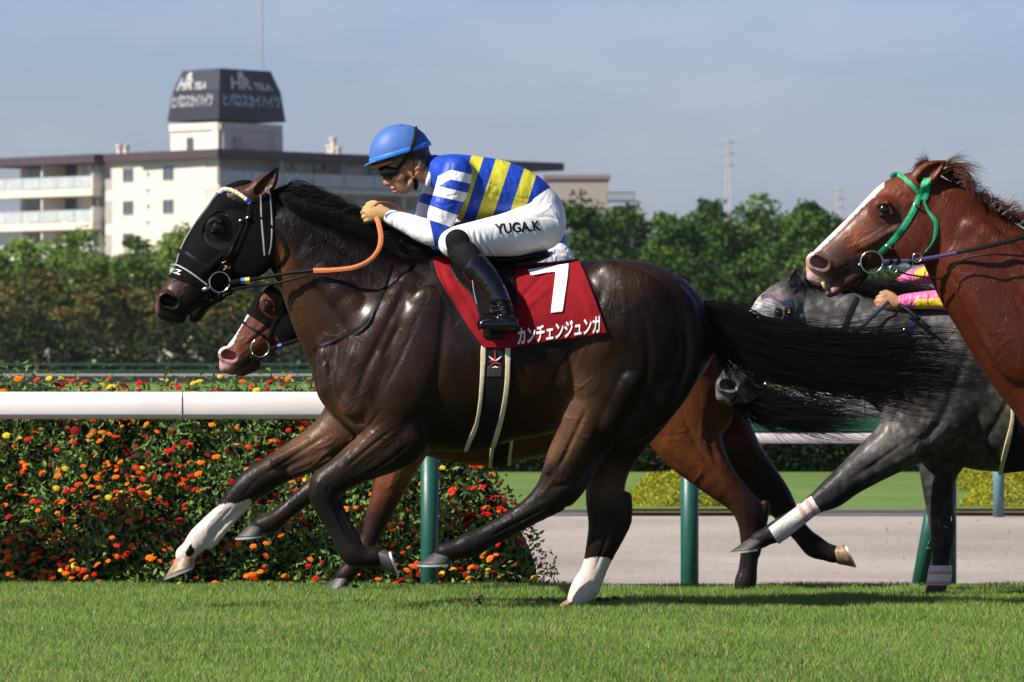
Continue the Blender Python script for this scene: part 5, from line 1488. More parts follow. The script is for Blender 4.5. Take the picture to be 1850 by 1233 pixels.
def leaf_mat(name, stops, rough=0.5, trans=0.3):
    m, n, l, b = new_mat(name)
    a = n.new('ShaderNodeAttribute'); a.attribute_name = 'tone'
    c = rampn(n, l, a.outputs['Fac'], stops)
    l.new(c, b.inputs['Base Color']); b.inputs['Roughness'].default_value = rough; b.inputs['Specular IOR Level'].default_value = 0.15
    t = n.new('ShaderNodeBsdfTranslucent'); l.new(c, t.inputs['Color'])
    mx = n.new('ShaderNodeMixShader'); mx.inputs[0].default_value = trans
    l.new(b.outputs[0], mx.inputs[1]); l.new(t.outputs[0], mx.inputs[2]); l.new(mx.outputs[0], n['Material Output'].inputs['Surface'])
    return m
def set_tone(o, T):
    o.data.attributes.new('tone', 'FLOAT', 'POINT').data.foreach_set('value', np.asarray(T, dtype=np.float32))

# zinnia bed behind the rail
bed = root('flower_bed', (P(300, 0, 5.3)[0], 5.3, -0.42), 'tall bank of red, orange and yellow zinnias growing behind the white rail', 'flower bed')
def bed_right(z, k=0.0):
    """right-hand limit of the bed (x) at height z"""
    d = 30.3 / FPX
    zz = [-0.5, 0.0, 0.33, 0.50, 0.62, 0.9, 1.2]; pxs = [1012, 1000, 950, 905, 870, 830, 815]
    return (np.interp(z, zz, pxs) - CX) * d
def bed_top(x):
    px = x / (30.8 / FPX) + CX
    return np.interp(px, [-400, 0, 60, 130, 300, 420, 560, 700, 830], [1.08, 1.09, 1.11, 1.05, 1.04, 1.07, 1.06, 1.03, .97])
def bed_front(x, z):
    return 4.80 + 0.35 * np.clip((z + .42) / 1.5, 0, 1) ** 1.5 + 0.05 * np.sin(x * 7 + z * 5) + 0.05 * np.sin(x * 13.7 - z * 9)
n = 30000
X = rng.uniform(-5.0, 0.4, n); Z = rng.uniform(-0.44, 1.2, n)
keep = (X < bed_right(Z) + rng.normal(0, .025, n)) & (Z < bed_top(X) + rng.normal(0, .03, n)); X, Z = X[keep], Z[keep]
Yb = bed_front(X, Z) + np.abs(rng.normal(0, .11, len(X)))
near_r = X > bed_right(Z) - 0.10
Yb[near_r] += rng.uniform(0, .5, near_r.sum())
v, f = leaf_quads(np.stack([X, Yb, Z], 1), 0.046, rng, 0.40, 0.5)
zl = leaf_mat('zinnia_leaves', [(0.0, (0.08, 0.15, 0.028)), (0.5, (0.17, 0.28, 0.065)), (0.93, (0.30, 0.39, 0.12)), (1.0, (0.42, 0.29, 0.15))], 0.65, 0.3)
fo = obj('foliage', v, f, zl, bed, smooth=False)
T = np.clip(rng.normal(.45, .2, len(X)), 0, .92); T[rng.uniform(0, 1, len(X)) < .012] = 1.0
set_tone(fo, np.repeat(T, 5)); fo['kind'] = 'stuff'
mb = MB()
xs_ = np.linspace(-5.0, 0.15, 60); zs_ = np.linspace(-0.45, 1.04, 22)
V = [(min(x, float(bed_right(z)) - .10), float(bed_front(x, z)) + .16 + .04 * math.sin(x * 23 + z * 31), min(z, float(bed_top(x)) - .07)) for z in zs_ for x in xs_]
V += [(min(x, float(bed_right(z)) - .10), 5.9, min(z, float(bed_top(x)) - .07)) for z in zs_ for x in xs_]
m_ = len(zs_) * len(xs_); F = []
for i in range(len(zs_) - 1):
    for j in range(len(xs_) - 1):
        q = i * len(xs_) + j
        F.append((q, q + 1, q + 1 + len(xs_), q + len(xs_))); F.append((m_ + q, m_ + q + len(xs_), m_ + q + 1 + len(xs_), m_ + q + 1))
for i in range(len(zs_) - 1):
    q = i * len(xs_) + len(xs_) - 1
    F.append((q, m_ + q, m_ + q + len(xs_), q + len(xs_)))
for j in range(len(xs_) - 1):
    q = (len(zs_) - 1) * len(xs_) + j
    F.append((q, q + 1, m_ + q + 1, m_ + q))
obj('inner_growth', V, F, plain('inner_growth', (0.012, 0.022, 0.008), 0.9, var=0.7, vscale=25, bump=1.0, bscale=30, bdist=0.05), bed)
stc = leaf_mat('zinnia_stems', [(0, (0.05, 0.09, 0.02)), (1, (0.10, 0.14, 0.04))])
sv, sf = [], []; off = 0
for k in range(700):
    x = rng.uniform(-5, .1); z = rng.uniform(-.4, .95)
    if x > bed_right(z) - .05: continue
    y = float(bed_front(x, z)) + rng.uniform(0, .1)
    v, f = tube([(x, y + .05, z - .12), (x + rng.normal(0, .02), y + .02, z), (x + rng.normal(0, .03), y, z + .10)], .0022, 4, False)
    sv.append(v); sf += [tuple(i + off for i in q) for q in f]; off += len(v)
so = obj('stems', np.vstack(sv), sf, stc, bed); set_tone(so, rng.uniform(0, 1, off)); so['kind'] = 'stuff'
def zinnia(c, r, nrm, rr):
    """layered petals round a small domed centre"""
    nrm = nrm / np.linalg.norm(nrm); u = np.cross(nrm, [0.3, 1, .2]); u /= np.linalg.norm(u); w = np.cross(nrm, u)
    V, F = [], []
    for lay, (q, m, lift) in enumerate(((1.0, 9, 0.0), (0.78, 8, 0.14), (0.5, 6, 0.24))):
        ph = rr.uniform(0, 6.28)
        for k in range(m):
            a = ph + 2 * math.pi * k / m; d = math.cos(a) * u + math.sin(a) * w; t = -math.sin(a) * u + math.cos(a) * w
            hw = r * q * math.pi / m * .85
            b = len(V)
            V += [c + d * r * .12 + nrm * r * lift, c + d * r * q * .62 + t * hw + nrm * r * (lift + .10), c + d * r * q * rr.uniform(.93, 1.05) + nrm * r * (lift - .02), c + d * r * q * .62 - t * hw + nrm * r * (lift + .10)]
            F += [(b, b + 1, b + 2), (b, b + 2, b + 3)]
    b = len(V)
    for k in range(6):
        a = 2 * math.pi * k / 6; V.append(c + (math.cos(a) * u + math.sin(a) * w) * r * .2 + nrm * r * .34)
    V.append(c + nrm * r * .46)
    F += [(b + k, b + (k + 1) % 6, b + 6) for k in range(6)]
    return V, F
zc = {'orange': (0.80, 0.17, 0.008), 'red': (0.52, 0.010, 0.008), 'crimson': (0.26, 0.008, 0.014), 'scarlet': (0.62, 0.045, 0.012), 'yellow': (0.72, 0.52, 0.03)}
zm = {}
for k_, c_ in zc.items():
    zm[k_] = plain('zinnia_' + k_, c_, 0.8, var=0.22, vscale=90, spec=.1)
rz = np.random.default_rng(21)
fl = []
tries = 0
while len(fl) < 1700 and tries < 60000:
    tries += 1
    x = rz.uniform(-5.0, .2); z = rz.uniform(-.42, 1.13)
    if x > bed_right(z) - .01 or z > bed_top(x) + .02: continue
    dens = 0.55 + 0.45 * math.sin(x * 4.1 + 1.5 * math.sin(z * 5)) * math.sin(z * 6 + x * 2)
    if rz.uniform() > dens * dens + .12: continue
    if any((x - q[0]) ** 2 + (z - q[1]) ** 2 < .0009 for q in fl[-300:]): continue
    low_left = np.clip((.75 - z) * .7 + (-1.4 - x) * .25, 0, 1)
    p = np.array([.20 + .75 * low_left, .30 * (1 - .5 * low_left), .14 * (1 - .5 * low_left), 0.24, .07 + (.10 if z > .85 else 0)]); p /= p.sum()
    kind_ = rz.choice(['orange', 'red', 'crimson', 'scarlet', 'yellow'], p=p)
    fl.append((x, z, kind_))
clusters = []
for x, z, kd in fl:
    y = float(bed_front(x, z)) - rz.uniform(.0, .05)
    nrm = np.array([rz.normal(-.1, .35), rz.uniform(-.9, -.2), rz.uniform(.6, 1.2)])
    clusters.append((np.array([x, y, z]), rz.uniform(.014, .027) * (1.25 if rz.uniform() < .12 else 1), nrm, kd))
vis = [c for c in clusters if -2.95 < c[0][0]]
vis.sort(key=lambda c: -c[1])
def in_front(c):
    px, py = proj(c[0]); return (py < 705) or (py > 760)
big = [c for c in vis if in_front(c)][:100]
ids = set(id(c) for c in big)
for c in big:
    v, f = zinnia(*c[:3], rz); obj('blossom', v, f, zm[c[3]], bed, smooth=False)
Vr, Fr, Mi = [], [], []; keys = list(zm)
for c in clusters:
    if id(c) in ids: continue
    v, f = zinnia(*c[:3], rz); b = len(Vr); Vr += v; Fr += [tuple(i + b for i in q) for q in f]; Mi += [keys.index(c[3])] * len(f)
ro = obj('blossoms', Vr, Fr, None, bed, smooth=False, mats=[zm[k_] for k_ in keys], midx=Mi); ro['kind'] = 'stuff'

# clipped domes and the dark hedge beyond the track
def dome(px, base, w, h, Y, label, group):
    c = P(px, base, Y); s = S(Y)
    r = root('clipped_bush', c, label, 'bush', group)
    R = np.array([w * s, w * s * .8, h * s])
    n_ = 14000
    g = np.random.default_rng(int(px))
    d = g.normal(0, 1, (n_, 3)); d[:, 2] = np.abs(d[:, 2]); d /= np.linalg.norm(d, axis=1)[:, None]
    d[:, :2] *= (1 - .14 * np.sin(np.pi * d[:, 2:3]))
    bump_ = 1 + .03 * np.sin(d[:, 0] * 9 + d[:, 2] * 7) + .02 * np.sin(d[:, 1] * 17)
    C = c + d * R * bump_[:, None] * g.uniform(.95, 1.02, n_)[:, None]
    v, f = leaf_quads(C, .035, g, .55, .6)
    o = obj('leaves', v, f, dome_leaf, r, smooth=False); set_tone(o, np.repeat(np.clip(g.normal(.5, .25, n_) - .12 * (d[:, 2] < .3), 0, 1), 5)); o['kind'] = 'stuff'
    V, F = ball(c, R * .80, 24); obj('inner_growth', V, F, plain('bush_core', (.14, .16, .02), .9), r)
dome_leaf = leaf_mat('clipped_bush_leaf', [(0, (.20, .23, .018)), (1, (.46, .43, .035))], .7, .25)
dome(1256, 948, 168, 100, 28.6, 'round yellow-green clipped bush behind the post in the middle of the picture', 'clipped bushes on the infield lawn')
dome(1890, 948, 178, 114, 28.4, 'round yellow-green clipped bush at the right edge behind the grey horse', 'clipped bushes on the infield lawn')
dome(1800, 905, 120, 72, 34.0, 'darker clipped bush just behind the one at the right edge', 'clipped bushes on the infield lawn')
hr_ = root('hedge', (1, 42, -.42), 'long dark green clipped hedge across the infield lawn', 'hedge')
g = np.random.default_rng(77)
hx0, hx1 = P(860, 0, 42)[0], P(1670, 0, 42)[0]; hz1 = P(0, 745, 42)[2]
n_ = 12000
C = np.stack([g.uniform(hx0, hx1, n_), 42 + g.uniform(-.02, .05, n_), g.uniform(-.42, hz1, n_)], 1)
C2 = np.stack([g.uniform(hx0, hx1, 3000), g.uniform(42, 43.2, 3000), np.full(3000, hz1)], 1)
v, f = leaf_quads(np.vstack([C, C2]), .08, g, .5, .1)
hl = leaf_mat('hedge_leaf', [(0, (.008, .020, .006)), (1, (.016, .034, .009))], .6, .1)
o = obj('leaves', v, f, hl, hr_, smooth=False); set_tone(o, g.uniform(0, 1, len(v))); o['kind'] = 'stuff'
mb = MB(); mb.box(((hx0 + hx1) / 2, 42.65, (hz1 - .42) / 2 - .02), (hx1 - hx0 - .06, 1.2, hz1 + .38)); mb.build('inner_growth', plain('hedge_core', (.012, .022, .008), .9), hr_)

# ================================================================= trees
def tree(name, px, ybase, ytop, wpx, Y, seed, mat, label, group, trunk_c=(0.07, 0.05, 0.035), bare=0.30, clumps=34, leaves=260, lsz=0.22, parent_tone=(.2, .9), flat=0.75):
    g = np.random.default_rng(seed)
    s = S(Y)
    B0 = np.array([P(px, 0, Y)[0], Y, -0.3])
    zt = P(0, ytop, Y)[2]; H = zt - B0[2]; Wd = wpx * s / 2
    r = root(name, B0, label, 'tree', group)
    zc = B0[2] + H * (bare + (1 - bare) * .5); hz = H * (1 - bare) * .5
    # clump centres in an egg-shaped crown
    cc = []
    while len(cc) < clumps:
        q = g.uniform(-1, 1, 3)
        rr = np.linalg.norm(q)
        if rr > 1 or rr < .35: continue
        wz = 1.0 - .35 * max(0, q[2])
        cc.append(np.array([B0[0] + q[0] * Wd * wz * .86, Y + q[1] * Wd * .8 * wz, zc + q[2] * hz * .86]))
    cc.append(np.array([B0[0] + g.normal(0, Wd * .15), Y, zt - hz * .22]))
    Vs, Ts = [], []
    for c in cc:
        rc = g.uniform(.20, .36) * (Wd + hz) * .5
        m = int(leaves * g.uniform(.7, 1.2))
        d = g.normal(0, 1, (m, 3)); d /= np.linalg.norm(d, axis=1)[:, None]
        rad = rc * g.uniform(.25, 1.0, m) ** .55
        lobes = 1 + .28 * np.sin(d[:, 0] * 4 + seed + c[0]) * np.sin(d[:, 2] * 5 + c[2] * 3)
        Vs.append(c + d * (rad * lobes)[:, None] * np.array([1, 1, flat]))
        Ts.append(np.clip(g.uniform(*parent_tone) + g.normal(0, .13, m), 0, 1))
    C = np.vstack(Vs)
    v, f = leaf_quads(C, lsz, g, .6, .3)
    o = obj('crown', v, f, mat, r, smooth=False); set_tone(o, np.repeat(np.concatenate(Ts), 5))
    mb = MB()
    bend = g.normal(0, .06 * H, 2)
    top = np.array([B0[0] + bend[0], Y + bend[1], zc + hz * .3])
    mid = (B0 + top) / 2 + np.array([g.normal(0, .03 * H), 0, 0])
    path = catmull([B0, mid, top], 5)
    mb.tube(path, np.linspace(.030, .010, len(path)) * H, 9)
    for c in cc[::2]:
        k = g.integers(3, len(path) - 1); st = path[k]
        m_ = (st + c) / 2 + np.array([0, 0, g.uniform(-.03, .05) * H])
        mb.tube(catmull([st, m_, c], 3), np.linspace(.011, .003, 7) * H, 5)
    mb.build('trunk', plain('bark', trunk_c, .9, var=.4, vscale=3, bump=.6, bscale=6, bdist=.05), r, True)
    return r
pine_light = leaf_mat('tree_leaf_bright', [(0, (.05, .085, .012)), (.6, (.14, .235, .034)), (1, (.24, .33, .06))], .6, .3)
olive = leaf_mat('tree_leaf_olive', [(0, (.018, .022, .007)), (.55, (.10, .105, .024)), (.85, (.18, .15, .05)), (1, (.20, .13, .07))], .65, .3)
deep = leaf_mat('tree_leaf_deep', [(0, (.008, .020, .005)), (.6, (.045, .10, .014)), (1, (.12, .20, .03))], .6, .2)
back_left = [(-60, 420, 190), (40, 432, 170), (135, 414, 180), (232, 424, 170), (330, 418, 160), (405, 430, 150), (480, 440, 170), (570, 430, 180), (680, 430, 190), (800, 425, 190), (900, 410, 170)]
for i, (px, yt, w) in enumerate(back_left):
    tree('broadleaf_tree', px, 0, yt - 7, w * 1.3, 235 + (i % 3) * 7, 100 + i, pine_light, 'bright green tree in the back row, %s' % ('at the left edge of the picture', 'in front of the left balconies', 'right of the left balconies', 'below the left windows of the pale wall', 'below the right windows of the pale wall', 'just behind the lead horse\'s nose ridge', 'behind the lead horse\'s ears', 'behind the lead horse\'s mane', 'behind the rider\'s gloves', 'behind the rider\'s knee', 'behind the rider\'s back')[i], 'bright green trees in the back row', bare=.12, clumps=40, leaves=230, lsz=.26)
front_left = [(-40, 500, 170), (70, 480, 210), (190, 495, 190), (300, 505, 200), (420, 500, 190), (530, 510, 190), (640, 500, 200), (760, 505, 200)]
for i, (px, yt, w) in enumerate(front_left):
    tree('cherry_tree', px, 0, yt, w, 190 + (i % 2) * 8, 300 + i, olive, 'olive brown thinning tree behind the green fence, %s' % ('cut by the left edge', 'left of the pale trunk', 'left of the lead horse\'s muzzle', 'right behind the lead horse\'s muzzle', 'above the bay horse\'s nose', 'behind the bay horse\'s hood', 'behind the lead horse\'s neck', 'behind the lead horse\'s withers')[i], 'olive trees behind the green fence', trunk_c=(.12, .085, .06), bare=.34, clumps=22, leaves=150, lsz=.22, flat=.55)
right_rows = [(960, 380, 170), (1045, 348, 190), (1130, 366, 150), (1215, 372, 150), (1300, 350, 190), (1385, 344, 180), (1468, 356, 170), (1530, 384, 130), (1590, 440, 140)]
for i, (px, yt, w) in enumerate(right_rows):
    tree('pine_tree', px, 0, yt, w * 1.15, 215 + (i % 3) * 9, 500 + i, deep, 'dark green round-crowned pine, %s' % ('behind the rider\'s hips', 'just right of the rider\'s back', 'above the red number cloth', 'right of the gap with the blue hill', 'left of the power pylon', 'below the power pylon', 'left of the chestnut horse\'s nose', 'behind the chestnut horse\'s blaze', 'behind the chestnut horse\'s cheek')[i], 'dark pines on the right', bare=.16, clumps=44, leaves=260, lsz=.26)
right_front = [(1000, 450, 170), (1120, 455, 190), (1240, 460, 180), (1350, 455, 180), (1460, 450, 180), (1560, 480, 160)]
for i, (px, yt, w) in enumerate(right_front):
    tree('pine_tree', px, 0, yt, w * 1.15, 196 + (i % 2) * 6, 700 + i, deep, 'lower dark pine in the front row, %s' % ('above the lead horse\'s loins', 'above the lead horse\'s croup', 'above the lead horse\'s tail', 'left of the grey horse\'s head', 'behind the grey horse\'s ears', 'under the chestnut horse\'s chin')[i], 'dark pines on the right', bare=.2, clumps=34, leaves=230, lsz=.24)
# undergrowth along the foot of the trees
g = np.random.default_rng(9)
n_ = 40000
uxx = g.uniform(-24, 20, n_); hgt = 1.7 + .5 * np.sin(uxx * .9) + .4 * np.sin(uxx * 2.3 + 1)
C = np.stack([uxx, 183 + g.uniform(-1, 1.5, n_) + 40 * (g.uniform(0, 1, n_) < .6), -.4 + g.uniform(0, 1, n_) * (hgt + .5)], 1)
C[:, 2] *= np.where(C[:, 1] > 200, 1.5, 1.0)
v, f = leaf_quads(C, .26, g, .6, .3)
ug = obj('undergrowth', v, f, leaf_mat('undergrowth_leaf', [(0, (.010, .016, .006)), (1, (.035, .05, .014))], .8, .1), smooth=False)
set_tone(ug, np.repeat(np.clip(g.normal(.4, .25, n_), 0, 1), 5)); tag(ug, 'dark undergrowth along the foot of the trees', 'undergrowth', kind='stuff')
# ================================================================= apartment block
cream = plain('render_cream', (0.63, 0.575, 0.48), 0.8, var=0.03, vscale=0.8)
beige = plain('render_beige', (0.72, 0.70, 0.64), 0.8, var=0.04, vscale=0.8)
fascia = plain('roof_fascia', (0.055, 0.035, 0.042), 0.6, var=0.1, vscale=1)
glass = plain('window_glass', (0.05, 0.075, 0.09), 0.12, var=0.3, vscale=0.7, spec=0.8)
rail_glass = plain('balcony_glass', (0.42, 0.46, 0.46), 0.2, var=0.15, vscale=1.5, spec=0.7)
frame_w = plain('window_frame', (0.36, 0.35, 0.33), 0.5)
sign_dark = plain('roof_sign_panel', (0.018, 0.021, 0.030), 0.55, var=0.06, vscale=1)
sign_metal = plain('sign_letters', (0.50, 0.51, 0.50), 0.4, 0.3)
DC = 430.0
def at_d(px, py, d): return np.array([(px - CX) * d / FPX, d - CAM_D, HC + (CY - py) * d / FPX])
corner = at_d(392, 270, DC)[:2]
dL = np.array([-19.7, 23.6]); dL /= np.linalg.norm(dL)
dR = np.array([27.7, 34.0]); dR /= np.linalg.norm(dR)
nL = np.array([-dL[1], dL[0]]); nL = nL if nL[1] < 0 else -nL
nR = np.array([dR[1], -dR[0]])
def hit(px, org, d):
    """parameter along a wall line (origin org, direction d, world XY) seen at column px"""
    k = (px - CX) / FPX
    # x = k (y + CAM_D)
    return (k * (org[1] + CAM_D) - org[0]) / (d[0] - k * d[1])
def zat(px, py, org, d):
    t = hit(px, org, d); y = org[1] + t * d[1]
    return HC + (CY - py) * (y + CAM_D) / FPX
def slab(mb, org, d, n, t0, t1, z0, z1, o0, o1):
    """box along a wall: t along, z up, o outwards"""
    V = []
    for t in (t0, t1):
        for o in (o0, o1):
            for z in (z0, z1):
                q = org + d * t + (n * o if o >= 0 else (dL if n is nR else dR) * -o); V.append((q[0], q[1], z))
    mb.add(V, [(0, 1, 3, 2), (4, 6, 7, 5), (0, 4, 5, 1), (2, 3, 7, 6), (0, 2, 6, 4), (1, 5, 7, 3)])
bd = root('apartment_building', (corner[0], corner[1], 0), 'cream apartment block with balconies, purple-brown roof edge and a dark sign box on its roof', 'building')
def bpart(name, mat, fn, parent=bd):
    mb = MB(); fn(mb); return mb.build(name, mat, parent)
zr = zat(392, 270, corner, dR); zf = zr - .68                     # roof top and underside of the roof edge
z1 = zat(600, 341, corner, dR) ; z1b = z1 - .55; SH = 2.80         # floor slab
tL1 = hit(372, corner, dL); tL2 = hit(190, corner, dL); tL3 = hit(5, corner, dL) + 0.6
tR = hit(985, corner, dR)
# walls
bpart('wall', cream, lambda mb: (slab(mb, corner, dL, nL, tL1, tL2, -.5, zf, -9, 0)))
bpart('wall', beige, lambda mb: slab(mb, corner, dR, nR, .2, tR, -.5, zf, -9, -1.7))
bpart('wall', beige, lambda mb: slab(mb, corner, dL, nL, tL2 + .003, tL3 - 1.2, -.5, zf, -9, -1.6))
# white end fin at the corner
for k in range(5):
    zt_ = zf - .75 - k * SH
    bpart('fin', cream, lambda mb: slab(mb, corner, dL, nL, -.02, tL1 - .003, zt_ - 1.75, zt_ - 0.05, -1.7, .0))
bpart('roof', fascia, lambda mb: (slab(mb, corner, dR, nR, -.9, tR + 1.5, zf, zr, -10.5, .9)))
bpart('roof', fascia, lambda mb: (slab(mb, corner, dL, nL, -.25, tL2 - .5, zf + .004, zr - .003, -10.2, .55), slab(mb, corner, dL, nL, tL2 - .5, tL3 + 1.2, zf - .02, zr - .006, -10.0, 1.5)))
# right wing balconies
for k in range(5):
    zz = z1 - k * SH
    bpart('balcony_slab', cream, lambda mb: slab(mb, corner, dR, nR, .0, tR + .3, zz - .45, zz, -1.69, .25))
    m = int((tR) / 3.6)
    for j in range(m):
        t = .15 + j * (tR / m)
        w = tR / m
        bpart('balcony_glass', rail_glass, lambda mb: slab(mb, corner, dR, nR, t + .06, t + w - .06, zz + .08, zz + 1.12, .12, .15))
        bpart('handrail', frame_w, lambda mb: (slab(mb, corner, dR, nR, t, t + w - .01, zz + 1.13, zz + 1.20, .09, .18), slab(mb, corner, dR, nR, t, t + .05, zz, zz + 1.129, .11, .16)))
        for q0, q1 in ((.18, .44), (.56, .82)):
            wn_o = bpart('window', frame_w, lambda mb: slab(mb, corner, dR, nR, t + w * q0 - .08, t + w * q1 + .08, zz + .05, zz + 2.12, -1.699, -1.66))
            bpart('pane', glass, lambda mb: (slab(mb, corner, dR, nR, t + w * q0, t + w * (q0 + q1) / 2 - .03, zz + .1, zz + 2.04, -1.66, -1.64), slab(mb, corner, dR, nR, t + w * (q0 + q1) / 2 + .03, t + w * q1, zz + .1, zz + 2.04, -1.66, -1.64)), wn_o)
        if j % 2 == 0:
            bpart('partition', cream, lambda mb: slab(mb, corner, dR, nR, t - .07, t + .07, zz + .004, zz + SH - .46, -1.69, .08))
        if j in (2, 3, 5):
            c3 = [(.45, .16, .03), (.35, .45, .50), (.45, .20, .18)][j % 3]
            bpart('laundry', plain('laundry', c3, .8), lambda mb: slab(mb, corner, dR, nR, t + w * .3, t + w * .55, zz + .5, zz + 1.5, -.35, -.32))
rb = random.Random(5)
for k in range(4):
    for zz, org_, d_, n_, ts in ((z1 - k * SH, corner, dR, nR, [2.6 + i * 3.4 for i in range(11)]), (zat(164, 341, corner, dL) - k * SH, corner, dL, nL, [tL2 + 1.4 + i * 2.6 for i in range(5)])):
        for t in ts:
            t += rb.uniform(-.3, .3)
            bpart('air_unit', frame_w if rb.random() < .3 else cream, lambda mb: slab(mb, org_, d_, n_, t, t + .8, zz + .02, zz + .68, -1.3, -.9))
            if rb.random() < .75:
                bpart('curtain', plain('curtain', (rb.uniform(.45, .7),) * 3, .9, var=.1), lambda mb: slab(mb, org_, d_, n_, t + 1.0, t + 1.0 + rb.uniform(.3, .7), zz + .15, zz + 2.0, -1.52, -1.50))
            if rb.random() < .35:
                c3 = rb.choice([(.55, .25, .05), (.30, .42, .50), (.50, .48, .45), (.12, .20, .35)])
                bpart('laundry', plain('laundry', c3, .9), lambda mb: slab(mb, org_, d_, n_, t + .2, t + .2 + rb.uniform(.3, .8), zz + .7, zz + 1.7, -.5, -.47))
# plain wall windows
for px, ys in ((232, (303, 362.5, 421)), (304.5, (299.5, 360, 420))):
    for y in ys:
        t = hit(px, corner, dL); zt_ = zat(px, y, corner, dL)
        w_ = bpart('window', frame_w, lambda mb: slab(mb, corner, dL, nL, t - .78, t + .78, zt_ - 1.22, zt_, 0, .05))
        bpart('pane', glass, lambda mb: (slab(mb, corner, dL, nL, t - .68, t - .03, zt_ - 1.14, zt_ - .08, .05, .06), slab(mb, corner, dL, nL, t + .03, t + .68, zt_ - 1.14, zt_ - .08, .05, .06)), w_)
for y in (311, 340, 369, 398):
    t = hit(268, corner, dL); zt_ = zat(268, y, corner, dL)
    bpart('vent', frame_w, lambda mb: slab(mb, corner, dL, nL, t - .16, t + .16, zt_ - .3, zt_, 0, .12))
# left balcony block, pushed forward
for k in range(5):
    zz = zat(164, 341, corner, dL) - k * SH
    a0, a1 = tL2 + .2, tL3
    bpart('balcony_slab', cream, lambda mb: slab(mb, corner, dL, nL, a0, a1, zz - .62, zz, -1.59, 1.15))
    bpart('side_panel', beige, lambda mb: slab(mb, corner, dL, nL, a0, a0 + .15, zz + .003, zz + 1.25, -1.58, 1.14))
    m = 6; w = (a1 - a0 - .2) / m
    for j in range(m):
        t = a0 + .18 + j * w
        bpart('balcony_glass', rail_glass, lambda mb: slab(mb, corner, dL, nL, t + .04, t + w - .04, zz + .06, zz + .96, 1.05, 1.08))
        bpart('handrail', frame_w, lambda mb: (slab(mb, corner, dL, nL, t, t + w - .01, zz + .97, zz + 1.03, 1.02, 1.1), slab(mb, corner, dL, nL, t, t + .04, zz, zz + .969, 1.03, 1.09)))
        if j % 2 == 0:
            w_ = bpart('window', frame_w, lambda mb: slab(mb, corner, dL, nL, t + w * .15, t + w * 1.35, zz + .1, zz + 2.1, -1.599, -1.55))
            bpart('pane', glass, lambda mb: slab(mb, corner, dL, nL, t + w * .2, t + w * 1.3, zz + .15, zz + 2.05, -1.55, -1.53), w_)
    bpart('partition', beige, lambda mb: slab(mb, corner, dL, nL, (a0 + a1) / 2 - .08, (a0 + a1) / 2 + .08, zz + .003, zz + SH - .63, -1.58, .9))
    bpart('recess_shade_panel', plain('recess_shade', (.34, .33, .31), .9), lambda mb: slab(mb, corner, dL, nL, tL2 - 1.0, tL2 - .05, zz - .2, zz + 1.75, .001, .02))  # flat wall panel, the shade of a recess put into its colour
# tower with the sign box
pc = corner + dR * 2.2 + dL * .0 - nR * 0.0
org = at_d(396, 0, 441)[:2]
a_ = abs(hit(308, org, dL)); b_ = abs(hit(508, org, dR))
zb, zt_ = zr - .01, HC + (CY - 221) * 441 / FPX
def boxy(mb, o0, la, lb, z0, z1):
    V = []
    for z in (z0, z1):
        for q in (o0, o0 + dR * lb, o0 + dR * lb + dL * la, o0 + dL * la): V.append((q[0], q[1], z))
    mb.add(V, [(0, 1, 5, 4), (1, 2, 6, 5), (2, 3, 7, 6), (3, 0, 4, 7), (4, 5, 6, 7), (3, 2, 1, 0)])
bpart('tower', cream, lambda mb: boxy(mb, org, a_, b_, zb, zt_))
bpart('tower_trim', cream, lambda mb: (slab(mb, org, dL, nL, 0, a_, zt_ - .6, zt_, .002, .15), slab(mb, org, dR, nR, 0, b_, zt_ - .6, zt_, .002, .15), slab(mb, org, dR, nR, .3, 1.2, zb, zt_ - .61, .002, .2), slab(mb, org, dR, nR, b_ - 1.2, b_, zb, zt_ - .61, .002, .2), slab(mb, org, dL, nL, 0, .9, zb, zt_ - .61, .002, .12)))
bpart('tower_door', glass, lambda mb: slab(mb, org, dL, nL, a_ * .52, a_ * .66, zb, zb + 1.5, .002, .04))
bpart('ladder', frame_w, lambda mb: (slab(mb, org, dR, nR, 1.7, 2.5, zb + .1, zb + 1.5, .002, .3), slab(mb, org, dR, nR, 2.0, 3.4, zb, zb + .6, .302, .8)))
lev = [(221.8, 215, 302, 516.5, .55), (166, 160, 312, 507, .25), (126, 121, 330, 489, 0)]
rings = []
for (ye, yc, pl, pr, _) in lev:
    z = HC + (CY - yc) * 440 / FPX
    sh = -0.35 if ye > 200 else (-.1 if ye > 150 else .9)
    o0 = org + (dL + dR) * sh
    la = hit(pl, o0, dL); lb = hit(pr, o0, dR)
    rings.append([(*(o0), z), (*(o0 + dR * lb), z), (*(o0 + dR * lb + dL * la), z), (*(o0 + dL * la), z)])
V = [p for r_ in rings for p in r_]
F = [(i * 4 + j, i * 4 + (j + 1) % 4, (i + 1) * 4 + (j + 1) % 4, (i + 1) * 4 + j) for i in range(2) for j in range(4)] + [(3, 2, 1, 0), (8, 9, 10, 11)]
sg = obj('roof_sign', V, F, sign_dark, bd, smooth=False)
Rg = np.array(rings)
def on_face(side, u, lv):
    """u 0..1 across the face from its left edge as seen, lv 0 bottom .. 2 top"""
    i = min(int(lv), 1); f = lv - i
    if side == 'L': a, b = 3, 0
    else: a, b = 0, 1
    lo = Rg[i][a] * (1 - u) + Rg[i][b] * u; hi = Rg[i + 1][a] * (1 - u) + Rg[i + 1][b] * u
    n_ = nL if side == 'L' else nR
    return lo * (1 - f) + hi * f + np.array([n_[0], n_[1], 0.05]) * .12
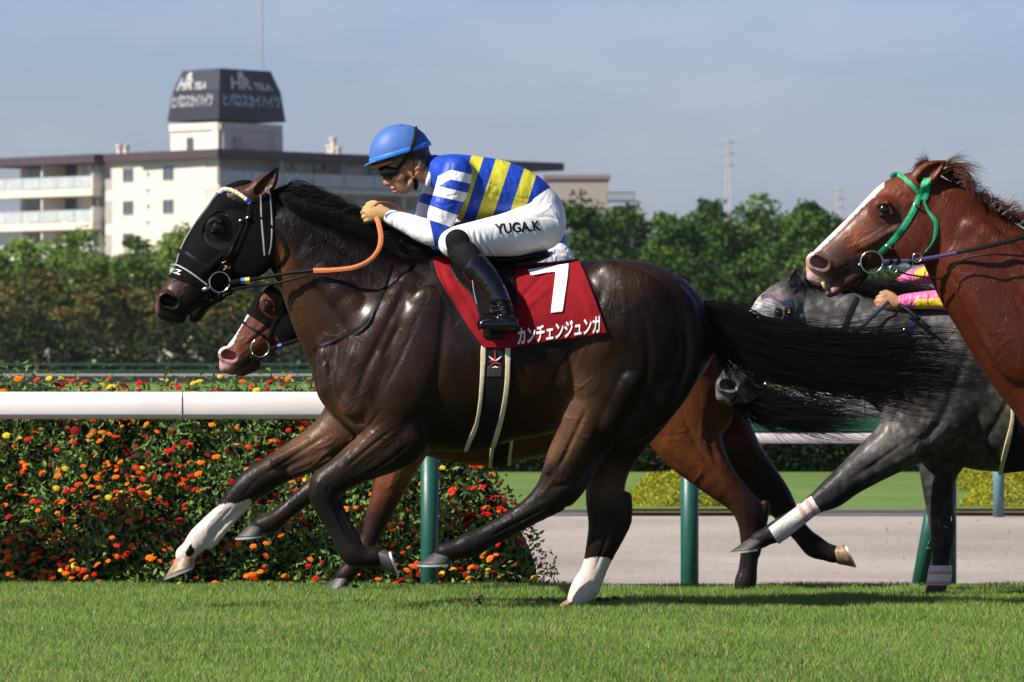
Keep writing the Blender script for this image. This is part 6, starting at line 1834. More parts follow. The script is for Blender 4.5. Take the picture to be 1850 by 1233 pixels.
for side, u0, u1, e0, e1 in (('L', .06, .90, .10, .74), ('R', .05, .95, .18, .86)):
    for body_, ua, ub, la, lb in (('ヒバロスカイハイツ', u0, u1, .44, .88), ('HR', e0, e0 + (e1 - e0) * .52, 1.03, 1.62), ('TELA', e0 + (e1 - e0) * .56, e1, 1.03, 1.38)):
        Vt, Ft = text_mesh(body_, 0.03)
        W = [on_face(side, ua + (ub - ua) * p[0], la + (lb - la) * p[1]) for p in Vt]
        obj('sign_lettering', W, Ft, sign_metal, sg, smooth=False)
    m_ = e0 + (e1 - e0) * .27
    W = [on_face(side, m_ + a * .055, l_) for a, l_ in ((-1, 1.6), (1, 1.6), (1, 1.82), (.1, 1.93), (-1, 1.78))]
    obj('sign_emblem', W, [(0, 1, 2, 3, 4)], sign_metal, sg, smooth=False)
bpart('mast', frame_w, lambda mb: mb.tube([at_d(473, 124, 446), at_d(473, -60, 446)], .07, 8), bd)
for px, yb_, yt_, d_ in ((216, 279, 262, 440), (228, 279, 263, 441), (596, 279, 262, 447), (602, 279, 249, 446), (611, 279, 266, 446)):
    def vent(mb, px=px, yb_=yb_, yt_=yt_, d_=d_):
        mb.tube([at_d(px, yb_, d_), at_d(px, yt_ + 4, d_)], .24, 10); mb.tube([at_d(px, yt_ + 4, d_), at_d(px, yt_, d_)], .34, 10)
    bpart('roof_vent', cream, vent)
# the farther flat building on the right, with a lattice balustrade
b2 = root('building', at_d(1040, 616, 520), 'flat beige building behind the pines right of the rider', 'building')
mb = MB(); mb.box((at_d(1040, 0, 520)[0], 520 - CAM_D + 6, (at_d(0, 322, 520)[2]) / 2), (118 * 520 / FPX, 10, at_d(0, 322, 520)[2])); mb.build('wall', plain('far_beige', (.36, .31, .27), .8), b2)
mb = MB(); mb.box((at_d(1042, 0, 520)[0], 520 - CAM_D + 6, at_d(0, 323, 520)[2] + .2), (122 * 520 / FPX, 10.4, .4)); mb.build('roof', plain('far_roof', (.22, .17, .16), .8), b2)
mb = MB()
for k in range(9):
    x = at_d(1098 + k * 6, 0, 515)[0]; mb.box((x, 490, at_d(0, 356, 515)[2]), (.1, .1, 1.0))
mb.box((at_d(1121, 0, 515)[0], 490, at_d(0, 348, 515)[2]), (50 * 515 / FPX, .12, .14)); mb.box((at_d(1121, 0, 515)[0], 490, at_d(0, 364, 515)[2]), (50 * 515 / FPX, .5, .25))
mb.build('balustrade', plain('far_steel', (.10, .12, .14), .7), b2)
mb = MB(); mb.box((at_d(1060, 0, 500)[0], 470, at_d(0, 380, 500)[2] / 2), (9, 8, at_d(0, 380, 500)[2])); mb.build('annexe', plain('far_grey', (.25, .24, .23), .8), b2)
# pale low houses seen between the trunks
for i, (px, yt, w, d_) in enumerate(((60, 570, 60, 300), (240, 555, 60, 305), (820, 540, 120, 300), (1320, 530, 90, 300), (520, 560, 50, 302))):
    h_ = root('house', at_d(px, 616, d_), 'pale low house glimpsed through the trees, %s' % ('at the far left', 'left of the lead horse\'s muzzle', 'behind the lead horse\'s body', 'above the lead horse\'s tail', 'behind the lead horse\'s neck')[i], 'house', 'pale houses behind the trees')
    c = at_d(px, 0, d_); zt_ = at_d(0, yt, d_)[2]
    mb = MB(); mb.box((c[0], d_ - CAM_D + 4, zt_ / 2), (w * d_ / FPX, 7, zt_)); mb.build('wall', plain('house_wall', (.62, .60, .56), .8), h_)
    mb = MB(); mb.box((c[0], d_ - CAM_D + 4, zt_ + .15), (w * d_ / FPX + .6, 7.6, .3)); mb.build('roof', plain('house_roof', (.16, .13, .12), .8), h_)
    for k in range(3):
        mb = MB(); mb.box((c[0] + (k - 1) * w * d_ / FPX * .3, d_ - CAM_D + .48, zt_ * .55), (.9, .06, 1.0)); mb.build('window', glass, h_)
# ================================================================= pylons, hills
pyl = plain('pylon_steel', (.42, .42, .44), .6)
def pylon(px, yt, d_, Hh, label):
    c = at_d(px, 0, d_); zt_ = at_d(0, yt, d_)[2]
    r = root('power_pylon', (c[0], c[1], 0), label, 'pylon', 'power pylons')
    mb = MB(); k = d_ / FPX
    hw = lambda z: (4 + 15 * (1 - z / zt_)) * k * .55 * (1 if z < zt_ else 1)
    zs_ = np.linspace(0, zt_, 15)
    for sx in (-1, 1):
        for sy in (-1, 1):
            mb.tube([(c[0] + sx * hw(z), c[1] + sy * hw(z), z) for z in zs_], .16 * d_ / 1300, 4)
    for a, b in zip(zs_[:-1], zs_[1:]):
        for sy in (-1, 1):
            mb.tube([(c[0] - hw(a), c[1] + sy * hw(a), a), (c[0] + hw(b), c[1] + sy * hw(b), b)], .09 * d_ / 1300, 4); mb.tube([(c[0] + hw(a), c[1] + sy * hw(a), a), (c[0] - hw(b), c[1] + sy * hw(b), b)], .09 * d_ / 1300, 4)
    mb.build('tower', pyl, r)
    for q in (.985, .93, .875):
        z = zt_ * q if zt_ * q > 0 else 0; w_ = (26 - 60 * (.985 - q)) * k * .8
        mb = MB(); mb.tube([(c[0] - w_, c[1], z), (c[0], c[1], z + w_ * .10), (c[0] + w_, c[1], z)], .12 * d_ / 1300, 4); mb.tube([(c[0] - w_, c[1], z), (c[0] + w_, c[1], z)], .1 * d_ / 1300, 4); mb.build('cross_arm', pyl, r)
    return c, zt_
c1, zt1 = pylon(1316, 252, 1300, 1, 'tall grey lattice pylon fading in the haze above the pines')
c2, zt2 = pylon(1515, 340, 2100, 1, 'small faint pylon farther off, left of the chestnut horse\'s forehead')
wires = MB()
for q in (.985, .93, .875):
    for sx in (-1, 1):
        a = np.array([c1[0] + sx * 2.6, c1[1], zt1 * q]); b = np.array([c2[0] + sx * 3.5, c2[1], zt2 * q])
        for a_0, b_0 in ((a, b),):
            wires.tube([a_0 * (1 - t) + b_0 * t - np.array([0, 0, 7 * 4 * t * (1 - t)]) for t in np.linspace(0, 1, 16)], .022, 3, False)
wo = wires.build('power_line', pyl); tag(wo, 'thin power lines slung from the tall pylon across the sky', 'cable')
hill_m = plain('hill_forest', (.035, .06, .035), .9, var=.3, vscale=.02)
hv = []; xs_ = np.linspace(-420, 420, 160)
for j, (yy, f_) in enumerate(((2900, 0), (3100, 1), (3350, .7), (3500, 0))):
    for x in xs_:
        px = x / 3.1e3 * FPX + CX
        h_ = 56 + 22 * math.exp(-((px - 1175) / 90) ** 2) + 26 * math.exp(-((px + 60) / 130) ** 2) + 5 * math.sin(px * .02) + 2.5 * math.sin(px * .07)
        hv.append((x * (1 + .1 * j), yy, h_ * f_ - 2))
F = [(j * 160 + i, j * 160 + i + 1, (j + 1) * 160 + i + 1, (j + 1) * 160 + i) for j in range(3) for i in range(159)]
ho = obj('hills', hv, F, hill_m); ho['kind'] = 'structure'
# ================================================================= the other horses
def grow(y0, bx, fine, chains, eye, ears, subs=(), h=0.0075, hf=0.005):
    """field over photo box bx = (x0, x1, y0, y1) with a finer part fine = (x0, x1, y0, y1) round the head"""
    s = S(y0); X = lambda a: float(P(a, 0, y0)[0]); Zz = lambda b: float(P(0, b, y0)[2])
    segs = sorted(set([bx[0], max(bx[0], fine[0]), min(bx[1], fine[1]), bx[1]]))
    xs = axis([(X(a), X(b), hf if a >= fine[0] and b <= fine[1] else h) for a, b in zip(segs[:-1], segs[1:])])
    segs = sorted(set([bx[2], max(bx[2], fine[2]), min(bx[3], fine[3]), bx[3]]), reverse=True)
    zs = axis([(Zz(a), Zz(b), hf if a <= fine[3] and b >= fine[2] else h) for a, b in zip(segs[:-1], segs[1:])])
    ys = axis([(y0 - .36, y0 - .12, .0085), (y0 - .12, y0 + .12, hf * 1.15), (y0 + .12, y0 + .36, .009)])
    F = Field(xs, ys, zs)
    for rows, kw in chains: F.chain(stations(rows, y0), **{**dict(k=.02), **kw})
    for rows, kw in subs: F.chain(stations(rows, y0), **{**dict(k=.01, sub=True), **kw})
    eye_and_nostril(F, *eye[:6], eye[6], eye[7], y0, **eye[8])
    for e in ears: ear(F, *e[0], y0, **e[1])
    return F

def both(rows, dy):
    return [(tuple(list(r[:4]) + [-dy]) if len(r) == 4 else r) for r in rows]

BLK = (0.010, 0.008, 0.008)
# ---------------------------------------------------------------- bay beyond the leader
yB = 2.0
bay = root('racehorse', P(860, 1071, yB), 'bay racehorse with a white blaze and black hood, half hidden behind the leading horse', 'horse', 'racehorses galloping on the turf')
mB = lambda rows: [tuple([(r[0] - 1286) * .926 + 1325, (r[1] - 800) * .926 + 828] + [v * .926 for v in r[2:]]) for r in rows]
bhind = [(1215, 640, 76, 46, -40), (1225, 720, 84, 46, -48), (1243, 792, 60, 38, -52), (1290, 858, 36, 30, -52), (1335, 902, 25, 22, -50), (1356, 934, 25, 20, -48), (1356, 980, 17, 15, -48), (1351, 1030, 15.5, 13, -48), (1347, 1052, 18, 15, -48), (1342, 1066, 14, 13, -48)]
bhind2 = [(1230, 660, 70, 40, 40), (1290, 760, 58, 36, 46), (1335, 822, 42, 32, 48), (1376, 866, 31, 24, 48), (1406, 902, 25, 20, 48), (1432, 944, 17, 15, 48), (1455, 972, 16, 14, 48), (1472, 988, 19, 16, 48), (1494, 998, 14, 13, 48), (1508, 1002, 15, 14, 48)]
bfore = [(760, 640, 64, 40, -52), (744, 740, 66, 40, -52), (726, 815, 42, 32, -52), (704, 880, 28, 23, -52), (684, 930, 22, 18, -52), (667, 974, 15, 13, -52), (650, 1008, 18, 15, -52), (632, 1030, 14, 13, -52), (622, 1042, 15, 14, -52)]
bfore2 = [(740, 640, 60, 40, 52), (712, 750, 54, 36, 52), (656, 806, 38, 30, 50), (606, 856, 27, 22, 50), (586, 873, 23, 19, 50), (545, 901, 16, 14, 50), (508, 932, 15, 13, 50), (489, 945, 18, 15, 50), (472, 950, 14, 13, 50)]
FB = grow(yB, (380, 1560, 470, 1085), (380, 600, 480, 700), [
    (mB(T_TORSO), dict(k=.03, cr=2)), ([(548, 548, 44, 28), (612, 584, 60, 38), (664, 634, 86, 56), (740, 680, 120, 70)], dict(k=.03, cr=2)),
    ([(530, 548, 40, 27), (505, 566, 49, 28), (475, 602, 40, 27), (447, 630, 31, 23), (427, 648, 26, 21), (418, 655, 21, 19)], dict(k=.01)),
    ([(455, 655, 18, 15), (440, 667, 12, 14), (434, 672, 8, 12)], dict(k=.005)), ([(410, 662, 14, 15), (420, 668, 10, 13)], dict(k=.006)),
    (bhind, dict(k=.014, k0=.04)), (bhind2, dict(k=.014, k0=.04)), (bfore, dict(k=.014, k0=.04)), (bfore2, dict(k=.014, k0=.04)),
    ([(1272, 700, 54, 30, -40), (1274, 745, 50, 30, -40)], dict(k=.03)),
    ([(1400, 890, 9, 8, 48), (1398, 910, 15, 12, 48), (1424, 946, 11, 10, 48), (1466, 994, 10, 9, 48)], dict(k=.01)),
    ([(1382, 912, 9, 9, -48), (1374, 950, 11, 10, -48), (1366, 1000, 8, 8, -48)], dict(k=.01)),
    ([(1215, 800, 20, 10, -78), (1270, 850, 12, 8, -76), (1320, 895, 8, 6, -68)], dict(k=.015)),
    ([(522, 590, 26, 8, -26), (515, 600, 24, 8, -26)], dict(k=.01)), ([(480, 585, 4, 4, -27), (448, 618, 3, 3, -23)], dict(k=.015)),
], (485.5, 551, 8.5, 415, 643, 12, .068, .042, dict(ang=45, nang=20)), [(((528, 505), (548, 470), 16, 10, .045, .05), dict(width=.85))],
    subs=[([(428, 672, 3, 8, -20), (455, 650, 2.5, 8, -22)], dict(k=.003)), ([(428, 672, 3, 8, 20), (455, 650, 2.5, 8, 22)], dict(k=.003))])
V, Q_ = FB.mesh()
V = relief(V, Q_, [([(1290, 700), (1280, 780), (1300, 850)], 6, -7), ([(1230, 740), (1262, 812), (1310, 880)], 5, -5), ([(1330, 910), (1345, 930), (1352, 950)], 3, 3), ([(1352, 960), (1349, 1000), (1345, 1040)], 2.6, -4), ([(1400, 880), (1420, 925), (1450, 962)], 3, -4), ([(735, 850), (712, 900), (694, 925)], 4, -5), ([(716, 845), (700, 890)], 4, 3),
    ([(500, 580), (470, 605), (440, 628)], 4, -4), ([(478, 600), (465, 622)], 2, 2), ([(410, 655), (425, 668), (445, 660)], 2, -3)] + veins([(1190, 730, 1300, 850, 60, 10, 60, 2.2), (430, 590, 480, 640, 120, 5, 30, 1.8), (780, 800, 1000, 826, 175, 7, 60, 1.8), (700, 840, 740, 900, 110, 4, 40, 1.6)], 3), yB)
bb_ = obj('body', V, Q_, coat_mat('bay_coat', .32, .14, (.66, .60, .58), vein=.8), bay)
C, W = paint(V, (.092, .026, .009), [
    (1260, 790, 80, 70, (.13, .042, .013), .8), (960, 800, 300, 40, (.085, .026, .010), .9), (730, 830, 50, 60, (.20, .075, .03), .9),
    (690, 960, 60, 52, BLK, .98), (620, 1040, 60, 50, BLK, .98), (530, 905, 90, 60, BLK, .98), (1360, 1010, 26, 80, BLK, .96), (1440, 930, 100, 80, BLK, .98), (1480, 990, 60, 50, BLK, .98), (1390, 880, 60, 50, BLK, .9), (1350, 1050, 50, 70, BLK, .98), (470, 952, 50, 30, BLK, .97), (1362, 950, 40, 40, BLK, .8), (1370, 850, 50, 40, (.03, .014, .008), .9),
    (485, 556, 15, 12, (.025, .014, .012), .85), (450, 655, 24, 16, (.04, .026, .024), .9), (404, 656, 22, 22, (.50, .27, .25), .95), (417, 642, 10, 8, (.35, .12, .12), .8)],
    whites=[[(458, 556), (438, 588), (427, 609), (421, 622), (410, 630), (385, 640), (380, 600), (430, 560)]])
set_paint(bb_, C, W); BB_ = bvh(V, Q_)
eyeballs(bay, 485.5, 551, 8.5, .068, yB)
for t_, s_, d_, r_, yy in (((486, 0), 0, 0, 0, 0),): pass
hoof(bay, (466, 953), (455, 970), (-1, .08), 15, 25, yB + 50 * S(0), (M['hoof_dark'], M['shoe']))
hoof(bay, (622, 1044), (612, 1064), (-.9, .3), 15, 24, yB - 52 * S(0), (M['hoof_dark'], M['shoe']))
hoof(bay, (1341, 1068), (1330, 1086), (-1, .05), 15, 24, yB - 48 * S(0), (M['hoof_dark'], M['shoe']))
hoof(bay, (1508, 1001), (1532, 1001), (.25, -.97) if False else (.45, .9), 16, 23, yB + 48 * S(0), (M['hoof_pale'], M['shoe']))
TB = [[(1312, 646, yB), (1350, 700, yB - .02), (1410, 722, yB - .04), (1500, 728, yB - .08), (1596, 720, yB - .1)],
      [(1314, 658, yB), (1344, 712, yB - .02), (1410, 742, yB - .04), (1500, 750, yB - .08), (1604, 746, yB - .1)],
      [(1316, 668, yB), (1340, 724, yB - .02), (1400, 758, yB - .04), (1490, 772, yB - .08), (1604, 782, yB - .1)]]
V, Fq = strands(TB, 1500, .0019, 5.0, 51, seg=16, curl=16, yspread=.04, lenj=(.4, 1.0))
V2, F2 = strands([[(1318, 660, yB), (1336, 710, yB), (1350, 760, yB), (1372, 806, yB)], [(1318, 660, yB), (1350, 716, yB), (1400, 770, yB), (1450, 800, yB)], [(1318, 660, yB), (1370, 720, yB), (1470, 775, yB), (1560, 800, yB)]], 170, .001, 6.0, 52, seg=12, curl=9, yspread=.03, lenj=(.5, 1.0))
obj('tail', np.vstack([V, V2]), np.vstack([Fq, F2 + len(V)]), M['blk_hair'], bay)
MBy = [[(x, y, yB - .01), (x + 34, y - 4, yB - .03), (x + 80, y + 24, yB - .05)] for x, y in ((540, 500), (590, 510), (640, 530), (700, 545))]
obj('mane', *strands(MBy, 500, .0012, 5, 53, seg=8, curl=5, yspread=.02), M['blk_hair'], bay)
HV2, HQ2 = shell_piece(FB, [(470, 470), (450, 530), (436, 566), (447, 568), (468, 581), (489, 596), (503, 613), (516, 640), (580, 640), (590, 560), (568, 490), (520, 476)], .005, .0042, holes=([(478, 528), (497, 528), (512, 541), (509, 563), (497, 575), (480, 570), (468, 557), (469, 541)],), rnd=2)
hood2 = obj('hood', HV2, HQ2, M['hood'], bay); BH2 = bvh(HV2, HQ2)
v, f = strap(BH2, [(486, 509), (480, 517), (474, 526)], [4, 6, 4], .002, .003); obj('mark', v, f, plain('lavender_mark', (.55, .55, .80), .6), hood2)
br2 = obj('bridle', *strap(BH2, [(522, 536), (512, 552), (500, 576), (489, 598), (484, 610)], [8, 8, 7], .005, .004), M['black_leather'], bay)
v, f = strap(BB_, [(438, 582), (450, 590), (465, 600), (480, 610)], 5, .004, .004); obj('noseband', v, f, M['black_leather'], br2)
v, f = ring_on(470, 629, 16.5, yB - .068, 1.5); obj('bit_ring', v, f, M['steel'], br2)
v, f = ball(P(486, 607, yB - .075), .009, 10); obj('buckle', v, f, M['steel'], br2)
v, f = ptube([(452, 645, yB - .055), (466, 650, yB - .06), (485, 640, yB - .065), (500, 640, yB - .07)], 3); obj('chin_strap', v, f, M['black_leather'], br2)
v, f = ball(P(457, 640, yB - .07), .008, 10); obj('bit_cheek', v, f, M['steel'], br2)
rn2 = obj('reins', *band([(486, 632, yB - .08), (510, 624, yB - .09), (560, 606, yB - .12), (640, 570, yB - .15), (740, 500, yB - .12)], [8, 8, 7], .005), M['black_leather'], bay)
obj('rein_tape', *band([(502, 627, yB - .092), (509, 624.5, yB - .094)], 9, .012, 3), plain('tape_blue_dark', (.01, .05, .45), .5), rn2)
g2 = obj('girth', *shell_piece(FB, [(892, 640), (892, 780), (886, 840), (886, 860), (924, 860), (926, 800), (930, 640)], .010, .007, rnd=0, depth=.03), M['black_web'], bay)
for poly in ([(889, 700), (896, 700), (896, 790), (890, 830), (888, 860), (882, 860), (884, 825), (889, 780)], [(925, 700), (932, 700), (930, 780), (924, 825), (922, 860), (916, 860), (918, 825), (924, 780)]):
    obj('girth_edge', *shell_piece(FB, poly, .015, .0045, rnd=2, depth=-.002), M['cream'], g2)
sd2 = root('racing_saddle', P(930, 530, yB), 'saddle of the bay horse, hidden behind the red number cloth', 'saddle')
SF = Field(np.arange(P(850, 0, yB)[0], P(1030, 0, yB)[0], 0.006, dtype=np.float32), np.arange(yB - .3, yB + .3, .008, dtype=np.float32), np.arange(P(0, 570, yB)[2], P(0, 480, yB)[2], 0.006, dtype=np.float32))
sculpt(SF, yB, [([(872, 508, 13, 24), (910, 515, 11, 40), (960, 514, 10, 46), (995, 506, 7, 40)], dict(k=0.02))])
obj('seat', *SF.mesh(), sadf, sd2)

# rider of the bay
fB = lambda x, y: ((x - 975) * .70 + 1002, (y - 405) * .72 + 470)
JB = {k: (map_rows(v, fB) if isinstance(v, list) and k in ('torso', 'collar', 'arm_n', 'arm_f', 'waist', 'thigh', 'shin', 'foot') else v) for k, v in J0.items()}
for k in ('torso', 'collar', 'arm_n', 'arm_f', 'waist', 'thigh', 'shin', 'foot'):
    JB[k] = [tuple(list(r[:2]) + [r[2] * .82, r[3] * .82] + [q * .9 for q in r[4:]]) for r in JB[k]]
JB['waist'] = [(990, 440, 22, 36), (1000, 462, 28, 40), (1004, 474, 34, 42)]
JB['thigh'] = [(1002, 474, 36, 28, -24), (960, 482, 30, 25, -46), (905, 486, 26, 22, -70), (880, 492, 22, 20, -88)]
JB['head'] = (120, 118); JB['hand_n'] = (782, 462, -34); JB['hand_f'] = (790, 470, 30)
JB['arm_n'] = JB['arm_n'][:4] + [(850, 492, 17, 15, -52), (825, 478, 14, 13, -44), (802, 466, 10, 10, -34)]
JB['arm_f'] = JB['arm_f'][:3] + [(858, 496, 16, 15, 52), (830, 482, 13, 12, 44), (810, 472, 9, 9, 30)]
silk_b = banded_mat('silk_sky_blue', (.03, .22, .62), (.03, .22, .62), .4)
make_jockey(JB, yB, 'second jockey hidden behind the leading rider, only white breeches showing', 'jockeys', (silk_b, silk_b, banded_mat('white_breeches_plain', (.74, .73, .74), (.7, .7, .7), .5)), lambda x, y: np.full(len(x), -9.), lambda x, y: np.full(len(x), -9.), (plain('cap_white', (.7, .7, .7), .4), plain('cap_white_band', (.7, .7, .7), .4)), plain('blue_glove', (.02, .20, .60), .6), extra=False, fine=.0065)

# ---------------------------------------------------------------- grey horse
yG = 1.3
grey = root('racehorse', P(1800, 1083, yG), 'dark grey racehorse with bandaged forelegs behind the streaming black tail', 'horse', 'racehorses galloping on the turf')
mG = lambda rows, dx=0: [tuple([(r[0] - 575) * .96 + 1592 + dx, (r[1] - 800) * .96 + 838] + [v * .96 for v in r[2:]]) for r in rows]
gfore = [(1700, 680, 76, 42, -54), (1676, 752, 68, 42, -56), (1622, 802, 47, 36, -56), (1572, 838, 36, 29, -56), (1530, 870, 28, 23, -56), (1502, 893, 25, 21, -56), (1472, 911, 17, 15, -56), (1430, 942, 16.5, 14, -56), (1408, 958, 19, 16, -56), (1384, 970, 14, 13, -56), (1370, 977, 15, 14, -56)]
gfore2 = [(1730, 680, 70, 42, 54), (1712, 780, 60, 40, 54), (1696, 850, 34, 28, 52), (1698, 910, 25, 21, 52), (1703, 952, 23, 20, 52), (1701, 1000, 15.5, 14, 52), (1698, 1040, 17, 15, 52), (1692, 1062, 15, 14, 52), (1686, 1074, 14, 13, 52)]
FG = grow(yG, (1275, 2420, 470, 1095), (1275, 1480, 470, 750), [
    (mG(T_TORSO, 0), dict(k=.03, cr=2)), (mG(T_HIND_NEAR, 110), dict(k=.016, k0=.06)), (mG(T_HIND_FAR, 20), dict(k=.016, k0=.04)),
    ([(1468, 556, 46, 30), (1535, 598, 68, 42), (1612, 634, 98, 56), (1690, 680, 104, 76), (1770, 690, 130, 84)], dict(k=.03, cr=2)),
    ([(1612, 730, 24, 44), (1650, 752, 50, 64)], dict(k=.03)),
    ([(1440, 540, 42, 28), (1410, 572, 52, 32), (1378, 622, 44, 30), (1350, 662, 35, 27), (1328, 692, 30, 25), (1318, 704, 25, 22)], dict(k=.01)),
    ([(1366, 690, 20, 18), (1350, 708, 17, 16), (1340, 717, 13, 15)], dict(k=.006)), ([(1306, 715, 13, 17), (1318, 722, 12, 16)], dict(k=.006)),
    (gfore, dict(k=.015, k0=.04)), (gfore2, dict(k=.015, k0=.04)),
    ([(1640, 700, 30, 18, -70), (1620, 760, 30, 18, -62)], dict(k=.02)), ([(1750, 640, 50, 20, -84), (1720, 740, 44, 18, -82)], dict(k=.03)),
    ([(1640, 790, 20, 10, -88), (1570, 835, 12, 7, -80)], dict(k=.012)), ([(1650, 810, 16, 9, -86), (1560, 862, 9, 6, -76)], dict(k=.012)),
    ([(1495, 886, 12, 13, -58), (1486, 900, 10, 12, -58)], dict(k=.01)), ([(1420, 566, 30, 9, -30), (1428, 590, 28, 9, -28)], dict(k=.012)),
    ([(1540, 560, 30, 12, -34), (1620, 610, 30, 12, -52)], dict(k=.02)),
], (1407, 566, 8, 1316, 697, 13, .076, .050, dict(ang=55, nang=15)), [(((1432, 522), (1441, 484), 15, 10, .048, .05), dict(width=.9))],
    subs=[([(1322, 727, 3, 30), (1330, 712, 3, 30)], dict(k=.003))])
V, Q_ = FG.mesh()
V = relief(V, Q_, [([(1640, 700), (1612, 770), (1630, 810)], 6, -7), ([(1780, 560), (1740, 660), (1700, 760), (1660, 800)], 8, -8), ([(1850, 640), (1815, 740), (1760, 810), (1700, 826)], 8, -9), ([(1640, 796), (1580, 838), (1530, 872)], 4, -5), ([(1660, 826), (1600, 862), (1540, 890)], 4, -5), ([(1480, 560), (1560, 610), (1640, 680)], 8, -5),
    ([(1700, 870), (1698, 910), (1704, 950)], 4, -4), ([(1460, 540), (1440, 580), (1446, 620)], 6, -5), ([(1392, 590), (1368, 630), (1346, 668)], 4, -3), ([(1600, 740), (1640, 760)], 4, 3)] + veins([(1620, 740, 1720, 820, 130, 12, 60, 2.0), (1560, 820, 1640, 870, 150, 6, 40, 1.8), (1500, 560, 1660, 640, 30, 8, 60, 1.4), (1740, 760, 1850, 820, 175, 6, 70, 1.6)], 4), yG)
gb_ = obj('body', V, Q_, coat_mat('grey_coat', .42, .14, (.50, .50, .50), vein=.7, dapple=.55), grey)
C, W = paint(V, (.040, .038, .039), [
    (1640, 790, 90, 70, (.085, .078, .078), .8), (1790, 600, 120, 60, (.10, .095, .095), .7), (1530, 600, 110, 60, (.105, .10, .10), .8), (1850, 760, 80, 60, (.055, .046, .044), .8),
    (1390, 560, 40, 36, (.16, .155, .155), .9), (1350, 590, 26, 60, (.42, .41, .41), .95), (1318, 706, 36, 34, (.17, .165, .165), .85), (1330, 650, 34, 40, (.14, .135, .135), .8),
    (1510, 890, 80, 50, (.014, .013, .014), .95), (1390, 970, 70, 40, BLK, .97), (1700, 900, 50, 60, (.03, .028, .028), .8), (1700, 960, 30, 40, (.05, .045, .045), .7), (1700, 1010, 40, 30, BLK, .9),
    (1408, 566, 12, 10, (.03, .028, .028), .9), (1438, 500, 20, 26, (.02, .02, .02), .9)])
set_paint(gb_, C, W); BG_ = bvh(V, Q_)
set_wet(gb_, V, [(1640, 780, 80, 80, .25)])
eyeballs(grey, 1407, 566, 8, .074, yG)
hoof(grey, (1371, 976), (1350, 994), (-1, .12), 16, 27, yG - 56 * S(0), (M['hoof_dark'], M['shoe']))
hoof(grey, (1685, 1075), (1674, 1092), (-1, .08), 15, 24, yG + 52 * S(0), (M['hoof_dark'], M['shoe']))
for a_, b_ in (((mG([(803, 1000)], 110)[0]), (mG([(788, 1018)], 110)[0])),):
    hoof(grey, a_, b_, (-1, .02), 16, 28, yG - .13, (M['hoof_dark'], M['shoe']))
bandage = plain('bandage_white', (.66, .64, .60), .8, var=.08, vscale=30, bump=.6, bscale=45, bdist=.006)
pinkb = plain('bandage_pink', (.60, .30, .30), .8, var=.08)
for poly, st, lim in (([(1466, 896), (1483, 924), (1407, 984), (1388, 954)], ([(1452, 905), (1459, 900), (1477, 929), (1470, 934)], [(1438, 913), (1445, 909), (1463, 940), (1456, 945)]), (yG - .25, yG - .05)),
                      ([(1672, 1022), (1726, 1022), (1726, 1058), (1672, 1058)], ([(1672, 1032), (1726, 1032), (1726, 1038), (1672, 1038)], [(1672, 1050), (1726, 1050), (1726, 1057), (1672, 1057)]), (yG + .05, yG + .25))):
    bo = obj('bandage', *shell_piece(FG, poly, .009, .004, ylo=lim[0], yhi=lim[1], rnd=0, depth=.02), bandage, grey)
    for q in st: obj('stripe', *shell_piece(FG, q, .0105, .0036, ylo=lim[0], yhi=lim[1], rnd=0, depth=-.003), pinkb, bo)
MGy = [[(x, y, yG - .01), (x + 26, y - dy, yG - .03), (x + 70, y + 4, yG - .05), (x + 110, y + 30, yG - .07)] for x, y, dy in ((1440, 506, 0), (1480, 516, 4), (1530, 528, 14), (1590, 536, 22), (1650, 545, 18), (1720, 550, 10))]
obj('mane', *strands(MGy, 2200, .0016, 7, 61, seg=9, curl=7, yspread=.025, lenj=(.4, 1)), M['blk_hair'], grey)
obj('forelock', *strands([[(1440, 496, yG - .02), (1420, 505, yG - .07), (1392, 530, yG - .06)], [(1450, 505, yG - .02), (1470, 500, yG - .07), (1500, 518, yG - .08)]], 260, .0012, 5, 62, seg=8, curl=4, yspread=.02), M['grey_hair'], grey)
TGy = mG([(1268, 560)], 20)[0]
obj('tail', *strands([[(TGy[0] - 10, TGy[1] + a, yG), (TGy[0] + 60, TGy[1] + 20 + a * 2, yG), (TGy[0] + 220, TGy[1] + 60 + a * 3, yG), (TGy[0] + 420, TGy[1] + 70 + a * 3, yG)] for a in (0, 12, 24)], 900, .0016, 6, 63, curl=9), M['grey_hair'], grey)
navy = plain('navy_webbing', (.012, .018, .06), .6, bump=.4, bscale=300, bdist=.002)
bg_ = obj('bridle', *strap(BG_, [(1424, 541), (1426, 560), (1422, 580), (1414, 605), (1404, 632), (1392, 655), (1380, 668)], [16, 16, 14, 9, 8], .005, .004), navy, grey)
v, f = strap(BG_, [(1375, 537), (1388, 533), (1402, 540), (1416, 548), (1430, 554)], 7, .004, .005); bw_ = obj('browband', v, f, navy, bg_)
v, f = strap(BG_, [(1375, 534), (1388, 530), (1402, 537), (1416, 545)], 1.4, .003, .010); obj('browband_trim', v, f, plain('red_trim', (.35, .03, .03), .5), bw_)
v, f = ring_on(1372, 684, 14, yG - .075, 1.4); obj('bit_ring', v, f, M['steel'], bg_)
h_ = drop(BG_, 1425, 562, .012)
mb = MB(); mb.box(h_, (.030, .008, .030)); pl_ = mb.build('number_tag', M['black_leather'], bg_)
Vt, Ft = text_mesh('2', .02); s_ = S(yG)
obj('lettering', np.array([h_ + [(a - .5) * 5 * s_, -.006, (b - .5) * 7 * s_] for a, b in Vt]), Ft, M['gold_print'], pl_, smooth=False)
v, f = strap(BG_, [(1556, 524), (1544, 548), (1530, 580), (1516, 615), (1508, 650)], [10, 9, 8], .005, .004); mg_ = obj('neck_strap', v, f, M['black_web'], grey)
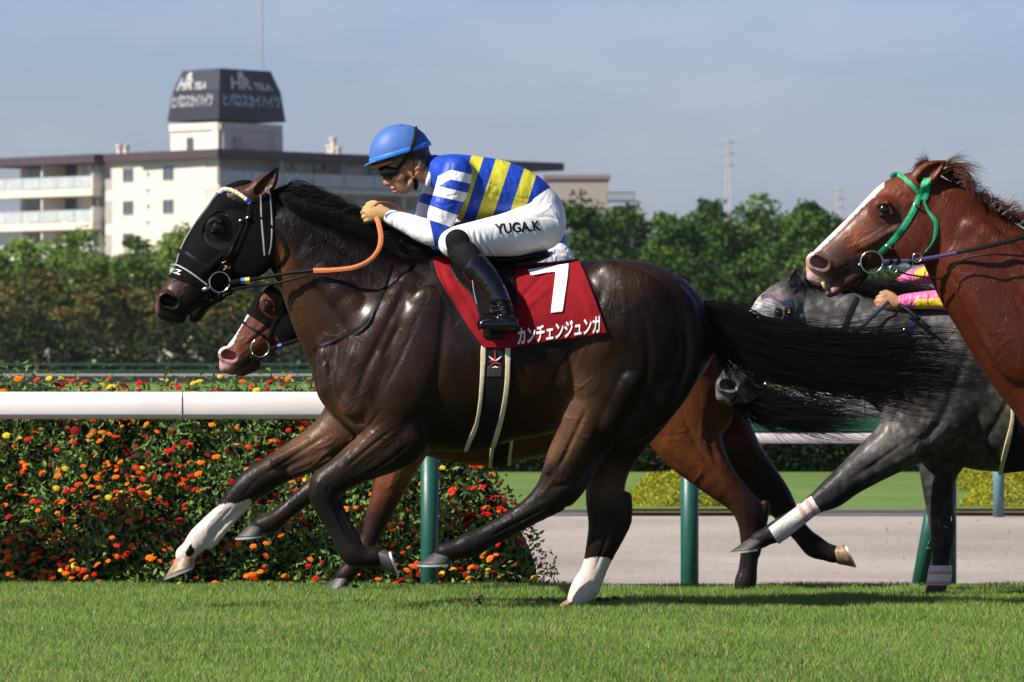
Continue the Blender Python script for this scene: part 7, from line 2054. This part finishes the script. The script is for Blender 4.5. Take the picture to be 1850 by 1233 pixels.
v, f = strap(BG_, [(1662, 560), (1648, 585), (1632, 612), (1620, 640)], [14, 13, 10], .005, .004); obj('martingale', v, f, navy, grey)
v, f = ball(drop(BG_, 1634, 596, .012), .009, 8); obj('buckle', v, f, M['steel'], bpy.data.objects['martingale.001'] if 'martingale.001' in bpy.data.objects else grey)
rg = obj('reins', *band([(1390, 680, yG - .08), (1440, 662, yG - .14), (1520, 620, yG - .2), (1590, 560, yG - .17), (1606, 545, yG - .13)], [7, 7, 6], .005), navy, grey)
gg = obj('girth', *shell_piece(FG, [(1829, 640), (1829, 760), (1812, 830), (1808, 870), (1868, 870), (1872, 800), (1880, 700), (1880, 640)], .010, .008, rnd=0, depth=.03), M['black_web'], grey)
for poly in ([(1826, 700), (1834, 700), (1833, 760), (1826, 800), (1816, 836), (1810, 860), (1803, 860), (1808, 832), (1818, 790), (1826, 755)], [(1876, 700), (1884, 700), (1880, 790), (1868, 836), (1864, 860), (1858, 860), (1862, 830), (1873, 780)]):
    obj('girth_edge', *shell_piece(FG, poly, .015, .0045, rnd=2, depth=-.002), M['cream'], gg)
# rider of the grey
oG = (1793 - 818, 452 - 312)
fG = lambda x, y: (x + oG[0], y + oG[1])
JG = {k: (map_rows(v, fG) if isinstance(v, list) else v) for k, v in J0.items()}
JG['head'] = (1010, 128)
JG['arm_n'] = [(1800, 452, 27, 23, -52), (1782, 490, 25, 22, -64), (1760, 528, 22, 20, -66), (1738, 542, 19, 17, -62), (1690, 542, 16, 15, -52), (1652, 544, 13.5, 13, -44), (1630, 546, 12, 12, -40)]
JG['arm_f'] = [(1790, 452, 25, 22, 50), (1760, 480, 23, 20, 60), (1720, 498, 20, 18, 62), (1690, 496, 17, 16, 56), (1650, 502, 14, 14, 48), (1622, 518, 11, 11, 42)]
JG['hand_n'] = (1606, 546, -40); JG['hand_f'] = (1600, 530, 40)
def sl_g(x, y):
    w = (y - 541 + (x - 1690) * -.02) if False else (y - (545 - 0.0 * x))
    near = (y > 514)
    a = np.where(near, np.abs(y - (551 - (x - 1640) * .07)) , np.abs(y - (504 - (x - 1640) * .45)))
    return np.where(x < 1652, -9, np.where(near, 8.5 - a, 8 - a))
pink = banded_mat('silk_pink_yellow', (.72, .12, .30), (.78, .56, .03), .5)
jg, sg_, bg2 = make_jockey(JG, yG, 'jockey in pink and yellow sleeves reaching over the grey horse\'s neck', 'jockeys', (pink, pink, banded_mat('white_breeches_three', (.74, .73, .74), (.7, .7, .7), .5)), lambda x, y: 12 - np.abs(((x + y * .3) % 50) - 25), sl_g, (plain('cap_pink', (.7, .12, .3), .4), plain('cap_pink_band', (.7, .12, .3), .4)), None, extra=False, fine=.0046)
for pts, r in (([(1624, 552, yG - .16), (1640, 560, yG - .2), (1660, 578, yG - .24)], 4.5), ([(1655, 573, yG - .23), (1680, 592, yG - .27)], 2.2)):
    v, f = ptube(pts, r)
    if r > 4: wh = obj('riding_whip', v, f, M['black_leather']); tag(wh, 'black riding whip held in the bare hand over the grey neck', 'whip')
    else: obj('shaft', v + 0, f, M['black_leather'], wh)

# ---------------------------------------------------------------- chestnut horse on the right
yC = -0.6
ch = root('racehorse', P(2200, 1136, yC), 'chestnut racehorse with a narrow white blaze and green bridle entering at the right', 'horse', 'racehorses galloping on the turf')
mC = lambda rows, dx=0: [tuple([(r[0] - 575) * 1.02 + 1846 + dx, (r[1] - 800) * 1.02 + 850] + [v * 1.02 for v in r[2:]]) for r in rows]
cfar = [tuple([r[0] + 70, r[1] - 20, r[2], r[3], -r[4]]) for r in mC(T_FORE_NEAR, 40)]
FC = grow(yC, (1440, 2600, 272, 1145), (1440, 1730, 272, 545), [
    (mC(T_TORSO, 30), dict(k=.03, cr=2)), (mC(T_HIND_NEAR, 30), dict(k=.016, k0=.04)), (mC(T_HIND_FAR, 30), dict(k=.016, k0=.04)), (mC(T_FORE_NEAR, 40), dict(k=.016, k0=.04)), (cfar, dict(k=.016, k0=.04)),
    ([(1700, 388, 62, 34), (1728, 422, 74, 40), (1780, 486, 96, 50), (1838, 545, 116, 62), (1905, 610, 140, 78), (1990, 680, 160, 88)], dict(k=.03, cr=2)),
    ([(1872, 700, 50, 56), (1920, 760, 70, 76)], dict(k=.03)),
    ([(1650, 352, 40, 27), (1672, 362, 46, 29)], dict(k=.02)),
    ([(1672, 372, 60, 31), (1638, 390, 72, 36), (1596, 416, 61, 35), (1552, 442, 48, 31), (1518, 463, 39, 27), (1494, 478, 32, 24), (1484, 485, 27, 22)], dict(k=.012)),
    ([(1550, 492, 20, 18), (1524, 511, 13, 15), (1508, 524, 9.5, 14), (1499, 530, 8, 12)], dict(k=.006)), ([(1470, 498, 13, 17), (1482, 504, 12, 17), (1494, 506, 9, 15)], dict(k=.007)),
    ([(1672, 425, 42, 10, -31), (1655, 440, 40, 10, -31)], dict(k=.012)), ([(1620, 415, 6, 6, -35), (1560, 445, 5, 5, -30)], dict(k=.02)),
    ([(1760, 420, 26, 12, -40), (1830, 480, 30, 14, -54), (1900, 560, 34, 16, -70)], dict(k=.025)), ([(1745, 480, 30, 10, -40), (1795, 560, 36, 12, -50), (1845, 650, 40, 14, -58)], dict(k=.05)),
], (1597, 379, 9.5, 1481, 476, 14.5, .083, .054, dict(ang=28, nang=25)), [(((1658, 332), (1707, 292), 20, 12, .066, .080), dict(width=1.0, bend=(0, -2)))],
    subs=[([(1488, 520, 6, 12, -20), (1512, 506, 4.5, 10, -22), (1545, 488, 2.5, 9, -27)], dict(k=.004)), ([(1488, 520, 6, 12, 20), (1512, 506, 4.5, 10, 22), (1545, 488, 2.5, 9, 27)], dict(k=.004)), ([(1484, 522, 5.5, 24), (1502, 512, 4.5, 24)], dict(k=.003)), ([(1610, 430, 7, 8, -45), (1570, 458, 6, 8, -39)], dict(k=.015))])
V, Q_ = FC.mesh()
V = relief(V, Q_, [([(1704, 470), (1740, 540), (1790, 620), (1840, 700)], 7, -6), ([(1730, 400), (1800, 460), (1860, 520)], 8, -5), ([(1765, 420), (1820, 500), (1860, 600)], 9, -4), ([(1690, 390), (1700, 430), (1692, 476)], 6, -6), ([(1655, 400), (1676, 440), (1660, 474)], 5, 4),
    ([(1620, 418), (1580, 446), (1540, 462)], 4, -5), ([(1612, 404), (1570, 430), (1530, 450)], 3.5, 3.5), ([(1570, 452), (1588, 444), (1604, 428)], 2.2, 2.6), ([(1640, 352), (1650, 366), (1640, 384)], 4, -4), ([(1622, 356), (1630, 348), (1642, 350)], 3, 3), ([(1584, 392), (1596, 397), (1610, 390)], 1.8, -2.4), ([(1580, 372), (1590, 362), (1606, 364)], 2, 2),
    ([(1500, 492), (1520, 486), (1540, 474)], 3, -3), ([(1500, 462), (1520, 470), (1530, 480)], 3, -2.5), ([(1466, 500), (1480, 508), (1494, 502)], 2, -2.5)] + [([(1694 + k * 7, 470 + k * 9), (1706 + k * 8, 486 + k * 10)], 2, -2) for k in range(5)]
    + veins([(1540, 400, 1640, 460, 140, 8, 40, 2.2), (1700, 380, 1850, 560, 50, 16, 70, 1.8), (1760, 560, 1850, 700, 60, 10, 60, 1.8), (1640, 400, 1690, 470, 100, 4, 40, 1.6)], 5), yC)
cb = obj('body', V, Q_, coat_mat('chestnut_coat', .36, .15, (.60, .51, .49), vein=.9), ch)
RD = (.068, .0130, .0050)
C, W = paint(V, RD, [
    (1780, 600, 120, 140, (.056, .0105, .004), .8), (1640, 330, 70, 40, (.135, .034, .012), .8), (1560, 420, 44, 30, (.18, .050, .016), .85, -30), (1700, 450, 60, 80, (.085, .018, .006), .8),
    (1600, 410, 46, 26, (.055, .030, .024), .75, -30), (1597, 380, 17, 13, (.035, .02, .016), .85), (1505, 460, 30, 26, (.07, .035, .028), .85, -30), (1530, 485, 46, 26, (.045, .026, .024), .9), (1490, 475, 24, 20, (.10, .05, .045), .9),
    (1462, 500, 22, 40, (.55, .33, .30), .95), (1476, 512, 26, 10, (.52, .30, .27), .9), (1500, 524, 14, 7, (.42, .25, .22), .8), (1820, 420, 90, 40, (.072, .0155, .006), .8)],
    whites=[[(1598, 333), (1588, 348), (1556, 377), (1527, 408), (1498, 436), (1476, 456), (1461, 465), (1440, 470), (1440, 440), (1520, 370), (1580, 320)]])
set_paint(cb, C, W); BC_ = bvh(V, Q_)
set_wet(cb, V, [(1790, 560, 90, 130, .35), (1740, 420, 60, 60, .25), (1560, 430, 60, 40, .25)])
eyeballs(ch, 1597, 379, 9, .083, yC)
for nx_, tp, sl_, dd, yy in ((0, (806, 1001), (790, 1020), (-1, .02), -.13), (0, (684, 1004), (708, 1014), (.35, .94), -.145), (0, (1040, 1088), (1026, 1106), (-1, .05), .135)):
    dx_ = 40 if tp[0] < 700 else 30
    if tp[0] == 684: hoof(ch, mC([(tp[0] + 68, tp[1] - 20)], 40)[0], mC([(sl_[0] + 68, sl_[1] - 20)], 40)[0], dd, 17, 26, yC + .145, (M['hoof_dark'], M['shoe']))
    hoof(ch, mC([tp], dx_)[0], mC([sl_], dx_)[0], dd, 17, 28, yC + yy, (M['hoof_dark'], M['shoe']))
teeth = plain('teeth', (.42, .30, .14), .4, var=.2)
v, f = ptube([(1484, 508, yC - .03), (1490, 514, yC - .03), (1494, 520, yC - .028)], [4, 5, 3]); 
mb = MB()
for k in range(5):
    mb.tube([P(1486 + k * 1.6, 510 - k * .5, yC - .045 + k * .02), P(1492 + k * 1.2, 524 - k * .8, yC - .042 + k * .02)], .0085, 8)
mb.build('teeth', teeth, ch, True)
MCh = [[(x, y, yC - .01), (x + a1, y - b1, yC - .04), (x + a2, y - b2, yC - .08), (x + a3, y - b3, yC - .09)] for x, y, a1, b1, a2, b2, a3, b3 in
       ((1700, 312, 24, 10, 50, 12, 84, 8), (1702, 316, 20, 10, 42, 6, 66, -24), (1716, 326, 18, 6, 30, -4, 40, -30), (1745, 345, 14, 4, 26, -8, 34, -28), (1780, 368, 14, 8, 26, 0, 36, -20), (1815, 395, 14, 10, 30, 8, 46, -6), (1850, 410, 16, 12, 34, 12, 60, 0), (1920, 440, 20, 10, 50, 4, 80, -20))]
obj('mane', *strands(MCh, 1000, .0013, 5, 71, seg=11, curl=7, yspread=.018, lenj=(.4, 1.1)), M['red_hair'], ch)
obj('forelock', *strands([[(1680, 306, yC - .02), (1656, 300, yC - .05), (1640, 322, yC - .07)], [(1690, 308, yC), (1672, 294, yC - .01), (1650, 306, yC - .04)]], 200, .0011, 6, 72, seg=8, curl=6, yspread=.02), M['red_hair'], ch)
v_, f_ = strands([[(1690, 302, yC - .03), (1715, 292, yC - .05), (1735, 283, yC - .06), (1752, 274, yC - .06)], [(1696, 306, yC - .03), (1726, 300, yC - .05), (1750, 316, yC - .06), (1764, 338, yC - .06)]], 60, .0009, 5, 73, seg=8, curl=5, yspread=.02)
obj('mane_wisp', v_, f_, M['red_hair'], ch)
TCy = mC([(1268, 560)], 30)[0]
obj('tail', *strands([[(TCy[0] - 10, TCy[1] + a, yC), (TCy[0] + 60, TCy[1] + 20 + a * 2, yC), (TCy[0] + 220, TCy[1] + 60 + a * 3, yC), (TCy[0] + 420, TCy[1] + 70 + a * 3, yC)] for a in (0, 12, 24)], 900, .0016, 6, 74, curl=9), M['red_hair'], ch)
grn = plain('green_webbing', (.008, .30, .13), .55, var=.25, vscale=120, bump=.8, bscale=170, bdist=.003)
bc = obj('bridle', *strap(BC_, [(1672, 322), (1668, 340), (1662, 352), (1654, 372), (1644, 392), (1628, 416), (1608, 440), (1590, 458)], [12, 11, 10, 11, 11, 10, 11], .006, .005), grn, ch)
v, f = strap(BC_, [(1608, 321), (1618, 315), (1630, 319), (1644, 332), (1660, 349)], 8, .005, .006); obj('browband', v, f, grn, bc)
v, f = strap(BC_, [(1677, 322), (1676, 340), (1672, 356), (1668, 362)], 9, .004, .007); obj('headpiece', v, f, grn, bc)
v, f = strap(BC_, [(1669, 362), (1676, 380), (1686, 394), (1691, 404), (1690, 424), (1684, 440), (1672, 456)], [4, 5, 8, 8, 4, 3], .004, .005); obj('throat_latch', v, f, grn, bc)
for x, y in ((1656, 371), (1606, 446)):
    h = drop(BC_, x, y, .015); v, f = ptube([(x - 6, y - 3, h[1]), (x + 6, y + 4, h[1])], 1.8); obj('buckle', v, f, M['steel'], bc)
v, f = ring_on(1575, 474, 20, yC - .102, 1.8); obj('bit_ring', v, f, M['steel'], bc)
v, f = tube([P(1549, 480, yC - .088), P(1549, 480, yC - .094)], [15 * S(yC), 14 * S(yC)], 24); obj('bit_guard', v, f, plain('rubber_guard', (.005, .005, .005), .6, spec=.1), bc, smooth=False)
v, f = ball(P(1553, 479, yC - .10), .009, 10); obj('bit_stud', v, f, M['steel'], bc)
v, f = ptube([(1566, 492, yC - .075), (1558, 505, yC - .06), (1550, 514, yC - .04)], 3.2); obj('chin_strap', v, f, M['black_leather'], bc)
purple = plain('purple_webbing', (.030, .012, .085), .6, bump=.4, bscale=240, bdist=.002)
rc = obj('reins', *band([(1594, 473, yC - .11), (1650, 471, yC - .13), (1700, 463, yC - .15), (1730, 457, yC - .17)], [8, 8, 6], .005), purple, ch)
obj('rubber_grip', *band([(1728, 457, yC - .17), (1790, 444, yC - .22), (1850, 428, yC - .24), (1910, 405, yC - .22)], [6, 9, 9, 8], .006), M['black_web'], rc)
obj('lower_rein', *band([(1650, 470, yC - .125), (1640, 484, yC - .11), (1610, 486, yC - .10), (1606, 480, yC - .10)], [6, 7, 4], .005), M['steel'], rc)
obj('draw_rein', *band([(1612, 488, yC - .10), (1650, 498, yC - .11), (1700, 504, yC - .14)], 3, .004), M['black_leather'], rc)
obj('neck_rein', *band([(1700, 505, yC - .16), (1740, 470, yC - .20), (1790, 460, yC - .24), (1850, 463, yC - .26), (1900, 465, yC - .26)], 3.5, .004), M['black_leather'], rc)
for x, y, r in ((1657, 466, 8), (1614, 487, 7)):
    v, f = ring_on(x, y, r, yC - .135, 1.3); obj('rein_ring', v, f, M['steel'], rc)
for x in (1608, 1622, 1645): 
    v, f = ptube([(x, 467, yC - .125), (x, 479, yC - .125)], 2.6); obj('keeper', v, f, M['black_leather'], rc)
# turf kicked up by the hooves
g = np.random.default_rng(31)
cv, cf = [], []; off = 0
for k in range(70):
    px, py = g.uniform(1600, 1850), g.uniform(930, 1045)
    if k > 45: px, py = g.uniform(740, 1100), g.uniform(1000, 1060)
    c = P(px, py, g.uniform(-.5, 1.5)); d = g.normal(0, 1, 3); d /= np.linalg.norm(d); L = g.uniform(.006, .022)
    w = np.cross(d, g.normal(0, 1, 3)); w /= np.linalg.norm(w)
    cv += [c - d * L, c + w * .0016, c + d * L, c - w * .0016]; cf += [(off, off + 1, off + 2), (off, off + 2, off + 3)]; off += 4
clip_ = obj('grass_clippings', np.array(cv), cf, gm, smooth=False); tag(clip_, 'shreds of grass thrown up in the air by the hooves', 'grass', kind='stuff')
clip_.data.attributes.new('tone', 'FLOAT', 'POINT').data.foreach_set('value', g.uniform(.2, .95, off).astype(np.float32))
# ================================================================= haze
mb = MB(); mb.box((0, 1775, 60), (2100, 3650, 124)); hz = mb.build('haze', None)
hz.data.materials.clear()
hm = bpy.data.materials.new('haze'); hm.use_nodes = True; hn = hm.node_tree
hn.nodes.remove(hn.nodes['Principled BSDF'])
pv = hn.nodes.new('ShaderNodeVolumePrincipled'); pv.inputs['Color'].default_value = (.86, .90, .97, 1); pv.inputs['Density'].default_value = 0.00008; pv.inputs['Anisotropy'].default_value = 0.2
hn.links.new(pv.outputs[0], hn.nodes['Material Output'].inputs['Volume'])
hz.data.materials.append(hm)
tag(hz, 'thin blue-white summer haze over the course', 'haze', kind='stuff')
